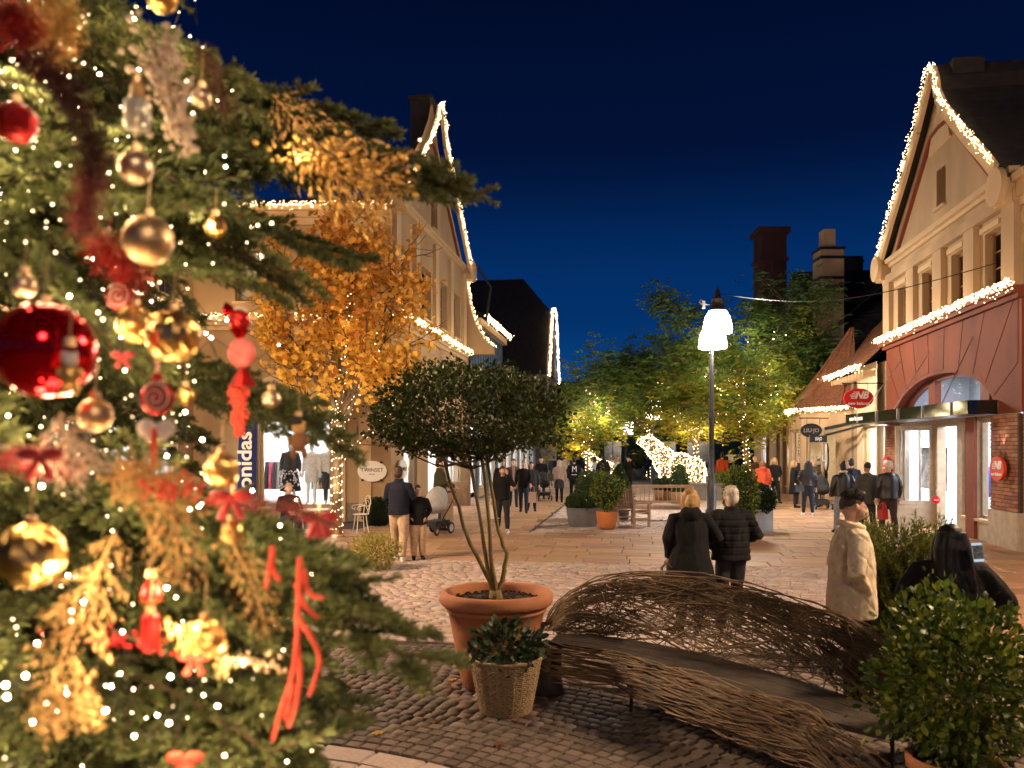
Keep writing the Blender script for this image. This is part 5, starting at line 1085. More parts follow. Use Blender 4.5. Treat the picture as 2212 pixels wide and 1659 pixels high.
# ---- teak benches
MA('teak', (0.42, 0.29, 0.20), .65, var=.2, scale=8, stretch=(1, 1, .3))
def teak_seat(loc, face, L, label, name, cat, slats):
    """face: direction one looks when seated."""
    f = Vector((face[0], face[1], 0)).normalized(); fr = Frame(loc, Vector(loc) + Vector((-f.y, f.x, 0))); fr.n = f
    t = thing(name, loc, label, cat); h = L / 2
    for u in (-h, h - .06):
        q = MB(); q.bar(fr.p(u + .03, .03, 0), fr.p(u + .03, -.06, 1.0), .06, .055, up=fr.u); q.build('back_leg', 'teak', t); q = MB(); q.fbox(fr, u, u + .06, .48, .54, 0, .62); q.build('front_leg', 'teak', t)
        q = MB(); q.fbox(fr, u - .01, u + .07, -.02, .56, .621, .66); q.tube([fr.p(u - .01, .57, .63), fr.p(u + .07, .57, .63)], .03, 8); q.build('armrest', 'teak', t); q = MB(); q.fbox(fr, u + .015, u + .045, .03, .48, .2, .25); q.build('stretcher', 'teak', t)
        q = MB(); q.bar(fr.p(u + .03, .04, .42), fr.p(u + .03, .25, .38), .03, .06, up=fr.u); q.bar(fr.p(u + .03, .25, .38), fr.p(u + .03, .5, .42), .03, .06, up=fr.u); q.build('seat_rail', 'teak', t)
    for k in range(5): q = MB(); q.fbox(fr, -h + .06, h - .06, .03 + k * .1, .115 + k * .1, .43, .455); q.build('seat_slat', 'teak', t)
    q = MB(); q.fbox(fr, -h + .06, h - .06, .5, .53, .33, .425); q.build('front_rail', 'teak', t)
    for z, hh, o in ((.94, .09, -.06), (.5, .06, -.02)): q = MB(); q.fbox(fr, -h + .06, h - .06, o, o + .035, z, z + hh); q.build('back_rail', 'teak', t)
    for k in range(slats):
        u = -h + .12 + (L - .24) * k / (slats - 1); q = MB(); q.bar(fr.p(u, -.005, .56), fr.p(u, -.045, .94), .05, .018, up=fr.u); q.build('back_slat', 'teak', t)
teak_seat(gpos(1432, 24.2), (-.05, -1), 1.85, 'long slatted teak bench behind the couple, facing the square', 'park_bench', 'bench', 13)
teak_seat(Vector((3.08, 21.95, 0)), (.87, .49), .78, 'slatted teak armchair turned away, right of the orange pot', 'garden_armchair', 'armchair', 6)
# ---- glowing bears
MT['bulb_soft'] = emit('bear_bulb', (1.0, .74, .42), 11.0)
MA('bear_net', (0.14, 0.09, 0.045), .8, var=.4, scale=25)
def remesh(mb, vox, smooth=2):
    me = mb.mesh('tmp', 'bark'); o = bpy.data.objects.new('tmp', me); COL.objects.link(o); m = o.modifiers.new('r', 'REMESH'); m.mode = 'VOXEL'; m.voxel_size = vox
    if smooth: s_ = o.modifiers.new('s', 'SMOOTH'); s_.iterations = smooth; s_.factor = .5
    dg = bpy.context.evaluated_depsgraph_get(); out = bpy.data.meshes.new_from_object(o.evaluated_get(dg)); bpy.data.objects.remove(o); bpy.data.meshes.remove(me); return out
def bear(px, d, sc, yaw, label, nb, lean=.6):
    c = gpos(px, d); t = thing('bear_sculpture', c, label, 'light sculpture', rz=yaw); mb = MB(); Mz = Matrix.Rotation(yaw, 4, 'Z')
    def T(p): return c + Mz @ (Vector(p) * sc)
    for cc, r_ in (((.15, 0, 1.25), (.72, .45, .52)), ((.75, 0, 1.05), (.5, .45, .55)), ((-.35, 0, 1.5), (.45, .38, .48)), ((-.75, 0, 1.95), (.32, .28, .36)), ((-1.0, 0, 2.2), (.27, .24, .24)), ((-1.26, 0, 2.22), (.2, .13, .13)), ((-.95, .18, 2.45), (.09, .06, .1)), ((-.95, -.18, 2.45), (.09, .06, .1))): mb.ball(T(cc), sc, 16, 10, sc=r_)
    for x, y, dx in ((-.3, -.24, -.08), (-.25, .25, .1), (.85, -.25, .12), (.8, .25, -.05)): mb.tube([T((x, y, 1.2)), T((x + dx * .5, y, .6)), T((x + dx, y, .12)), T((x + dx - .08, y, .0))], [.27 * sc, .21 * sc, .19 * sc, .17 * sc], 12)
    me = remesh(mb, .07 * sc, 3); me.transform(MWS[t.name].inverted()); me.materials.clear(); me.materials.append(MT['bear_net']); me.shade_smooth(); link('body', me, t)
    ps = np.array([p.center for p in me.polygons]); ns = np.array([p.normal for p in me.polygons]); ar = np.array([p.area for p in me.polygons]); ii = nrs.choice(len(ps), nb, p=ar / ar.sum()); Q = ps[ii] + ns[ii] * .03 + nrs.normal(0, .03, (nb, 3))
    Mw = np.array(MWS[t.name]); bulbs('bulb', Q @ Mw[:3, :3].T + Mw[:3, 3], nrs.uniform(.010, .018, nb), t, 'bulb_soft')
    for p in ((-.5, -.9, 1.7), (.6, -.9, 1.2)): point(T(p), 14, (1, .72, .4), .3)
bear(1455, 34.5, 1.08, 0, 'big bear covered in glowing lights, head raised, behind the bench', 3300)
bear(1302, 43, .8, R(8), 'smaller glowing bear half hidden by people up the street', 1500)
# ---- oval signs
def oval(c, ux, uz, w, h, m, edge='sign_black', t=.03, name='shop_sign', label='', cat='sign', group=None):
    ux = Vector(ux).normalized(); uz = Vector(uz).normalized(); n = ux.cross(uz); s = thing(name, c, label, cat, group)
    q = MB(); q.prism([Vector(c) + ux * (w / 2 * math.cos(a)) + uz * (h / 2 * math.sin(a)) - n * t for a in [2 * math.pi * i / 40 for i in range(40)]], n * (2 * t)); q.build('panel', m, s); s['_'] = 0; del s['_']; return s, n
def nb_logo(s, c, ux, uz, n, w, m='letter_white', words=True):
    ux = Vector(ux).normalized(); uz = Vector(uz).normalized(); c = Vector(c) + n * .034
    lettering('NB', w * .34, m, s, c + ux * w * .08 + uz * w * .1, ux, uz, sx=.95, shear=.35, bold=w * .012, name='emblem')
    for k in range(5): q = MB(); z = (.2 - k * .052) * w; x0 = (-.3 + .035 * abs(2 - k) - .02 * (k - 2)) * w; q.prism([c + ux * x0 + uz * z, c + ux * (x0 + .2 * w) + uz * z, c + ux * (x0 + .207 * w) + uz * (z + .022 * w), c + ux * (x0 + .007 * w) + uz * (z + .022 * w)], n * .004); q.build('stripe', m, s)
    if words: lettering('new balance', w * .145, m, s, c - uz * w * .17, ux, uz, bold=w * .004)
def bracket(s, a, b, z, drops, zb, m='black_metal'):
    q = MB(); q.tube([(a.x, a.y, z), (b.x, b.y, z)], .018, 6); q.ball((a.x, a.y, z), .03, 8, 6)
    for t in drops: p = a.lerp(b, t); q.tube([(p.x, p.y, z), (p.x, p.y, zb)], .01, 5)
    q.build('bracket', m, s)
facing = Vector((1, 0, 0)); UP = (0, 0, 1)
c = SW(7.05, 27.3, 3.72); s, n = oval(c, facing, UP, .95, .64, 'sign_red', label='red oval sign hanging from a bracket on the red shop', cat='hanging sign'); nb_logo(s, c, facing, UP, n, .95); bracket(s, c + Vector((-.5, 0, 0)), c + Vector((.75, -.1, 0)), 4.2, (.2, .62), 4.0)
c = GA.p(.62, .2, 1.68); s, n = oval(c, -GA.u, UP, .7, .52, 'sign_orange', label='orange red oval plaque under the wall light, near brick pillar', cat='wall sign'); nb_logo(s, c, -GA.u, UP, n, .7)
c = GA.p(8.45, .2, 1.62); s, n = oval(c, -GA.u, UP, .6, .5, 'sign_red', label='small red oval plaque on the far brick pillar', cat='wall sign'); nb_logo(s, c, -GA.u, UP, n, .6)
c = FA.p(5.24, .09, 1.46); s, n = oval(c, FA.u, UP, .84, .6, 'sign_white', label='white oval wall sign with dark lettering on the cream corner wall', cat='wall sign'); lettering('TWINSET', .155, 'letter_dark', s, c + n * .034 + Vector((0, 0, .03)), FA.u, UP); lettering('MILANO', .045, 'letter_dark', s, c + n * .034 - Vector((0, 0, .09)), FA.u, UP)
for sx in (-1, 1):
    for sz in (-1, 1): q = MB(); p = c + FA.u * sx * .27 + Vector((0, 0, sz * .255)); q.box(p.x - .035, p.x + .035, p.y - .05, p.y + .04, p.z - .03, p.z + .03); q.build('clip', 'sign_black', s)
c = FB.p(.75, .12, 1.5); s, n = oval(c, FB.u, UP, .8, .58, 'sign_white', label='white oval sign seen edge on, round the corner of the left shop', cat='wall sign'); lettering('TWINSET', .15, 'letter_dark', s, c + n * .034, FB.u, UP)
c = at(1752, 930, 28.6); s, n = oval(c, facing, UP, .75, .5, 'sign_black', label='black oval sign hanging before the turret shop', cat='hanging sign'); lettering('LIU·JO', .2, 'letter_grey', s, c + n * .034, facing, UP); bracket(s, c + Vector((-.4, 0, 0)), c + Vector((.65, .1, 0)), c.z + .44, (.25, .7), c.z + .22)
c = at(1767, 948, 28.3); q = MB(); q.box(c.x - .3, c.x + .3, c.y - .05, c.y + .05, c.z - .12, c.z + .12); s = thing('box_sign', c, 'small black box sign under the black oval sign', 'sign'); q.build('panel', 'sign_black', s); lettering('LIU·JO', .17, 'letter_white', s, c + Vector((0, -.052, 0)), facing, UP, sx=.5)
q = MB(); a = at(1784, 926, 28.4); b = at(1880, 905, 26.6); q.bar(a, b, .12, .1); a2 = at(1784, 940, 28.3); b2 = at(1890, 912, 26.4); q.bar(a2, b2, .1, .06); aw = q.solo('awning_frame', 'black_metal', a, 'dark folded awning frame between the two hanging signs', 'awning')
q = MB(); q.tube([a + Vector((0, 0, -.05)), SW(7.55, 30.2, a.z)], .03, 6); M = MWS[aw.name]
lettering('LIU·JO', .34, 'letter_grey', lj, FB1.p(FB1.len * .62, -.07, 1.72), -FB1.u, UP); lettering('LIU·JO', .3, 'letter_white', lj, FB1.p(FB1.len * .28, -.07, 1.75), -FB1.u, UP)
for k, (p, u_, lab) in enumerate(((at(1704, 985, 33.5), Vector((.25, .97, 0)), 'white oval plaque with black rim left of the turret shop door'), (at(1786, 987, 29.6), Vector((.25, .97, 0)), 'white oval plaque with black rim right of the turret shop door'), (at(1650, 930, 39), Vector((.8, .5, 0)), 'pale oval sign above the balcony shop, behind the trunk lights'))):
    s, n = oval(p, u_, UP, .8, .95 if k < 2 else .6, 'sign_white', t=.04, label=lab, cat='wall sign'); q = MB(); uu = u_.normalized(); q.tube([p + uu * ((.42) * math.cos(a)) + Vector((0, 0, (.5 if k < 2 else .32) * math.sin(a))) for a in [2 * math.pi * i / 24 for i in range(25)]], .026, 5); q.build('rim', 'sign_black', s)
c = at(2022, 1080, 20.6); s, n = oval(c, facing, UP, .2, .2, 'sign_red', t=.012, name='door_tag', label='round red tag hanging from the open shop door handle', cat='tag'); q = MB(); q.tube([c + Vector((.0, 0, .1)), c + Vector((.0, 0, .2)), c + Vector((.05, 0, .3)), c + Vector((.03, 0, .38)), c + Vector((-.02, 0, .38))], .008, 5); q.build('hook', 'steel', s); lettering('SALE', .06, 'letter_white', s, c + n * .013, facing, UP)
c = at(1390, 945, 70); q = MB(); q.box(c.x - .9, c.x + .9, c.y - .06, c.y + .06, c.z - .5, c.z + .5); q.solo('square_sign', 'sign_black', c, 'small dark square sign by the glowing bear head, far up the street', 'sign')
# ---- blue feather flag
c = Vector(((533 - CX) / F * 21, 21, 0)); fl = thing('feather_flag', c, 'tall dark blue banner flag with white vertical lettering', 'banner'); q = MB(); n_ = 24; vs = []
prof_ = [(.3, -.24, .25), (.6, -.25, .25), (1.2, -.25, .25), (2.0, -.235, .255), (2.6, -.2, .262), (2.9, -.13, .268), (3.02, -.02, .272)]
for z, x0, x1 in prof_:
    for k in range(7): x = x0 + (x1 - x0) * k / 6; vs.append(c + Vector((x, .03 * math.sin(k * 1.1 + z), z)))
q.add(vs, [(i * 7 + k, i * 7 + k + 1, i * 7 + k + 8, i * 7 + k + 7) for i in range(len(prof_) - 1) for k in range(6)]); q.build('cloth', 'navy_cloth', fl, True)
q = MB(); q.tube([c + Vector((.275, 0, 0)), c + Vector((.275, 0, 2.6)), c + Vector((.275, 0, 3.03))], .012, 6); q.lathe([(.0, 0), (.25, 0), (.25, .05), (.05, .08)], 16, c); q.build('pole', 'black_metal', fl); lettering('Leonidas', .52, 'letter_white', fl, c + Vector((-.02, -.06, 1.52)), (0, 0, 1), (-1, 0, 0), sx=1.12, bold=.012)
# ---- white wrought iron chair
MA('white_iron', (0.72, 0.66, 0.55), .5, var=.08)
def iron_chair(c, yaw, label):
    t = thing('iron_chair', c, label, 'chair', rz=yaw); Mz = Matrix.Rotation(yaw, 4, 'Z')
    def T(x, y, z): return c + Mz @ Vector((x, y, z))
    q = MB(); q.lathe([(.001, .44), (.19, .445), (.2, .455), (.19, .46)], 20, c); q.build('seat', 'white_iron', t)
    for a in (45, 135, 225, 315): q = MB(); x, y = math.cos(R(a)), math.sin(R(a)); q.tube([T(.15 * x, .15 * y, .44), T(.17 * x, .17 * y, .25), T(.22 * x, .22 * y, 0)], .011, 6); q.build('leg', 'white_iron', t)
    q = MB(); q.tube([T(-.18, .14, .45), T(-.19, .18, .7)] + [T(.19 * math.cos(b), .2, .72 + .2 * math.sin(b)) for b in [math.pi * (1 - i / 12) for i in range(13)]] + [T(.19, .18, .7), T(.18, .14, .45)], .012, 6)
    q.tube([T(.1 * math.cos(b), .19, .68 + .12 * math.sin(b)) for b in [2 * math.pi * i / 18 for i in range(19)]], .008, 5); q.tube([T(0, .19, .56), T(0, .16, .45)], .008, 5); q.build('back', 'white_iron', t)
    for s in (-1, 1): q = MB(); q.tube([T(s * .19, .17, .66), T(s * .25, .0, .68), T(s * .24, -.14, .66), T(s * .19, -.16, .6), T(s * .17, -.1, .56), T(s * .19, -.08, .62)], .011, 6); q.build('armrest', 'white_iron', t)
iron_chair(gpos(779, 20.5), R(-60), 'white wrought iron garden chair by the corner shop wall')
iron_chair(gpos(640, 18.9), R(170), 'white wrought iron chair with the seated elderly man')
c = gpos(676, 18.2); t = thing('cafe_table', c, 'small round cafe table beside the seated elderly man', 'table'); q = MB(); q.lathe([(.0, .72), (.36, .72), (.36, .745), (.0, .745)], 24, c); q.build('tabletop', 'white_iron', t); q = MB(); q.lathe([(.2, 0), (.19, .03), (.03, .06), (.025, .72)], 12, c); q.build('pedestal', 'black_metal', t)
c = gpos(705, 11.6); t = thing('navy_stand', c, 'low dark blue stand with angled legs, seen under the fir branches', 'stand'); q = MB(); q.box(c.x - .55, c.x + .32, c.y - .15, c.y + .15, .16, .22); q.build('shelf', 'navy_cloth', t)
for x in (-.5, .3): q = MB(); q.bar((c.x + x, c.y, .22), (c.x + x + .06, c.y - .1, 0), .05, .03); q.build('leg', 'navy_cloth', t); q = MB(); q.bar((c.x + x, c.y, .22), (c.x + x - .03, c.y + .12, 0), .05, .03); q.build('leg', 'navy_cloth', t)
# ---- things in the shop window
c = FA.p(2.6, -1.9, .42); t = thing('clothes_rail', c, 'rail of dark and striped clothes behind the mannequins', 'clothes rail'); q = MB(); q.tube([FA.p(1.4, -1.9, 1.75), FA.p(4.6, -1.9, 1.75)], .014, 6)
for u in (1.45, 4.55): q.tube([FA.p(u, -1.9, .42), FA.p(u, -1.9, 1.75)], .014, 6)
q.build('rail', 'black_metal', t)
for i, cc in enumerate(((.02, .02, .02), (.4, .03, .08), (.03, .03, .035), (.25, .22, .2), (.5, .48, .44), (.02, .02, .03), (.12, .1, .1), (.35, .3, .2), (.03, .03, .03), (.6, .58, .55), (.05, .05, .06))):
    MT['garm%d' % i] = mat('garment_%d' % i, cc, .85, var=.25, scale=12); q = MB(); u = 1.55 + i * .13 + (.7 if i > 5 else 0); fr = FA
    q.add([fr.p(u, -1.7, 1.7), fr.p(u + .05, -1.7, 1.7), fr.p(u + .05, -2.1, 1.7), fr.p(u, -2.1, 1.7), fr.p(u - .02, -1.62, .85), fr.p(u + .08, -1.62, .85), fr.p(u + .08, -2.18, .85), fr.p(u - .02, -2.18, .85)], [(0, 1, 2, 3), (7, 6, 5, 4), (0, 4, 5, 1), (1, 5, 6, 2), (2, 6, 7, 3), (3, 7, 4, 0)]); q.build('garment', 'garm%d' % i, t)
c = HA.p(.95, -.75, .5); t = thing('display_bust', c, 'beige torso bust with knitted hat in the window by the red shop', 'mannequin'); q = MB(); q.lathe([(.0, 0), (.2, 0), (.2, .04), (.03, .06), (.03, .35)], 14, c); q.build('stand', 'steel', t); q = MB(); q.lathe([(.13, .35), (.18, .6), (.21, .95), (.15, 1.12), (.06, 1.18)], 18, c, sy=.7); q.build('torso', 'stone_base', t, True); q = MB(); q.lathe([(.11, 1.3), (.12, 1.36), (.11, 1.48), (.05, 1.58)], 14, c); q.build('hat', 'plinth', t, True)
for u, z, lab in ((5.6, 1.5, 'dark jacket on display inside the red shop'), (3.9, 1.35, 'pale garment on display inside the red shop door')):
    c = GA.p(u, -1.5, .3); t = thing('dress_form', c, lab, 'mannequin'); q = MB(); q.lathe([(.0, 0), (.2, 0), (.2, .04), (.03, .06), (.03, .5)], 12, c); q.build('stand', 'steel', t); q = MB(); q.lathe([(.2, .5), (.22, .7), (.25, 1.05), (.24, 1.2), (.1, 1.35), (.06, 1.42)], 16, c, sy=.7); q.build('torso', 'navy_cloth' if u > 5 else 'sign_white', t, True)
# ---- prams and bags
MA('rubber', (0.02, 0.02, 0.02), .8); MA('pram_grey', (0.42, 0.42, 0.43), .85, var=.1, scale=12); MA('pram_black', (0.02, 0.02, 0.022), .8, var=.2); MA('paper_white', (0.78, 0.75, 0.72), .7, var=.04); MA('paper_brown', (0.42, 0.27, 0.15), .8, var=.1); MA('paper_pink', (0.72, 0.48, 0.36), .75, var=.06); MA('bag_black', (0.015, 0.013, 0.012), .45, var=.2); MA('bag_red', (0.24, 0.008, 0.01), .5, var=.2, scale=9)
def pram(c, yaw, label, hood):
    t = thing('pushchair', c, label, 'pram', rz=yaw); Mz = Matrix.Rotation(yaw, 4, 'Z')
    def T(x, y, z): return c + Mz @ Vector((x, y, z))
    for x in (-.27, .27):
        for y, r_ in ((-.34, .11), (.3, .15)):
            q = MB(); q.tube([T(x + (r_ - .02) * 0, y + (r_ - .03) * math.cos(a), r_ + (r_ - .03) * math.sin(a)) for a in [2 * math.pi * i / 16 for i in range(17)]], .03, 6, cap=False); w = q.build('wheel', 'rubber', t, True); q = MB(); q.tube([T(x - .02, y, r_), T(x + .02, y, r_)], r_ - .055, 12); q.build('hub', 'pram_grey', w)
        q = MB(); q.tube([T(x, -.34, .11), T(x, -.05, .42), T(x, .3, .72), T(x, .52, 1.02)], .016, 6); q.tube([T(x, .3, .15), T(x, -.05, .42)], .016, 6); q.build('frame', 'black_metal', t)
    q = MB(); q.tube([T(-.27, .52, 1.02), T(.27, .52, 1.02)], .02, 8); q.build('handle', 'rubber', t)
    q = MB(); q.fbox(Frame(T(-.22, 0, 0), T(.22, 0, 0)), 0, .44, -.32, .3, .2, .34); q.build('basket', 'pram_black', t)
    mb = MB(); mb.ball(T(0, -.05, .70), 1, 16, 10, sc=(.26, .42, .2), M=Mz); mb.build('carrycot', 'pram_black' if hood == 'pram_black' else 'pram_grey', t, True)
    vs = []; fs = []
    for i in range(9):
        a = R(-8 + i * 15)
        for j in range(9): b = math.pi * j / 8; vs.append(T(.28 * math.cos(b), .12 - .42 * math.sin(b) * math.cos(a), 0.72 + .46 * math.sin(b) * math.sin(a)))
    for i in range(8):
        for j in range(8): fs.append((i * 9 + j, i * 9 + j + 1, (i + 1) * 9 + j + 1, (i + 1) * 9 + j))
    q = MB(); q.add(vs, fs); q.build('hood', hood, t, True)
pram(gpos(940, 20.0), R(-28), 'pushchair with pale grey hood beside the boy in black', 'pram_grey'); pram(gpos(1174, 33.2), R(8), 'black pushchair pushed by the woman far up the left side', 'pram_black'); pram(gpos(1775, 28.3), R(-8), 'black pushchair in front of the couple at the turret shop', 'pram_black')
def bag(c, w, h, dp, m, label, yaw=0, handle=.18, text=None):
    t = thing('shopping_bag', c, label, 'bag', rz=yaw); Mz = Matrix.Rotation(yaw, 4, 'Z')
    def T(x, y, z): return Vector(c) + Mz @ Vector((x, y, z))
    q = MB(); b = [T(sx * w / 2, sy * dp / 2, 0) for sx, sy in ((-1, -1), (1, -1), (1, 1), (-1, 1))]; u = [T(sx * w / 2 * 1.03, sy * dp / 2 * .8, h) for sx, sy in ((-1, -1), (1, -1), (1, 1), (-1, 1))]; q.add(b + u, [(3, 2, 1, 0), (0, 1, 5, 4), (1, 2, 6, 5), (2, 3, 7, 6), (3, 0, 4, 7)]); q.build('bag_body', m, t)
    for sy in (-1, 1): q = MB(); q.tube([T(-w * .25, sy * dp * .4, h), T(-w * .22, sy * dp * .2, h + handle * .8), T(0, 0, h + handle), T(w * .22, sy * dp * .2, h + handle * .8), T(w * .25, sy * dp * .4, h)], .006 if handle > .1 else .01, 5); q.build('handle', m, t)
    if text: lettering(text, h * .35, 'letter_dark', t, T(0, -dp / 2 - .004, h * .55), Mz @ Vector((1, 0, 0)), UP)

# ---- stock inside the red shop
c = GA.p(6.6, -2.9, .1); t = thing('shoe_shelf', c, 'shelves of coloured shoes on the back wall of the red shop', 'shelf')
for z in (.5, 1.0, 1.5, 2.0, 2.45): q = MB(); q.fbox(GA, 5.2, 8.2, -3.1, -2.8, z, z + .04); q.build('shelf_board', 'steel', t)
for z in (.54, 1.04, 1.54, 2.04):
    for k in range(9):
        u = 5.35 + k * .33; q = MB(); q.tube([GA.p(u, -2.85, z + .05), GA.p(u + .1, -2.85, z + .06), GA.p(u + .16, -2.85, z + .1)], [.04, .045, .05], 8); q.build('shoe', rnd.choice(['navy_cloth', 'sign_red', 'sign_white', 'grey_wall', 'black_metal', 'green_paint']), t)
c = GA.p(3.3, -2.6, .1); t = thing('jacket_rail', c, 'rail of padded jackets seen through the open door of the red shop', 'clothes rail'); q = MB(); q.tube([GA.p(1.3, -2.6, 1.7), GA.p(3.9, -2.6, 1.7)], .016, 6)
for u in (1.35, 3.85): q.tube([GA.p(u, -2.6, .1), GA.p(u, -2.6, 1.7)], .016, 6)
q.build('rail', 'black_metal', t)
for k in range(12):
    u = 1.5 + k * .2; q = MB(); P = GA.p; q.add([P(u, -2.4, 1.65), P(u + .09, -2.4, 1.65), P(u + .09, -2.8, 1.65), P(u, -2.8, 1.65), P(u - .02, -2.3, .8), P(u + .11, -2.3, .8), P(u + .11, -2.9, .8), P(u - .02, -2.9, .8)], [(0, 1, 2, 3), (7, 6, 5, 4), (0, 4, 5, 1), (1, 5, 6, 2), (2, 6, 7, 3), (3, 7, 4, 0)]); q.build('jacket', rnd.choice(['navy_cloth', 'black_metal', 'grey_wall', 'sign_white', 'blue_paint']), t)
c = GA.p(4.3, -1.88, 1.75); t = thing('fire_sign', c, 'small red square sign on a column inside the red shop', 'sign'); q = MB(); q.fbox(GA, 4.22, 4.46, -1.9, -1.88, 1.6, 1.84); q.build('panel', 'sign_red', t)
for u, lab in ((5.75, 'tall poster in the left window of the red shop'), (7.15, 'poster next to the far brick pillar in the red shop')):
    c = GA.p(u, -.5, 1.6); t = thing('window_poster', c, lab, 'poster'); q = MB(); q.fbox(GA, u - .32, u + .32, -.52, -.5, .95, 2.15); q.build('print', mat('poster_print_%d' % int(u), (.35, .33, .34), .6, var=.6, scale=3, col2=(.75, .7, .68)), t)
# ================================================================ PEOPLE
MA('skin', (0.62, 0.39, 0.28), .5, var=.08, scale=20); MA('skin_tan', (0.40, 0.20, 0.12), .5, var=.08, scale=20); MA('eye_dark', (0.02, 0.015, 0.012), .3); MA('eye_white', (.6, .58, .55), .3); MA('lips', (0.35, 0.13, 0.10), .5); MA('beard', (0.38, 0.225, 0.16), .7); MA('fade_hair', (0.075, 0.045, 0.034), .8, var=.3, scale=60); MA('undershirt', (0.02, 0.02, 0.022), .9); MA('mannequin_white', (0.80, 0.79, 0.77), .4)
HAIRC = dict(black=(.012, .009, .008), dark=(.03, .018, .012), brown=(.045, .024, .014), red=(.16, .05, .025), blond=(.42, .26, .11), grey=(.30, .28, .26), white=(.62, .57, .50), beanie=(.22, .21, .2), beige=(.45, .34, .26), cap=(.10, .075, .05))
for k, c in HAIRC.items(): MA('hair_' + k, c, .5, var=.3, scale=40, stretch=(1, 1, .15))
CLO = dict(black=(.011, .011, .013), navy=(.014, .017, .032), char=(.028, .028, .032), grey=(.07, .07, .078), tweed=(.06, .062, .058), brown=(.10, .06, .038), olive=(.05, .05, .028), green=(.06, .085, .03), beige=(.52, .36, .235), taupe=(.30, .215, .17), cream=(.74, .61, .44), white=(.72, .7, .66), orange=(.40, .06, .018), rust=(.40, .06, .022), jeans=(.10, .14, .2), ljeans=(.24, .29, .36), djeans=(.025, .035, .055), leather=(.012, .012, .014), sand=(.50, .37, .25), brownpants=(.045, .03, .025), teal=(.03, .06, .075), polka=(.03, .03, .03), silver=(.35, .35, .36))
for k, c in CLO.items(): MA('cloth_' + k, c, .32 if k == 'leather' else .85, var=.2, scale=16, bump=.25, bscale=90, spec=.5 if k == 'leather' else .2)
ARMS = dict(down=((.25, .03, 1.15), (.265, -.03, .9)), pocket=((.285, .06, 1.15), (.165, -.06, .99)), fwd=((.25, -.06, 1.17), (.17, -.33, 1.07)), phone=((.3, -.1, 1.24), (.115, -.11, 1.56)), cam=((.27, -.2, 1.29), (.07, -.3, 1.55)), hold=((.27, -.04, 1.16), (.06, -.24, 1.1)), swf=((.24, -.06, 1.15), (.245, -.25, .97)), swb=((.25, .12, 1.16), (.27, .17, .93)), link=((.31, .02, 1.16), (.14, -.2, 1.08)), out=((.36, -.02, 1.17), (.36, -.27, 1.2)), show=((.34, .0, 1.16), (.33, -.26, 1.27)))
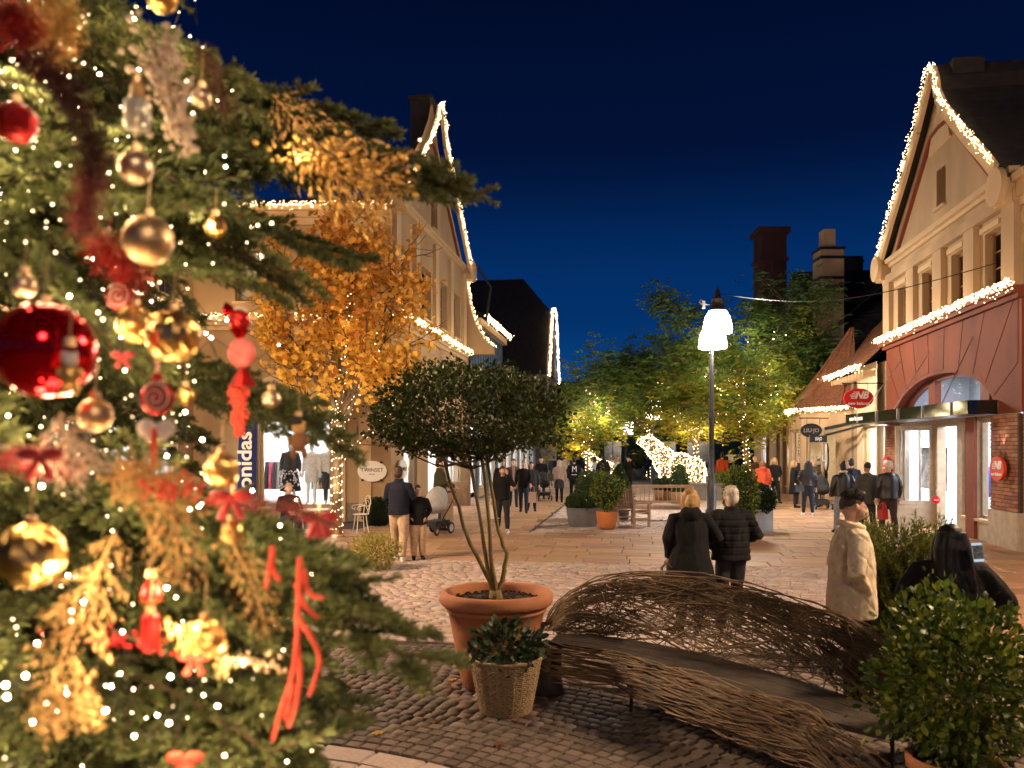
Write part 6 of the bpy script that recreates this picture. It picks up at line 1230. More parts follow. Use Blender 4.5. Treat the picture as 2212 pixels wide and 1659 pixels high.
def person(px, d, H, yaw, label, top='black', hem=.84, puff=0, bot='djeans', shoe='black', hair='short', hc='dark', arms=('down', 'down'), stride=0.0, skin='skin', look=0, skirt=None, collar=None, wide=1.0, sit=False, hood=False, beard=False, shirt=None, vox=None, legw=1.0, face=True, name='person', cat='person', tie=0, loc=None, glasses=False, strip=True, diamond=False, flare=0.0, vest=True):
    c = Vector(loc) if loc is not None else gpos(px, d); S = H / 1.75; Mz = Matrix.Rotation(R(yaw), 4, 'Z'); t = thing(name, c, label, cat, rz=R(yaw))
    vx = (vox or (.0095 if d < 8 else .011 if d < 12 else .016 if d < 16 else .021 if d < 24 else .028))
    zs = -.42 if sit else 0.0
    def T(p): return c + Mz @ (Vector(p) * S)
    def TL(pts, dz=zs): return [T((x, y, z + dz)) for x, y, z in pts]
    # legs
    legs = []; low = 9
    for s, a in ((1, stride), (-1, -stride)):
        hip = Vector((s * .09, 0, .92))
        if sit: kn = Vector((s * .12, -.42, .93)); an = Vector((s * .12, -.44, .49))
        else:
            kn = hip + Vector((s * .01, -math.sin(a) * .44 - (.03 if a >= 0 else -.0), -math.cos(a) * .43)); bend = a if a > 0 else a * 1.7
            an = kn + Vector((s * .005, -math.sin(bend) * .41, -math.cos(bend) * .41))
        legs.append((s, hip, kn, an, a)); low = min(low, an.z)
    drop = 0 if sit else .085 - low
    zs2 = zs + drop * 0
    legs = [(s, h + Vector((0, 0, drop)), k + Vector((0, 0, drop)), a_ + Vector((0, 0, drop)), a) for s, h, k, a_, a in legs]; up = drop + zs
    def TU(pts): return [T((x, y, z + up)) for x, y, z in pts]
    def TG(pts): return [T((x, y, z + zs)) for x, y, z in pts]
    arm = []
    for s, nm in zip((1, -1), arms): e, w = ARMS[nm]; arm.append((s, Vector((s * .175 * (1 + (wide - 1) * .5), .01, 1.405)), Vector((s * e[0] * (1 + (wide - 1) * .7), e[1], e[2])), Vector((s * w[0], w[1], w[2]))))
    look_M = Matrix.Rotation(R(look), 4, 'Z')
    def HD(p): v = Vector(p) - Vector((0, 0, 1.5)); v = Matrix.Rotation(R(tie), 4, 'X') @ v; v = look_M @ v; return T(v + Vector((0, 0, 1.5 + up)))
    def finish(mb, mname, part, sm=2, fold=0.0, v=vx, quilt=0.0):
        me = remesh(mb, v * S, sm); n = len(me.vertices)
        if (fold or quilt) and n:
            co = np.empty(n * 3, np.float32); me.vertices.foreach_get('co', co); co = co.reshape(-1, 3); no = np.empty(n * 3, np.float32); me.vertices.foreach_get('normal', no); no = no.reshape(-1, 3)
            f = np.array([(1 - 2.6 * abs(mnoise.noise(Vector((x * 5 + .6 * z, y * 5, z * 3.2 - x * 1.5))))) * .8 + mnoise.noise(Vector((x * 9, y * 9, z * 4.5))) + .4 * mnoise.noise(Vector((x * 24, y * 24, z * 15 + 7))) for x, y, z in co]) * fold
            if diamond: z = (co[:, 2] - c.z) / S; w_ = np.arctan2(co[:, 1] - c.y, co[:, 0] - c.x) * .22; f -= .007 * ((1 - np.abs(np.sin((z + w_) * math.pi / .15))) ** 6 + (1 - np.abs(np.sin((z - w_) * math.pi / .15))) ** 6)
            if quilt: z = (co[:, 2] - c.z) / S; f -= quilt * (1 - np.abs(np.sin(z * math.pi / .085))) ** 3
            me.vertices.foreach_set('co', (co + no * f[:, None]).ravel())
        me.transform(MWS[t.name].inverted()); me.materials.clear(); me.materials.append(MT[mname]); me.shade_smooth(); return link(part, me, t)
    # body: one closed surface
    mb = MB(); rg = 12
    mb.tube(TU([(0, 0, .86), (0, 0, .95), (0, 0, 1.1), (0, 0, 1.28), (0, .005, 1.42), (0, .01, 1.47)]), [.11 * S, .13 * S, .115 * S, .125 * S, .11 * S, .06 * S], rg)
    mb.tube([T((0, .015, 1.44 + up)), HD((0, .005, 1.56))], [.055 * S, .05 * S], 10); hM = Mz @ look_M
    mb.ball(HD((0, .01, 1.645)), S, 16, 12, sc=(.077, .096, .103), M=hM); mb.ball(HD((0, -.025, 1.585)), S, 14, 10, sc=(.06, .072, .068), M=hM); mb.ball(HD((0, -.075, 1.555)), S, 8, 6, sc=(.03, .025, .025), M=hM)
    mb.tube([HD((0, -.082, 1.655)), HD((0, -.105, 1.612)), HD((0, -.088, 1.605))], [.01 * S, .017 * S, .014 * S], 8)
    for s in (1, -1): mb.ball(HD((s * .08, .012, 1.625)), S, 8, 6, sc=(.012, .022, .032), M=hM)
    for s, h, k, a, _ in legs: mb.tube([T((*p.xy, p.z + zs)) for p in (h, k, a)], [.085 * S, .055 * S, .042 * S], 10); mb.tube([T((a.x, a.y + .02, a.z - .03 + zs)), T((a.x, a.y - .14, a.z - .05 + zs))], [.04 * S, .03 * S], 8)
    for s, sh, e, w in arm: mb.tube([T((p.x, p.y, p.z + up)) for p in (Vector((s * .1, 0, 1.42)), sh, e, w)], [.05 * S, .05 * S, .04 * S, .028 * S], 9)
    me = remesh(mb, (vx * .8) * S, 1); me.transform(MWS[t.name].inverted()); me.materials.clear()
    for m_ in (skin, 'undershirt', 'eye_dark', 'lips', 'beard', 'eye_white'): me.materials.append(MT[m_])
    nck = (1.485 + up) * S
    ctr = np.array([p.center for p in me.polygons]); mi = np.where(ctr[:, 2] > nck, 0, 1)
    if shirt: mi[:] = np.where(ctr[:, 2] > nck, 0, 1)
    if skin == 'mannequin_white': mi[:] = 0
    if beard:
        Hl = np.array([(look_M.inverted() @ Vector((x / S, y / S, 0)))[:] for x, y, z in ctr]); zl = ctr[:, 2] / S - up; mi[(zl < 1.585 + np.abs(Hl[:, 0]) * .35) & (zl > 1.515) & (Hl[:, 1] < .005) & (mi == 0)] = 4
    if hair == 'fade':
        Hl = np.array([(look_M.inverted() @ Vector((x / S, y / S, 0)))[:] for x, y, z in ctr]); zl = ctr[:, 2] / S - up; me.materials.append(MT['fade_hair']); ed = 1.648 + .35 * np.clip(-.02 - Hl[:, 1], 0, 1) - .55 * np.clip(Hl[:, 1] - .03, 0, .09) + nrs.normal(0, .005, len(zl)); mi[(zl > ed) & (mi == 0)] = 6
    me.polygons.foreach_set('material_index', mi.astype(np.int32)); me.shade_smooth()
    add = MB()
    if face:
        for s in (1, -1):
            add.ball(HD((s * .03, -.083, 1.638)), S, 8, 6, 5, sc=(.013, .008, .007), M=hM); add.ball(HD((s * .03, -.089, 1.638)), S, 6, 5, 2, sc=(.006, .005, .006), M=hM); add.ball(HD((s * .031, -.086, 1.66)), S, 6, 4, 2 if hc in ('black', 'dark') else 4, sc=(.018, .006, .004), M=hM)
            if glasses: add.tube([HD((s * (.032 + .024 * math.cos(b)), -.1, 1.638 + .018 * math.sin(b))) for b in [2 * math.pi * i / 10 for i in range(11)]], .0025 * S, 4, 2)
        add.ball(HD((0, -.094, 1.583)), S, 8, 4, 3, sc=(.022, .008, .006), M=hM)
    for s, sh, e, w in arm:                                          # hands with four fingers and a thumb
        dr = (w - e).normalized(); sd = Vector((s, 0, 0)); sd = (sd - dr * sd.dot(dr)).normalized(); pn = dr.cross(sd) * s; q0 = w + dr * .01
        def HT(v): return T((v.x, v.y, v.z + up))
        add.tube([HT(w - dr * .03), HT(w + dr * .02), HT(w + dr * .06), HT(w + dr * .095)], [.027 * S, .03 * S, .036 * S, .026 * S], 8)
        for f_, (o_, L) in enumerate(((-.028, .062), (-.01, .075), (.01, .07), (.027, .052))):
            side = dr.cross(pn).normalized(); b0 = w + dr * .088 + side * o_; b1 = b0 + dr * L * .45 + pn * -.008; b2 = b1 + dr * L * .3 - pn * .018; b3 = b2 + dr * L * .18 - pn * .02; add.tube([HT(b) for b in (b0, b1, b2, b3)], [.0095 * S, .009 * S, .008 * S, .006 * S], 6)
        side = dr.cross(pn).normalized(); b0 = w + dr * .03 - side * .028; add.tube([HT(b0), HT(b0 + dr * .03 - side * .022 - pn * .01), HT(b0 + dr * .06 - side * .022 - pn * .02)], [.013 * S, .011 * S, .008 * S], 6)
    MI = MWS[t.name].inverted(); bm = bmesh.new(); bm.from_mesh(me); nv = [bm.verts.new(MI @ Vector(v)) for v in add.v]
    for f_, m_ in zip(add.f, add.m):
        try: fc = bm.faces.new([nv[i] for i in f_]); fc.material_index = m_; fc.smooth = True
        except ValueError: pass
    bm.to_mesh(me); bm.free(); link('body', me, t)
    fo = .0055 if d < 8 else .009 if d < 12 else .007 if d < 16 else .004 if d < 24 else 0
    # trousers or bare legs
    if bot:
        mb = MB(); mb.ball(T((0, .012, .97 + up)), S, 18, 12, sc=(.165, .122, .15), M=Mz)
        for s, h, k, a, _ in legs: mb.tube([T((p.x, p.y, p.z + zs)) for p in (h + Vector((0, .01, .02)), h.lerp(k, .5), k, k.lerp(a, .55) + Vector((0, .015, 0)), a + Vector((0, .01, 0)))], [.105 * S, .094 * S * legw, .072 * S * legw, .066 * S * legw, .055 * S * legw], 12)
        finish(mb, 'cloth_' + bot, 'trousers', 2, fo)
    if skirt:
        mb = MB(); mb.tube(TU([(0, .01, 1.02), (0, .01, .9), (0, .01, skirt[1])]), [.15 * S, .2 * S, skirt[2] * S], 16); finish(mb, 'cloth_' + skirt[0], 'skirt', 2, .006)
        if skirt[0] == 'polka':
            q = MB()
            for k in range(70):
                z = rnd.uniform(skirt[1] + .03, .95); b = rnd.uniform(math.pi, 2 * math.pi); r_ = .2 + (skirt[2] - .2) * (.9 - z) / (.9 - skirt[1]) + .012; p = T((r_ * math.cos(b), .01 + r_ * math.sin(b), z + up)); q.ball(p, .026, 6, 4)
            q.build('dots', 'mannequin_white', t)['kind'] = 'stuff'
    for s, h, k, a, ang in legs:
        q = MB(); tilt = max(0, -ang) * .5; x, y, z = a.x, a.y, a.z + zs
        if shoe:
            q.tube([T((x, y + .05, z - .035 + tilt * .06)), T((x, y, z - .035)), T((x + s * .01, y - .08, z - .05)), T((x + s * .012, y - .15, z - .058)), T((x + s * .012, y - .185, z - .062))], [.036 * S, .045 * S, .04 * S, .034 * S, .016 * S], 10); q.tube([T((x, y, z - .02)), T((x, y, z + .03))], .046 * S, 10); so = q.build('shoe', 'cloth_' + shoe, t, True)
            q = MB(); q.tube([T((x, y + .055, z - .074)), T((x, y, z - .075)), T((x + s * .01, y - .09, z - .076)), T((x + s * .012, y - .18, z - .076))], [.03 * S, .036 * S, .035 * S, .018 * S], 8); q.build('sole', 'cloth_white' if shoe in ('white', 'tan') else 'rubber', so)
    # coat: torso loft and sleeves grown into one surface
    if top:
        ex = .018 * (puff > 0); mb = MB(); low_ = hem
        prof = [(1.495, .07, .068), (1.465, .115, .09), (1.42, .165, .115), (1.33, .195, .14), (1.2, .19, .148), (1.08, .187, .15), (.98, .195, .155)]
        if hem < .98: prof.append((hem, (.2 if hem > .75 else .235) + flare, (.165 if hem > .75 else .2) + flare * .7))
        vs = []; n_ = 18
        for z, rx, ry in prof:
            pf = 1 + (ex / rx if z < 1.46 else 0); wd = 1 + (wide - 1) * min(1, max(0, (1.47 - z) / .25))
            for j in range(n_): a = 2 * math.pi * j / n_; vs.append(T((rx * pf * wd * math.cos(a), .01 + ry * pf * math.sin(a) * (1 + (wd - 1) * .6), z + up)))
        k_ = len(prof); fs = [(i * n_ + j, (i + 1) * n_ + j, (i + 1) * n_ + (j + 1) % n_, i * n_ + (j + 1) % n_) for i in range(k_ - 1) for j in range(n_)] + [tuple(range(n_)), tuple((k_ - 1) * n_ + j for j in range(n_ - 1, -1, -1))]; mb.add(vs, fs)
        for s, sh, e, w in arm: mb.tube([T((p.x, p.y, p.z + up)) for p in (Vector((s * .1, .01, 1.4)), sh + Vector((s * .01, 0, -.015)), sh.lerp(e, .5), e, e.lerp(w, .5), w - (w - e).normalized() * .005)], [(.075 + ex) * S, (.078 + ex) * S, (.072 + ex) * S, (.063 + ex) * S, (.055 + ex) * S, (.043 + ex) * S], 12)
        if (collar or puff or hood) and hair != 'fade': mb.tube([T((0, .012, 1.45 + up)), T((0, .014, 1.535 + up))], [.092 * S, .078 * S], 14)
        if hood: mb.ball(T((0, .1, 1.46 + up)), S, 14, 10, sc=(.135, .085, .1), M=Mz)
        finish(mb, 'cloth_' + top, 'jacket' if hem > .75 else 'coat', 3, fo * (1.5 if puff else 1), quilt=.012 * puff if puff else 0)
        if shirt:
            q = MB(); vs = [] if not strip else [T((x, -.01 - ry, z + up)) for x, ry, z in ((-.05, .115, 1.49), (.05, .115, 1.49), (-.045, .165, 1.36), (.045, .165, 1.36), (-.04, .175, 1.15), (.04, .175, 1.15), (-.04, .18, hem), (.04, .18, hem))]; q.add(vs, [(0, 1, 3, 2), (2, 3, 5, 4), (4, 5, 7, 6)]) if strip else None; q.tube([T((.062 * math.cos(a), .012 + .062 * math.sin(a), 1.495 + up)) for a in [2 * math.pi * i / 14 for i in range(15)]], .014 * S, 6); q.build('shirt', 'cloth_' + shirt, t, True)
        if collar and collar != True: q = MB(); q.tube([T((.09 * math.cos(a), .014 + .09 * math.sin(a), (1.52 if hair != 'fade' else 1.488) + .022 * math.sin(a) + up)) for a in ([2 * math.pi * i / 16 for i in range(17)] if hair != 'fade' else [R(-62 + i * 304 / 18) for i in range(19)])], .026 * S, 8); q.build('collar', 'cloth_' + collar, t, True)
    # hair or headgear
    mb = MB(); hm = 'hair_' + hc
    if hair != 'none':
        if hair in ('short', 'bun', 'long', 'bob', 'fade', 'tail', 'thin'):
            k = 0 if hair in ('fade', 'thin') else .006
            if hair == 'fade': mb.ball(HD((0, -.002, 1.700)), S, 20, 14, sc=(.0735, .097, .064), M=hM); mb.ball(HD((0, -.05, 1.722)), S, 14, 10, sc=(.06, .05, .036), M=hM)
            else: mb.ball(HD((0, .022, 1.672 + k)), S, 16, 12, sc=(.083, .098, .095), M=hM)
            if hair != 'fade' and hair != 'thin': mb.ball(HD((0, .055, 1.625)), S, 14, 10, sc=(.078, .068, .085), M=hM)
        if hair == 'bun': mb.ball(HD((0, .06, 1.77)), S, 12, 8, sc=(.05, .05, .045), M=hM)
        if hair == 'tail': mb.tube([HD((0, .1, 1.68)), HD((0, .15, 1.6)), HD((0, .14, 1.45)), HD((0, .12, 1.32))], [.035 * S, .04 * S, .035 * S, .01 * S], 10)
        if hair == 'long':
            for x in (-.06, -.02, .02, .06): mb.tube([HD((x, .05, 1.70)), HD((x * 1.35, .085, 1.58)), HD((x * 1.6, .105, 1.42)), HD((x * 1.7, .13, 1.26)), HD((x * 1.5, .14, 1.1))], [.05 * S, .05 * S, .052 * S, .045 * S, .02 * S], 10)
            for s in (1, -1): mb.tube([HD((s * .055, .0, 1.72)), HD((s * .09, -.01, 1.62)), HD((s * .1, .02, 1.48)), HD((s * .12, .04, 1.33))], [.03 * S, .035 * S, .04 * S, .02 * S], 9)
        if hair == 'bob':
            for s in (1, -1): mb.tube([HD((s * .05, .02, 1.72)), HD((s * .088, .02, 1.62)), HD((s * .085, .03, 1.5))], [.035 * S, .04 * S, .032 * S], 9)
            mb.tube([HD((0, .07, 1.68)), HD((0, .085, 1.58)), HD((0, .075, 1.485))], [.075 * S, .08 * S, .06 * S], 12)
        if hair == 'hat': mb.ball(HD((0, .01, 1.70)), S, 16, 10, sc=(.088, .105, .085), M=hM); mb.tube([HD((0, .01, 1.665)), HD((0, .01, 1.70))], .1 * S, 16)
        if hair == 'cap': mb.ball(HD((0, .01, 1.70)), S, 16, 10, sc=(.09, .11, .06), M=hM); mb.ball(HD((0, -.1, 1.685)), S, 12, 6, sc=(.065, .055, .012), M=hM)
        if hair == 'hood': mb.ball(HD((0, .03, 1.655)), S, 16, 12, sc=(.105, .115, .13), M=hM); mb.tube([HD((0, .04, 1.6)), HD((0, .03, 1.47))], [.1 * S, .12 * S], 14)
        if d < 12 and hair in ('long', 'bob', 'short', 'fade'):
            q = MB()
            for k in range({'long': 300, 'bob': 260, 'short': 420, 'fade': 380}[hair]):
                ph = rnd.uniform(-2.1, 2.1); sx, cy_ = math.sin(ph), math.cos(ph); j_ = rnd.uniform(.98, 1.05)
                if hair in ('long', 'bob'):
                    pts = [HD((.03 * sx * j_, .03 + .03 * cy_, 1.768)), HD((.07 * sx * j_, .025 + .075 * cy_, 1.74)), HD((.092 * sx * j_, .03 + .09 * cy_, 1.67)), HD((.1 * sx * j_, .035 + .095 * cy_, 1.59))]
                    if hair == 'long': e_ = rnd.uniform(1.02, 1.24); pts += [HD((.14 * sx + rnd.gauss(0, .008), .06 + .085 * max(.2, cy_), 1.46)), HD((.18 * sx + rnd.gauss(0, .014), .08 + .1 * max(.3, cy_), 1.34)), HD((.20 * sx + rnd.gauss(0, .024), .09 + .11 * max(.4, cy_), e_))]
                    else: pts += [HD((.098 * sx + rnd.gauss(0, .005), .04 + .085 * cy_, 1.52)), HD((.09 * sx + rnd.gauss(0, .01), .04 + .075 * cy_, rnd.uniform(1.45, 1.49)))]
                else:
                    th = rnd.uniform(0, 1.75 if hair == 'short' else 1.05); up_ = Vector((math.sin(th) * sx, math.sin(th) * cy_, math.cos(th))); b_ = Vector((0, .022 if hair == 'short' else -.002, 1.675 if hair == 'short' else 1.70)); rr = Vector((.085, .1, .098)) if hair == 'short' else Vector((.075, .098, .066))
                    p0 = b_ + Vector((up_.x * rr.x, up_.y * rr.y, up_.z * rr.z)); tg = Vector((sx * math.cos(th), cy_ * math.cos(th), -math.sin(th))) + Vector((rnd.gauss(0, .4), rnd.gauss(0, .4), rnd.gauss(0, .3))) * (1 if hair == 'short' else .4); pts = [HD(p0 - up_ * .004), HD(p0 + tg * .012 + up_ * .002), HD(p0 + tg * .024 - up_ * .003)]
                q.tube(pts, [.0042 * S * (1 - .5 * i / len(pts)) for i in range(len(pts))], 3, cap=False)
            q.build('hair_strands', hm, t, True)['kind'] = 'stuff'
        o = finish(mb, hm, dict(hat='hat', cap='cap', hood='hood').get(hair, 'hair'), 1, .008 if d < 12 else 0, v=vx * .75)
        if hair in ('short', 'bun', 'fade', 'long', 'bob', 'tail', 'thin'):         # keep the face clear
            bm = bmesh.new(); bm.from_mesh(o.data); Mh = (Matrix.Rotation(R(look), 4, 'Z')).inverted(); dl = []
            hl = {'fade': 1.685, 'thin': 1.70}.get(hair, 1.688)
            for f_ in bm.faces:
                v = f_.calc_center_median() / S; v.z -= up; w_ = Mh @ v
                if w_.y < -.052 and w_.z < hl and abs(w_.x) < .074: dl.append(f_)
            bmesh.ops.delete(bm, geom=dl, context='FACES'); bm.to_mesh(o.data); bm.free()
    return t
# ---- mannequins
person(602, 24.4, 1.86, 8, 'white mannequin in black leather jacket and polka dot skirt', top='leather', hem=1.0, bot=None, skirt=('polka', .35, .3), shoe=None, hair='none', skin='mannequin_white', face=False, name='mannequin', cat='mannequin', loc=FA.p(2.62, -.75, .46))
person(655, 24.3, 1.84, -12, 'white mannequin in white blouse and short white skirt', top='white', hem=.95, bot=None, skirt=('white', .62, .2), shoe=None, hair='none', skin='mannequin_white', face=False, name='mannequin', cat='mannequin', loc=FA.p(3.3, -.62, .46))
person(695, 24.3, 1.86, 10, 'white mannequin in white top and dotted grey trousers', top='white', hem=.9, bot='grey', shoe=None, hair='none', skin='mannequin_white', face=False, name='mannequin', cat='mannequin', loc=FA.p(3.82, -.66, .46), arms=('pocket', 'down'))
# ---- left side
person(862, 15.3, 1.76, 172, 'man in dark navy jacket and beige trousers seen from behind', top='navy', hem=.86, bot='sand', shoe='white', hair='short', hc='brown', arms=('hold', 'hold'), stride=.12, legw=1.12, collar=True)
person(903, 15.45, 1.40, 14, 'child in black jacket and beige trousers facing the camera', top='black', hem=.82, bot='beige', shoe='black', hair='tail', hc='dark', arms=('pocket', 'pocket'), legw=1.25, look=8, wide=1.05)
person(951, 21.0, 1.84, 100, 'man in dark olive padded jacket behind the grey pushchair', top='olive', hem=.84, puff=1, bot='djeans', hair='short', hc='black', arms=('fwd', 'fwd'))
person(1086, 20.4, 1.69, 4, 'man in black jacket walking with a phone at his ear', top='black', hem=.88, bot='char', shoe='white', hair='short', hc='dark', arms=('phone', 'down'), stride=.28, beard=True, look=10)
person(1086, 25.4, 1.80, -6, 'man in grey beanie behind the man on the phone', top='char', bot='djeans', hair='hat', hc='beanie')
person(1109, 29.6, 1.75, 2, 'man in open brown coat over pale shirt, up the left side', top='brown', hem=.6, bot='char', hair='short', hc='brown', shirt='taupe', stride=.2)
person(1131, 26.8, 1.74, -4, 'grey haired man in black jacket walking towards the square', top='black', bot='djeans', hair='short', hc='grey', stride=.24, arms=('swf', 'swb'))
person(1148, 27.6, 1.67, 3, 'woman in dark coat carrying a pink paper bag', top='char', hem=.6, bot='black', hair='bob', hc='brown', stride=.2)
person(1169, 34.2, 1.76, 2, 'woman pushing the black pushchair up the left side', top='black', hair='tail', hc='dark', arms=('fwd', 'fwd'))
person(1208, 32.0, 1.66, 176, 'person in beige padded hooded jacket and short dark skirt from behind', top='taupe', hem=.82, puff=1, bot='black', skirt=('char', .58, .21), hair='hood', hc='beige', stride=.16, arms=('down', 'down'))
m_ = person(1240, 33.0, 1.75, 182, 'man in black sweatshirt with white marks on the back', top='black', hem=.8, bot='black', hair='short', hc='black', stride=.14, wide=1.08)
c = gpos(1240, 33.0); lettering('M', .34, 'letter_white', m_, c + Vector((0, -.19, 1.28)), (1, 0, 0), (0, 0, 1), sx=.8); q = MB(); q.box(c.x - .12, c.x + .1, c.y - .185, c.y - .18, 1.05, 1.07); q.build('print_line', 'letter_white', m_)
person(1286, 40.0, 1.70, 100, 'woman in white jacket left of the tall man in navy', top='white', hem=.9, bot='black', hair='bob', hc='dark')
person(1303, 38.2, 1.82, 181, 'broad man in dark navy coat from behind, before the small bear', top='navy', hem=.7, bot='black', hair='short', hc='brown', hood=True, wide=1.2)
person(1334, 40.0, 1.73, 60, 'blond woman in white coat near the small glowing bear', top='white', hem=.7, bot='taupe', hair='long', hc='blond')
person(1357, 38.0, 1.74, 2, 'man in black holding up a camera, facing the square', top='black', bot='black', hair='short', hc='dark', arms=('cam', 'cam'))
person(1424, 41.0, 1.66, 110, 'small person in green jacket beside the dark lamp post', top='green', bot='taupe', hair='short', hc='grey', arms=('hold', 'hold'))
person(1196, 46.0, 1.72, 175, 'distant man in dark coat far up the left shop fronts', top='char', bot='black', hair='short', hc='dark', stride=.15)
person(1222, 52.0, 1.70, 5, 'distant woman in pale jacket beyond the man in the sweatshirt', top='beige', bot='black', hair='bob', hc='brown', stride=.2)
person(1268, 48.0, 1.76, 178, 'distant person in black near the left tree trunk', top='black', bot='black', hair='short', hc='black')
person(1319, 47.0, 1.72, 20, 'distant person with beige hood between the navy coat and white coat', top='beige', bot='black', hair='hood', hc='beige')
person(1398, 56.0, 1.75, 185, 'distant man in dark clothes by the far potted bushes', top='navy', bot='black', hair='short', hc='brown', stride=.15)
# ---- right side
person(1560, 39.5, 1.90, 150, 'man in orange jacket and pale jeans by the street tree', top='orange', hem=.78, bot='ljeans', hair='short', hc='brown')
person(1576, 40.5, 1.88, 10, 'man in dark jacket holding a sheet of white paper', top='char', hair='short', hc='black', arms=('hold', 'hold'), beard=True)
person(1599, 41.5, 1.9, 170, 'dark haired man in black jacket beside the light-wound trunk', top='black', hair='short', hc='black')
person(1631, 34.8, 1.80, 35, 'bald man in brown jacket behind the light-wound trunk', top='brown', hair='none', hc='grey')
person(1647, 28.2, 1.69, 172, 'woman with red hair in bright orange padded jacket from behind', top='rust', hem=.84, puff=1, bot='teal', hair='bob', hc='red', hood=True)
person(1673, 31.6, 1.78, 6, 'blond woman in black coat with hands in her pockets', top='black', hem=.8, bot='black', hair='long', hc='blond', arms=('pocket', 'pocket'), stride=.22, glasses=True)
person(1716, 29.0, 1.68, 70, 'short haired woman in long black coat by the turret shop', top='black', hem=.5, bot='char', hair='bob', hc='blond')
person(1727, 31.0, 1.84, -8, 'elderly man with glasses standing by the turret shop door', top='char', hair='thin', hc='grey', glasses=True, arms=('hold', 'down'))
person(1745, 25.6, 1.72, 176, 'woman in shiny black padded jacket, white shirt hem, from behind', top='leather', hem=.93, puff=1, bot='djeans', shoe='white', hair='long', hc='black', stride=.12, collar='white', arms=('hold', 'down'))
person(1758, 29.4, 1.68, 8, 'light haired woman in brown padded jacket at the black pushchair', top='brown', puff=1, hair='bob', hc='blond', arms=('fwd', 'fwd'))
person(1770, 30.2, 1.74, -50, 'man in flat cap and olive quilted jacket by the pushchair', top='olive', puff=1, bot='brownpants', hair='cap', hc='cap')
person(1820, 20.2, 1.76, 181, 'woman with hair bun, black leather jacket and grey jeans', top='leather', hem=.92, bot='ljeans', hair='bun', hc='black', collar='cream', stride=.16, arms=('down', 'swb'), wide=1.06)
person(1838, 23.2, 1.82, 172, 'dark haired man in navy jacket beyond the woman with the bun', top='navy', hair='short', hc='black', bot='black')
person(1873, 19.6, 1.78, 178, 'man in dark grey blazer with cropped black hair', top='tweed', hem=.76, bot='char', hair='thin', hc='black', skin='skin_tan', stride=.14, wide=1.04)
person(1919, 19.2, 1.82, 184, 'white haired man in black leather jacket and brown trousers', top='leather', hem=.88, bot='brownpants', hair='short', hc='white', stride=.12, wide=1.08)
person(1490, 9.35, 1.625, 178, 'blond woman in wide black wool coat, behind the willow bench', top='black', hem=.55, bot='black', hair='bob', hc='blond', hood=True, flare=.05, arms=('down', 'link'), wide=1.2)
person(1578, 9.5, 1.64, 184, 'white haired man in black padded jacket, beside the blond woman', top='black', hem=.86, puff=1, bot='char', hair='short', hc='white', arms=('pocket', 'link'), wide=1.1, collar=True)
person(1842, 6.35, 1.765, 82, 'young man in cream quilted jacket looking to the right', top='cream', hem=.79, bot='char', hair='fade', hc='black', beard=True, shirt='white', strip=False, diamond=True, collar='cream', arms=('pocket', 'pocket'), look=12, wide=1.22)
wp = person(2050, 5.6, 1.56, 172, 'woman with long dark hair in black puffer, holding a phone', top='black', hem=.82, puff=.12, bot='black', hair='long', hc='black', arms=('hold', 'show'), wide=1.34)
person(622, 18.6, 1.72, 30, 'elderly grey haired man sitting by the mannequin window', top='black', hair='short', hc='grey', sit=True, arms=('hold', 'hold'), loc=gpos(624, 18.7))
# ---- things they carry
pp = at(2112, 1193, 5.28); ph = thing('phone', pp, 'lit smartphone in the hand of the long haired woman', 'phone'); ux, uz = Vector((.94, -.32, .1)).normalized(), Vector((.12, .25, .95)).normalized(); uz = (uz - ux * uz.dot(ux)).normalized(); n = ux.cross(uz); q = MB(); q.prism([pp + ux * a + uz * b for a, b in ((-.033, -.066), (.033, -.066), (.033, .066), (-.033, .066))], -n * .008); q.build('case', 'sign_black', ph)
MT['screen'] = emit('phone_screen', (.75, .85, 1.0), .6); q = MB(); q.prism([pp + n * .001 + ux * a + uz * b for a, b in ((-.030, -.062), (.030, -.062), (.030, .062), (-.030, .062))], n * .001); q.build('screen', 'screen', ph)
q = MB(); q.prism([pp + n * .0025 + ux * a + uz * b for a, b in ((-.029, -.045), (.029, -.045), (.029, .045), (-.029, .045))], n * .001); q.build('screen_picture', mat('screen_photo', (.1, .16, .22), .4, var=.9, scale=60), ph)
bag(gpos(1066, 20.5) + Vector((0, 0, .34)), .3, .42, .1, 'paper_white', 'white paper bag hanging from the hand of the man on the phone', R(20), .2)
bag(gpos(1150, 27.2) + Vector((0, 0, .3)), .26, .36, .1, 'paper_pink', 'pink paper bag carried by the woman in the dark coat', 0, .2)
bag(gpos(966, 20.6) + Vector((0, 0, .1)), .34, .62, .16, 'paper_brown', 'big brown paper bag hanging behind the grey pushchair', R(60), .12)
bag(gpos(1664, 26.5) + Vector((0, 0, .28)), .3, .3, .1, 'paper_brown', 'brown paper bag with dark letters near the orange jacket woman', R(12), .2, 'OP')
bag(gpos(1440, 9.25) + Vector((0, 0, .34)), .26, .2, .1, 'bag_black', 'black leather handbag hanging beside the blond woman', R(10), .26)
bag(gpos(1727, 25.5) + Vector((0, 0, .75)), .26, .22, .12, 'bag_black', 'black shoulder bag on the woman in the shiny jacket', R(10), .3)
bag(gpos(1189, 31.8) + Vector((0, 0, .85)), .22, .26, .1, 'bag_black', 'black bag on the shoulder of the beige hooded person', R(10), .3)
bag(at(1907, 1122, 12), .12, .15, .1, 'bag_red', 'red and yellow bag seen past the young man with cropped hair', R(30), .1)
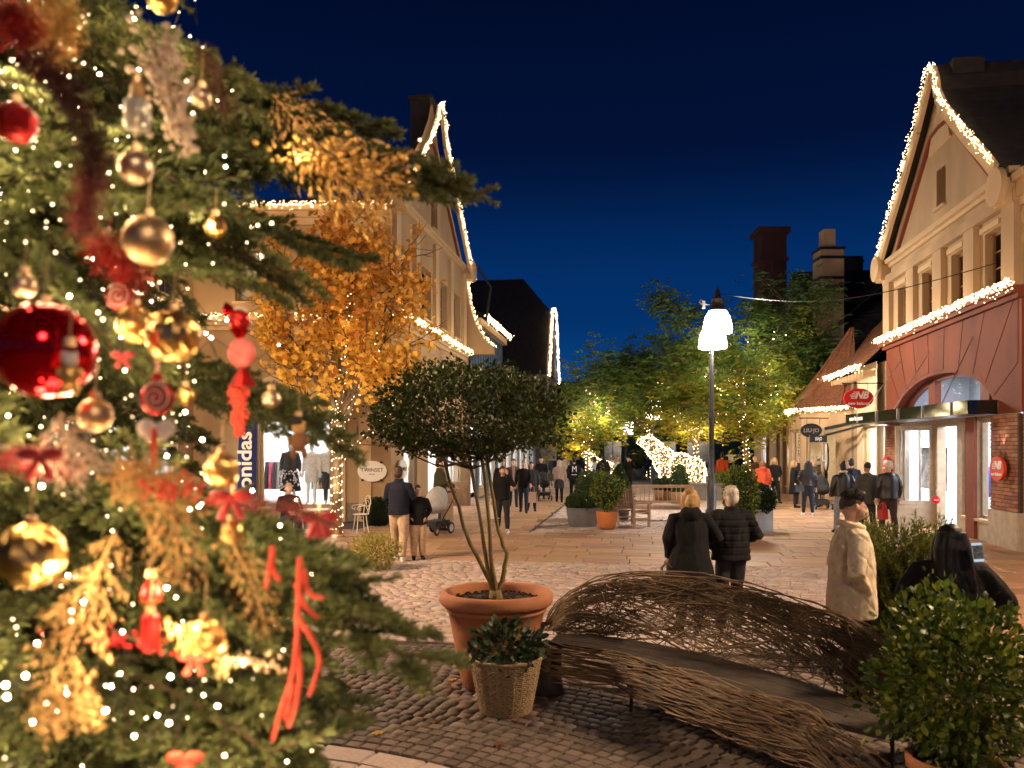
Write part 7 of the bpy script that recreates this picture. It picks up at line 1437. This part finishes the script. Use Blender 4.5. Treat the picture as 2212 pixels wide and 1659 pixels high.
c = at(1579, 992, 40.0); q = MB(); q.prism([c + Vector((x, 0, z)) for x, z in ((-.1, -.2), (.14, -.12), (.1, .22), (-.14, .14))], (0, .01, 0)); q.solo('paper_sheet', 'paper_white', c, 'white sheet of paper in the hands of the man by the trees', 'paper')
c = gpos(1079, 20.25); q = MB()
# ================================================================ CHRISTMAS TREE
MA('fir_wood', (0.10, 0.065, 0.035), .9, var=.3, scale=20); MA('gold', (0.80, .48, .15), .28, metal=1, var=.08, scale=14); MA('gold_matt', (0.62, .41, .21), .45, metal=1, var=.06); MA('champagne', (0.62, .45, .29), .4, metal=1, var=.06); MA('red_shiny', (0.62, .006, .012), .12, metal=.85, var=.1); MA('red_foil', (0.45, .016, .014), .28, metal=.6, var=.3, scale=30); MA('red_velvet', (0.32, .006, .006), .75, var=.4, scale=18, sheen=.4); MA('coral_felt', (0.72, .085, .05), .85, var=.12); MA('dark_feather', (0.075, .010, .010), .9, var=.5, scale=9); MA('sugar_pink', (0.68, .14, .12), .5, var=.2, scale=40); MA('cream_felt', (0.66, .55, .46), .85, var=.08); MA('pampas', (0.62, .36, .13), .8, var=.35, scale=12); MA('beads', (0.62, .47, .34), .5, var=.25, scale=30); MA('bear_brown', (0.16, .07, .03), .8, var=.2); MA('bear_tan', (0.45, .25, .10), .8, var=.2); MA('glass_clear', (0.85, .78, .66), .08, trans=.55, var=.03); MA('candle_gold', (.78, .45, .16), .4); MA('velvet_black', (.02, .018, .018), .9); MA('leaf_gold', (0.72, .42, .12), .35, metal=.7, var=.2)
MT['needles'] = vcol_mat('fir_needles', .6, trans=.1, spec=.3)
def fir_template(seed, L=1.3):
    rs = random.Random(seed); axes = []; main = [Vector((L * t, rs.gauss(0, .012), -.16 * L * t * t + .05 * L * t)) for t in [i / 10 for i in range(11)]]; axes.append((main, .012))
    for i in range(2, 11):
        for s in (-1, 1):
            t = i / 10; b = main[i]; ln = (.46 - .33 * t) * L * rs.uniform(.75, 1.15) * (.7 if i < 4 else 1); d = Vector((.68, s * .74, rs.gauss(-.05, .12))).normalized()
            tw = [b + d * ln * k / 4 + Vector((.0, 0, -.10 * ln * (k / 4) ** 2)) for k in range(5)]; axes.append((tw, .005))
            if ln > .14:
                for k in (1, 2, 3):
                    for s2 in (-1, 1):
                        l2 = ln * (.5 - .1 * k) * rs.uniform(.7, 1.2); d2 = (d + Vector((-d.y, d.x, 0)) * s2 * .8 + Vector((0, 0, rs.gauss(0, .15)))).normalized(); axes.append(([tw[k] + d2 * l2 * j / 2 for j in range(3)], .003))
    mb = MB(); P, D, Cc = [], [], []
    for pts, r in axes:
        mb.tube(pts, [r * (1 - .5 * j / len(pts)) for j in range(len(pts))], 4, cap=False); ln = (pts[-1] - pts[0]).length
        for k in range(int(ln * 430) + 8):
            t = rs.random() ** .9 * (len(pts) - 1); j = min(int(t), len(pts) - 2); p = pts[j].lerp(pts[j + 1], t - j); d = (pts[j + 1] - pts[j]).normalized(); a = rs.random() * 6.283; x = d.orthogonal().normalized(); y = d.cross(x); o = x * math.cos(a) + y * math.sin(a)
            if o.z < -.35 and rs.random() < .6: o.z = -o.z
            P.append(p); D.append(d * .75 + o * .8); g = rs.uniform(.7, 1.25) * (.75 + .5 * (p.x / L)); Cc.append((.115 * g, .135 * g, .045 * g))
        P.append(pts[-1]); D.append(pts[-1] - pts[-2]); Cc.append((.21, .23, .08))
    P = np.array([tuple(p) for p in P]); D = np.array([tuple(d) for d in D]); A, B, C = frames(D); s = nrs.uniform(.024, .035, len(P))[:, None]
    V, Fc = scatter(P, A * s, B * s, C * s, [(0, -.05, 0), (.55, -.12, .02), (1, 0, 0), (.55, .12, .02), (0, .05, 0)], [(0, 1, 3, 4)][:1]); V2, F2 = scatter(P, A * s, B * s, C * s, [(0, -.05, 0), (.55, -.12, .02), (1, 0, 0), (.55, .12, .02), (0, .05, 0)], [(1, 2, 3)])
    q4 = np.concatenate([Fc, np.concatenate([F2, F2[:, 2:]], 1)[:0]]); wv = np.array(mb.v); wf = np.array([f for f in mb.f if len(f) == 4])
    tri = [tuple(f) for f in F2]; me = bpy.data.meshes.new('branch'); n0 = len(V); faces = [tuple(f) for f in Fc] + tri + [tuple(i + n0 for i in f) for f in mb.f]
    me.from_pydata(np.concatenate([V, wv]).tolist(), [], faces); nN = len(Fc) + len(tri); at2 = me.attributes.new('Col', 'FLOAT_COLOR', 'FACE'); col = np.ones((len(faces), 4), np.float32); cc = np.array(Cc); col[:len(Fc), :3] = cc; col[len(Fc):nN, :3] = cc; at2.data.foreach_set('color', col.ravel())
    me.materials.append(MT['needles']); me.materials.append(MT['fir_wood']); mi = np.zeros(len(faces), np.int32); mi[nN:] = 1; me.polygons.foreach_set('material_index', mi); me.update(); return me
TPL = [fir_template(s) for s in (1, 2, 3, 4)]
xt = thing('christmas_tree', TREE_AX, 'big decorated christmas fir filling the left foreground', 'christmas tree')
mb = MB(); mb.tube([TREE_AX + Vector((0, 0, z)) for z in (0, 2, 4.5, 7)], [.14, .11, .06, .01], 12); mb.build('trunk', 'fir_wood', xt, True)
MIX = MWS[xt.name].inverted()
def branch(b, tip, roll=0.0, wide=1.0):
    d = (tip - b); L = d.length; x = d / L; y = Vector((0, 0, 1)).cross(x).normalized(); z = x.cross(y); s = L / 1.3
    M = Matrix(((x.x * s, y.x * s * wide, z.x * s, b.x), (x.y * s, y.y * s * wide, z.y * s, b.y), (x.z * s, y.z * s * wide, z.z * s, b.z), (0, 0, 0, 1))) @ Matrix.Rotation(roll, 4, 'X')
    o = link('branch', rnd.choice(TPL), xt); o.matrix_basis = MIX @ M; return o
BND = [(-900, 330), (0, 400), (150, 430), (300, 520), (450, 590), (560, 420), (700, 350), (820, 380), (950, 375), (1050, 420), (1150, 600), (1300, 640), (1400, 560), (1500, 600), (1660, 660), (2600, 900)]
def bound(py):
    for (a, x), (b, y) in zip(BND, BND[1:]):
        if a <= py <= b: return x + (y - x) * (py - a) / (b - a)
    return 400
def proj(p): return (CX + p.x / p.y * F, HY - (p.z - HC) / p.y * F)
z = .35; k = 0
while z < 6.6:
    Rz = max(.25, 1.82 - .36 * (z - 1.7)); nb = 9 if z < 4 else 6
    for i in range(nb):
        a = 2 * math.pi * (i + .5 * (k % 2)) / nb + rnd.gauss(0, .12); L = Rz * rnd.uniform(.85, 1.1); d = Vector((math.cos(a), math.sin(a), 0)); front = d.dot(Vector((2.2, -2.6, 0)).normalized())
        for tr in range(8):
            tip = TREE_AX + d * L + Vector((0, 0, z + rnd.uniform(-.12, .08)))
            if tip.y > .25:
                px, py = proj(tip)
                if px > bound(py) + 20 and front > -.75 and -200 < py < 1900: L *= .88; continue
                if tip.length < 1.0: L *= .9; continue
            break
        if L > .5 * Rz or tip.y < .3: branch(TREE_AX + d * max(.05, L - 1.45) + Vector((0, 0, z + .22)), tip, rnd.gauss(0, .25))
    z += .24; k += 1
SPEC = [(525, 150, 2.3, 120), (498, 85, 2.3, 60), (440, 40, 2.2, 40), (470, 215, 2.3, 160), (790, 205, 2.6, 330), (690, 195, 2.55, 320), (1032, 350, 2.6, 300), (890, 275, 2.6, 330), (960, 330, 2.55, 320), (760, 235, 2.55, 330), (840, 330, 2.5, 350), (700, 300, 2.45, 340), (610, 290, 2.4, 330), (560, 260, 2.3, 300), (735, 480, 2.45, 380), (655, 520, 2.35, 400), (560, 540, 2.3, 420), (735, 880, 2.45, 740), (660, 820, 2.4, 720), (450, 880, 3.0, 800), (430, 960, 3.2, 880), (420, 1010, 3.0, 950), (885, 1290, 1.85, 1150), (830, 1225, 1.9, 1130), (770, 1180, 1.9, 1110), (700, 1130, 1.9, 1080), (640, 1100, 1.8, 1060), (745, 1150, 1.85, 1070), (680, 1120, 1.9, 1050), (600, 1120, 1.85, 1060), (745, 1645, 1.8, 1500), (700, 1560, 1.8, 1480), (650, 1470, 1.85, 1400), (740, 1440, 2.3, 1430), (600, 1330, 1.8, 1280), (690, 1300, 1.8, 1210), (620, 1600, 1.7, 1500), (560, 1500, 1.6, 1420), (430, 480, 2.0, 420), (480, 350, 2.1, 330), (395, 330, 1.9, 300)]
for px, py, d, by in SPEC:
    tip = at(px, py, d); ax = TREE_AX + Vector((0, 0, at(px, by, d).z + .1)); v = (ax - tip); L = min(v.length - .1, 1.0 if d > 2.2 else 1.2); branch(tip + v.normalized() * L, tip, rnd.gauss(0, .3), 1.0)
# ---- lights
MT['bulb_tree_mid'] = emit('tree_bulb_mid', (1.0, .74, .44), 26.0); MT['bulb_tree_dim'] = emit('tree_bulb_dim', (1.0, .68, .36), 10.0)
tl = thing('tree_lights', at(300, 900, 1.6), 'warm white light string spread over the christmas fir', 'fairy lights'); bm_ = MB(); bm_.ball((0, 0, 0), 1, 10, 6); BM3 = [bm_.mesh('bulb', m_, True) for m_ in ('bulb_tree', 'bulb_tree_mid', 'bulb_tree_dim')]; MIT = MWS[tl.name].inverted(); LT = []
def surf(px, py):
    d = 1.15
    while d < 2.6:
        q = at(px, py, d)
        if math.hypot(q.x - TREE_AX.x, q.y - TREE_AX.y) < 1.88 - .36 * (q.z - 1.7): return d
        d += .03
    return 2.2 + rnd.uniform(-.15, .25)
KEY = [(25, 130), (55, 55), (130, 95), (150, 105), (290, 40), (125, 355), (485, 338), (487, 360), (488, 437), (500, 462), (445, 485), (20, 220), (907, 302), (672, 332), (700, 360), (640, 330), (212, 675), (222, 690), (262, 728), (490, 692), (445, 720), (456, 730), (602, 745), (270, 800), (80, 1010), (68, 1030), (90, 1050), (20, 1188), (240, 1222), (180, 1300), (147, 1243), (400, 890), (437, 950), (380, 1290), (440, 1350), (360, 1270), (545, 1060), (605, 1135), (683, 1130), (708, 1245), (640, 1080), (545, 1185), (588, 1212), (145, 1497), (340, 1545), (365, 1562), (228, 1535), (470, 1525), (498, 1470), (368, 1462), (240, 1483), (555, 1410), (560, 1440), (575, 1440), (620, 1660 - 15), (290, 1590), (485, 1632), (80, 1390), (55, 1460), (12, 1480), (15, 1505), (100, 1520), (70, 1560), (155, 1320), (265, 1365), (370, 1360), (385, 1355), (330, 700), (150, 640), (360, 985), (520, 1430), (618, 1250), (300, 1015), (410, 1100), (430, 1095), (120, 760), (60, 690), (200, 560), (345, 610), (120, 545), (300, 150), (215, 160), (170, 230), (410, 215), (370, 230), (160, 300), (410, 400)]
for px, py in KEY: LT.append((at(px, py, surf(px, py) + rnd.uniform(-.06, .03)), 1.25))
for k in range(190):
    py = rnd.uniform(-60, 1700); px = rnd.uniform(-60, bound(py) + 40); LT.append((at(px, py, surf(px, py) + rnd.random() ** 2 * 1.0), .85))
for p, s in LT:
    o = link('bulb', BM3[0 if s > 1 and rnd.random() < .6 else rnd.randint(1, 2)], tl); r_ = .0022 * s * rnd.uniform(.6, 1.25); o.matrix_basis = MIT @ (Matrix.Translation(p) @ Matrix.Diagonal((r_, r_, r_, 1)))
bulbs('small_bulbs', [tuple(at((lambda py: rnd.uniform(-60, bound(py) + 60))(yy), yy, rnd.uniform(1.5, 2.9))) for yy in [rnd.uniform(-60, 1700) for _ in range(330)]], nrs.uniform(.0010, .0018, 330), tl, 'bulb_tree_mid')
cm = MB()
srt = sorted(LT, key=lambda a: (int(a[0].z * 5), a[0].x))
for (a, _), (b, _) in zip(srt, srt[1:]):
    if (a - b).length < .3: m_ = a.lerp(b, .5) + Vector((0, .06, -.05)); cm.tube([a, m_, b], .0009, 3, cap=False)
cm.build('cord', 'velvet_black', tl)['kind'] = 'stuff'
for i in range(0, len(LT), 5): p = LT[i][0]; point(p + (Vector((0, 0, HC)) - p).normalized() * .2, .78, (1, .70, .38), .02)
for k in range(14): point(TREE_AX + Vector((rnd.uniform(.6, 1.2), rnd.uniform(-1.1, -.3), .5 + k * .28)), 3.5, (1, .70, .38), .03)  # fill lights added inside the fir, apart from the bulbs
# ---- ornaments
def hang(t, p, top, m='gold_matt'):
    q = MB(); q.tube([p + Vector((0, 0, top)), p + Vector((0, 0, top + .012))], .009, 8); q.build('cap', m, t); q = MB(); q.tube([p + Vector((0, 0, top + .01)), p + Vector((0, .01, top + .07))], .0012, 4); q.build('hanger', m, t)
def bauble(px, py, r, d, m, label, facet=0, group=None):
    p = at(px, py, d); R_ = r * d / F; t = thing('bauble', p, label, 'bauble', group); q = MB()
    if facet:
        q.ball(p, R_, facet, facet // 2 + 1); me_v = q.v
        q.v = [tuple(Vector(v) + Vector((rnd.gauss(0, 1), rnd.gauss(0, 1), rnd.gauss(0, 1))) * R_ * .03) for v in q.v]
    else: q.ball(p, R_, 40, 24)
    q.build('globe', m, t, not facet); hang(t, p, R_ * .98); return p
bauble(320, 519, 53, 1.45, 'gold_matt', 'large matt gold bauble high on the fir'); bauble(293, 362, 36, 1.5, 'champagne', 'champagne bauble above the large matt gold one'); bauble(435, 212, 22, 1.75, 'champagne', 'small champagne bauble beside the beaded spray near the top'); bauble(52, 617, 26, 1.4, 'champagne', 'pale gold bauble just above the huge red one')
bauble(97, 757, 104, 1.3, 'red_shiny', 'huge shiny red bauble at the left edge'); bauble(374, 726, 56, 1.42, 'gold', 'dimpled yellow gold bauble right of the huge red one', 26); bauble(292, 700, 40, 1.55, 'gold', 'smaller gold bauble behind the dimpled gold one', 22); bauble(479, 1015, 36, 1.5, 'gold', 'copper gold mirror bauble next to the blue flag', 18)
bauble(206, 897, 36, 1.36, 'gold_matt', 'matt gold bauble below the huge red one'); bauble(586, 862, 20, 1.9, 'champagne', 'small champagne bauble over the shop window pediment'); bauble(66, 1200, 70, 1.3, 'gold', 'big mirrored gold bauble at the lower left edge', 20); bauble(442, 1382, 44, 1.45, 'gold', 'rough glittering gold bauble low on the fir', 16); bauble(350, -6, 34, 1.7, 'gold', 'gold bauble cut off by the top edge')
bauble(400, 855, 20, 1.9, 'gold', 'little gold mirror bauble beside the striped lollipop', 14); bauble(465, 490, 24, 1.9, 'gold', 'small sparkling gold bauble under the upper branches', 14); bauble(35, 265, 44, 1.4, 'red_foil', 'red sequin bauble near the top left edge', 16); bauble(500, 1150, 24, 1.55, 'gold', 'small orange gold bauble over the tan feathers', 12); bauble(690, 1140, 24, 1.75, 'red_velvet', 'small red velvet ball at the end of the red ribbon')
def lolly(px, py, r, d, label, stick=True):
    p = at(px, py, d); R_ = r * d / F; t = thing('lollipop', p, label, 'ornament'); q = MB(); q.ball(p, R_, 28, 14, sc=(1, .35, 1)); q.build('sweet', 'red_foil', t, True); q = MB()
    q.tube([p + Vector((R_ * .9 * s * math.cos(s * 15), -R_ * .36 * math.sqrt(max(.05, 1 - .7 * s * s)), R_ * .9 * s * math.sin(s * 15))) for s in [i / 40 for i in range(3, 41)]], R_ * .05, 6); q.build('spiral', 'cream_felt', t, True)
    if stick:
        b = p + Vector((0, -.004, -R_ * 1.75)); q = MB()
        for s in (-1, 1): q.ball(b + Vector((s * R_ * .62, 0, 0)), R_, 14, 8, sc=(.5, .2, .52)); q.ball(b + Vector((s * R_ * .4, 0, -R_ * .45)), R_, 12, 8, sc=(.3, .15, .35))
        q.ball(b, R_, 10, 8, sc=(.3, .25, .3)); q.build('bow', 'cream_felt', t, True); q = MB(); q.tube([b + Vector((0, -.01, 0)), b + Vector((0, -.01, -R_ * 2.2))], R_ * .18, 10); q.build('stick', 'coral_felt', t, True)
    hang(t, p, R_, 'red_foil')
lolly(340, 860, 37, 1.4, 'red lollipop ornament with white spiral and white bow'); lolly(258, 640, 30, 1.6, 'red and white swirl lollipop under the large matt gold bauble', False)
def candy(px, d, label):
    p = at(px, 692, d); k = d / F; t = thing('candy_garland', p, label, 'ornament'); q = MB(); q.ball(p, 24 * k, 16, 10); q.build('candy', 'red_foil', t, True); q = MB(); q.tube([p + Vector((0, 0, -20 * k)), p + Vector((0, 0, -40 * k))], [22 * k, 6 * k], 12); q.tube([p + Vector((-6 * k, 0, 20 * k)), p + Vector((-30 * k, 0, 24 * k))], [4 * k, 16 * k], 10); q.build('wrapper_tails', 'red_shiny', t)['kind'] = 'stuff'
    q = MB(); q.ball(at(522, 762, d), 30 * k, 24, 14, sc=(1, .5, 1.1)); q.build('sugar_disc', 'sugar_pink', t, True); q = MB(); q.tube([at(525, 795, d), at(525, 835, d)], [8 * k, 30 * k], 14); q.build('wrapper_cone', 'red_foil', t); q = MB()
    for i in range(420): a = rnd.random(); q.ball(at(516 + rnd.gauss(0, 9 - 5 * a), 830 + 112 * a, d) + Vector((0, rnd.gauss(0, .006), 0)), 4.2 * k, 6, 4)
    q.build('bead_tassel', 'coral_felt', t)['kind'] = 'stuff'; q = MB(); q.ball(at(516, 672, d), 12 * k, 10, 6, sc=(1.6, .6, .8)); q.build('knot', 'cream_felt', t, True)
candy(517, 2.05, 'red wrapped sweet with pink disc and red bead tassel')
def ribbon(paths, d, w, m, label, name='ribbon'):
    t = thing(name, at(*paths[0][0], d), label, 'ribbon')
    for pth in paths: pts = [at(x, y, d + rnd.uniform(-.02, .02)) for x, y in pth]; fine = [poly(pts, i / 18) for i in range(19)]; q = MB(); q.tube(fine, [w * (1 - .3 * i / 18) for i in range(19)], 6); q.build('tail', m, t, True)
    return t
ribbon([[(648, 1205), (645, 1300), (640, 1400), (628, 1470), (605, 1540), (588, 1600)], [(640, 1385), (648, 1450), (640, 1520), (622, 1570)], [(640, 1330), (668, 1370), (690, 1420), (680, 1470), (668, 1500)], [(655, 1230), (668, 1280), (700, 1292)], [(640, 1260), (660, 1310), (688, 1335)], [(632, 1480), (618, 1540), (625, 1565)]], 1.55, .0058, 'coral_felt', 'branching coral red felt ribbon hanging over the cobbles'); ribbon([[(588, 1180), (590, 1230), (605, 1255)], [(590, 1190), (580, 1240), (575, 1270)]], 1.55, .006, 'coral_felt', 'short coral felt ribbon left of the long one')
def fuzz(path, d, w, n, m, label, fl=.036, name='feather_boa', cat='feather', droop=.5, jit=.03):
    """A soft plume of many thin fibres along a path."""
    pts = [at(x, y, d) for x, y in path]; t = thing(name, pts[0], label, cat); P, D = [], []
    for i in range(n * 2):
        s = rnd.random(); p = poly(pts, s) + Vector((rnd.gauss(0, w), rnd.gauss(0, w * .5), rnd.gauss(0, w))); a = rnd.random() * 6.28; P.append(p); D.append((math.cos(a), rnd.gauss(0, .4), math.sin(a) * .8 - droop))
    n_ = len(P); A, B, C = frames(np.array(D)); s = nrs.uniform(.5, 1.2, n_)[:, None] * fl * .75; M4 = np.array(MWS[t.name].inverted()); Pn = np.array([tuple(p) for p in P]) @ M4[:3, :3].T + M4[:3, 3]
    V, Fc = scatter(Pn, A * s, B * s, C * s, [(0, -.015, 0), (.5, -.022, .05), (1, 0, 0), (.5, .022, .05)], NB_F); o = link('plume', np_mesh('plume', V, Fc, m), t); o['kind'] = 'stuff'; q = MB(); q.tube([poly(pts, i / 14) for i in range(15)], .003, 4); q.build('stem', 'fir_wood', t); return t
fuzz([(70, 110), (120, 165), (160, 220), (200, 300), (205, 360)], 1.38, .014, 900, 'dark_feather', 'dark brown red feather boa draped at the upper left'); fuzz([(195, 370), (190, 420), (178, 490)], 1.4, .011, 420, 'red_velvet', 'bright red feather plume under the dark boa'); fuzz([(440, 110), (465, 170), (490, 235)], 1.95, .012, 260, 'dark_feather', 'dark red plume against the sky near the top branch')
fuzz([(10, 985), (60, 985), (110, 995), (170, 1010)], 1.34, .009, 600, 'red_velvet', 'red velvet swag across the left edge', .026); fuzz([(460, 1075), (530, 1085), (620, 1090), (660, 1110), (735, 1140)], 1.62, .009, 700, 'red_velvet', 'red velvet swag in front of the seated man', .022); fuzz([(210, 520), (250, 560), (300, 600)], 1.55, .016, 600, 'red_foil', 'red tinsel spray under the gold bauble', .035); fuzz([(10, 20), (40, 45), (55, 70)], 1.4, .016, 500, 'red_foil', 'red tinsel at the top left corner', .04); fuzz([(120, 20), (125, 60), (110, 110)], 1.5, .02, 600, 'leaf_gold', 'gold tinsel near the top left corner', .04)
def fern(path, d, w, label, m='pampas', n=84, name='dried_fern'):
    pts = [at(x, y, d) for x, y in path]; t = thing(name, pts[0], label, 'dried plant'); q = MB(); q.tube([poly(pts, i / 12) for i in range(13)], [.0018 - .001 * i / 12 for i in range(13)], 5); q.build('stem', m, t); P, D, S = [], [], []
    for i in range(n):
        s = (i + .5) / n; p = poly(pts, s); dv = (poly(pts, min(1, s + .04)) - poly(pts, max(0, s - .04))).normalized(); sd = dv.cross(Vector((0, -1, 0))).normalized() * (1 if i % 2 else -1); L = w * math.sin(math.pi * (.12 + .86 * s)) ** .6 * rnd.uniform(.45, 1.35); sd = (sd + Vector((rnd.gauss(0, .3), 0, -abs(rnd.gauss(.25, .3))))).normalized()
        for k in range(9): P.append(p + (sd + dv * .5) * L * k / 9 + Vector((0, rnd.gauss(0, .006), 0))); D.append(tuple(dv * .8 + sd * rnd.choice((.2, .9)) + Vector((0, rnd.gauss(0, .35), rnd.gauss(-.15, .4))))); S.append(L * rnd.uniform(.12, .34))
    n_ = len(P); A, B, C = frames(np.array(D)); s = np.array(S)[:, None]; M4 = np.array(MWS[t.name].inverted()); Pn = np.array([tuple(p) for p in P]) @ M4[:3, :3].T + M4[:3, 3]; V, Fc = scatter(Pn, A * s, B * s, C * s, [(0, 0, 0), (.5, -.14, .04), (1, 0, 0), (.5, .14, .04)], NB_F); o = link('frond', np_mesh('frond', V, Fc, m), t); o['kind'] = 'stuff'; return t
fern([(250, 1150), (210, 1230), (180, 1310), (140, 1400), (110, 1480)], 1.36, .06, 'wide tan dried fern hanging at the lower left'); fern([(365, 1010), (370, 1090), (385, 1180), (380, 1260)], 1.38, .05, 'tan fern hanging below the striped lollipop'); fern([(480, 1130), (520, 1210), (555, 1290), (575, 1370)], 1.45, .04, 'slim tan fern slanting down to the right'); fern([(300, 1080), (280, 1020), (330, 1040)], 1.36, .05, 'pale gold fern tuft left of the lollipop stick'); fern([(130, 890), (150, 960), (190, 1020)], 1.33, .05, 'cream gold leaf spray under the huge red bauble', 'beads'); fern([(250, 990), (310, 1045), (400, 1060)], 1.38, .05, 'tan leaf spray in front of the lollipop stick')
fern([(590, 205), (650, 275), (720, 350), (800, 390), (890, 400)], 2.3, .12, 'large golden dried spray on the longest branch', 'pampas', 90); fern([(640, 320), (720, 370), (800, 420), (850, 440)], 2.25, .1, 'second golden dried spray below the longest branch', 'leaf_gold', 70); fern([(60, 1560), (130, 1530), (200, 1500)], 1.3, .05, 'gold dried spray at the bottom left')
def cluster(cx, cy, sx, sy, n, r, d, m, label, name='bead_spray'):
    t = thing(name, at(cx, cy, d), label, 'ornament'); q = MB()
    for i in range(n): a = rnd.gauss(0, 1); b = rnd.gauss(0, 1); q.ball(at(cx + a * sx + b * sx * .5, cy + b * sy, d + rnd.gauss(0, .02)), r * d / F * rnd.uniform(.6, 1.3), 7, 5)
    q.build('beads', m, t, True)['kind'] = 'stuff'; q = MB(); q.tube([at(cx - sx, cy - sy * 2, d), at(cx, cy, d), at(cx + sx, cy + sy * 2, d)], .002, 4); q.build('stem', 'fir_wood', t)
cluster(350, 150, 30, 45, 150, 7, 1.6, 'beads', 'cream dried berry spray hanging near the top'); cluster(385, 265, 16, 32, 90, 8, 1.65, 'beads', 'lower cream berry spray beside the glass ornament'); cluster(740, 350, 60, 22, 160, 6, 2.2, 'leaf_gold', 'gold berry spray on the longest branch'); cluster(420, 1385, 26, 18, 90, 6, 1.4, 'gold', 'cluster of tiny gold beads low on the fir'); cluster(390, 1060, 40, 14, 60, 6, 1.36, 'coral_felt', 'coral bead cluster under the lollipop stick'); cluster(300, 1385, 60, 12, 60, 5, 1.42, 'red_foil', 'row of red foil beads behind the red lantern'); cluster(545, 1430, 30, 10, 50, 5, 1.5, 'champagne', 'pale bead spray at the right of the gold glitter bauble')
p = at(297, 245, 1.55); t = thing('glass_ornament', p, 'clear glass candle ornament with orange top', 'ornament'); q = MB(); q.lathe([(.0, -.032), (.024, -.032), (.026, .02), (.012, .028)], 18, p); q.build('jar', 'glass_clear', t, True); q = MB(); q.lathe([(.011, .028), (.013, .05), (.009, .058)], 14, p); q.build('stopper', 'candle_gold', t, True); hang(t, p, .058)
p = at(325, 1366, 1.4); t = thing('foil_lantern', p, 'red foil cylinder ornament low on the fir', 'ornament'); q = MB(); q.lathe([(.010, -.033), (.015, -.03), (.016, .0), (.015, .028), (.009, .033)], 9, p); q.build('tube', 'red_foil', t); hang(t, p, .033)
p = at(327, 1275, 1.42); t = thing('bell_ornament', p, 'small red and gold bell ornament above the red foil cylinder', 'ornament'); q = MB(); q.lathe([(.017, -.018), (.018, -.006), (.012, .012), (.004, .024)], 16, p); q.build('bell', 'red_foil', t, True); q = MB(); q.lathe([(.019, -.021), (.019, -.017)], 16, p); q.build('rim', 'gold', t); hang(t, p, .024)
def teddy(px, py, d, s, label, m1, m2, hat=True):
    p = at(px, py, d); t = thing('teddy_ornament', p, label, 'ornament'); k = s * d / F
    def b(x, z, r, sx=1, sz=1, y=0): q.ball(p + Vector((x * k, y * k, z * k)), r * k, 12, 8, sc=(sx, .8, sz))
    q = MB(); b(0, -10, 18, 1, 1.25); b(-12, -34, 8, .9, 1.5); b(12, -34, 8, .9, 1.5); b(-19, -6, 6, .8, 1.9); b(19, -6, 6, .8, 1.9); q.build('body', m1, t, True); q = MB(); b(0, 20, 15); b(-11, 31, 5); b(11, 31, 5); b(0, 16, 6, 1, 1, -10); q.build('head', m2, t, True)
    if hat: q = MB(); q.lathe([(13 * k, 0), (14 * k, 4 * k), (8 * k, 16 * k), (1 * k, 22 * k)], 12, p + Vector((-4 * k, 0, 28 * k))); q.build('hat', 'velvet_black', t)
    hang(t, p, 46 * k)
teddy(645, 945, 2.2, 1.0, 'small brown teddy bear ornament hanging before the shop window', 'bear_brown', 'bear_tan'); teddy(150, 800, 1.22, 1.15, 'gold figure with white round head over the huge red bauble', 'leaf_gold', 'cream_felt', False); teddy(480, 1435, 1.5, .7, 'tiny tan teddy ornament near the gold glitter bauble', 'bear_tan', 'bear_tan', False)
def bow(px, py, d, s, label, m='red_velvet'):
    p = at(px, py, d); t = thing('bow', p, label, 'bow'); k = s * d / F
    for sx in (-1, 1): q = MB(); q.ball(p + Vector((sx * 26 * k, 0, 4 * k)), 26 * k, 14, 8, sc=(1, .4, .62)); q.build('loop', m, t, True); q = MB(); q.tube([p, p + Vector((sx * 14 * k, 0, -26 * k)), p + Vector((sx * 26 * k, 0, -52 * k))], [5 * k, 9 * k, 11 * k], 6); q.build('tail', m, t, True)
    q = MB(); q.ball(p, 9 * k, 10, 8); q.build('knot', m, t, True)
bow(500, 1075, 1.55, .9, 'red velvet bow left of the blue flag foot'); bow(85, 985, 1.28, 1.0, 'red velvet bow at the left edge under the huge bauble'); bow(690, 1120, 1.68, .8, 'red velvet bow at the right end of the swag'); bow(400, 1640, 1.35, .8, 'orange red bow at the bottom edge', 'coral_felt'); bow(420, 1420, 1.42, .7, 'coral bow under the gold glitter bauble', 'coral_felt'); bow(265, 768, 1.6, .5, 'tiny red bow between the gold bauble and the huge red one')
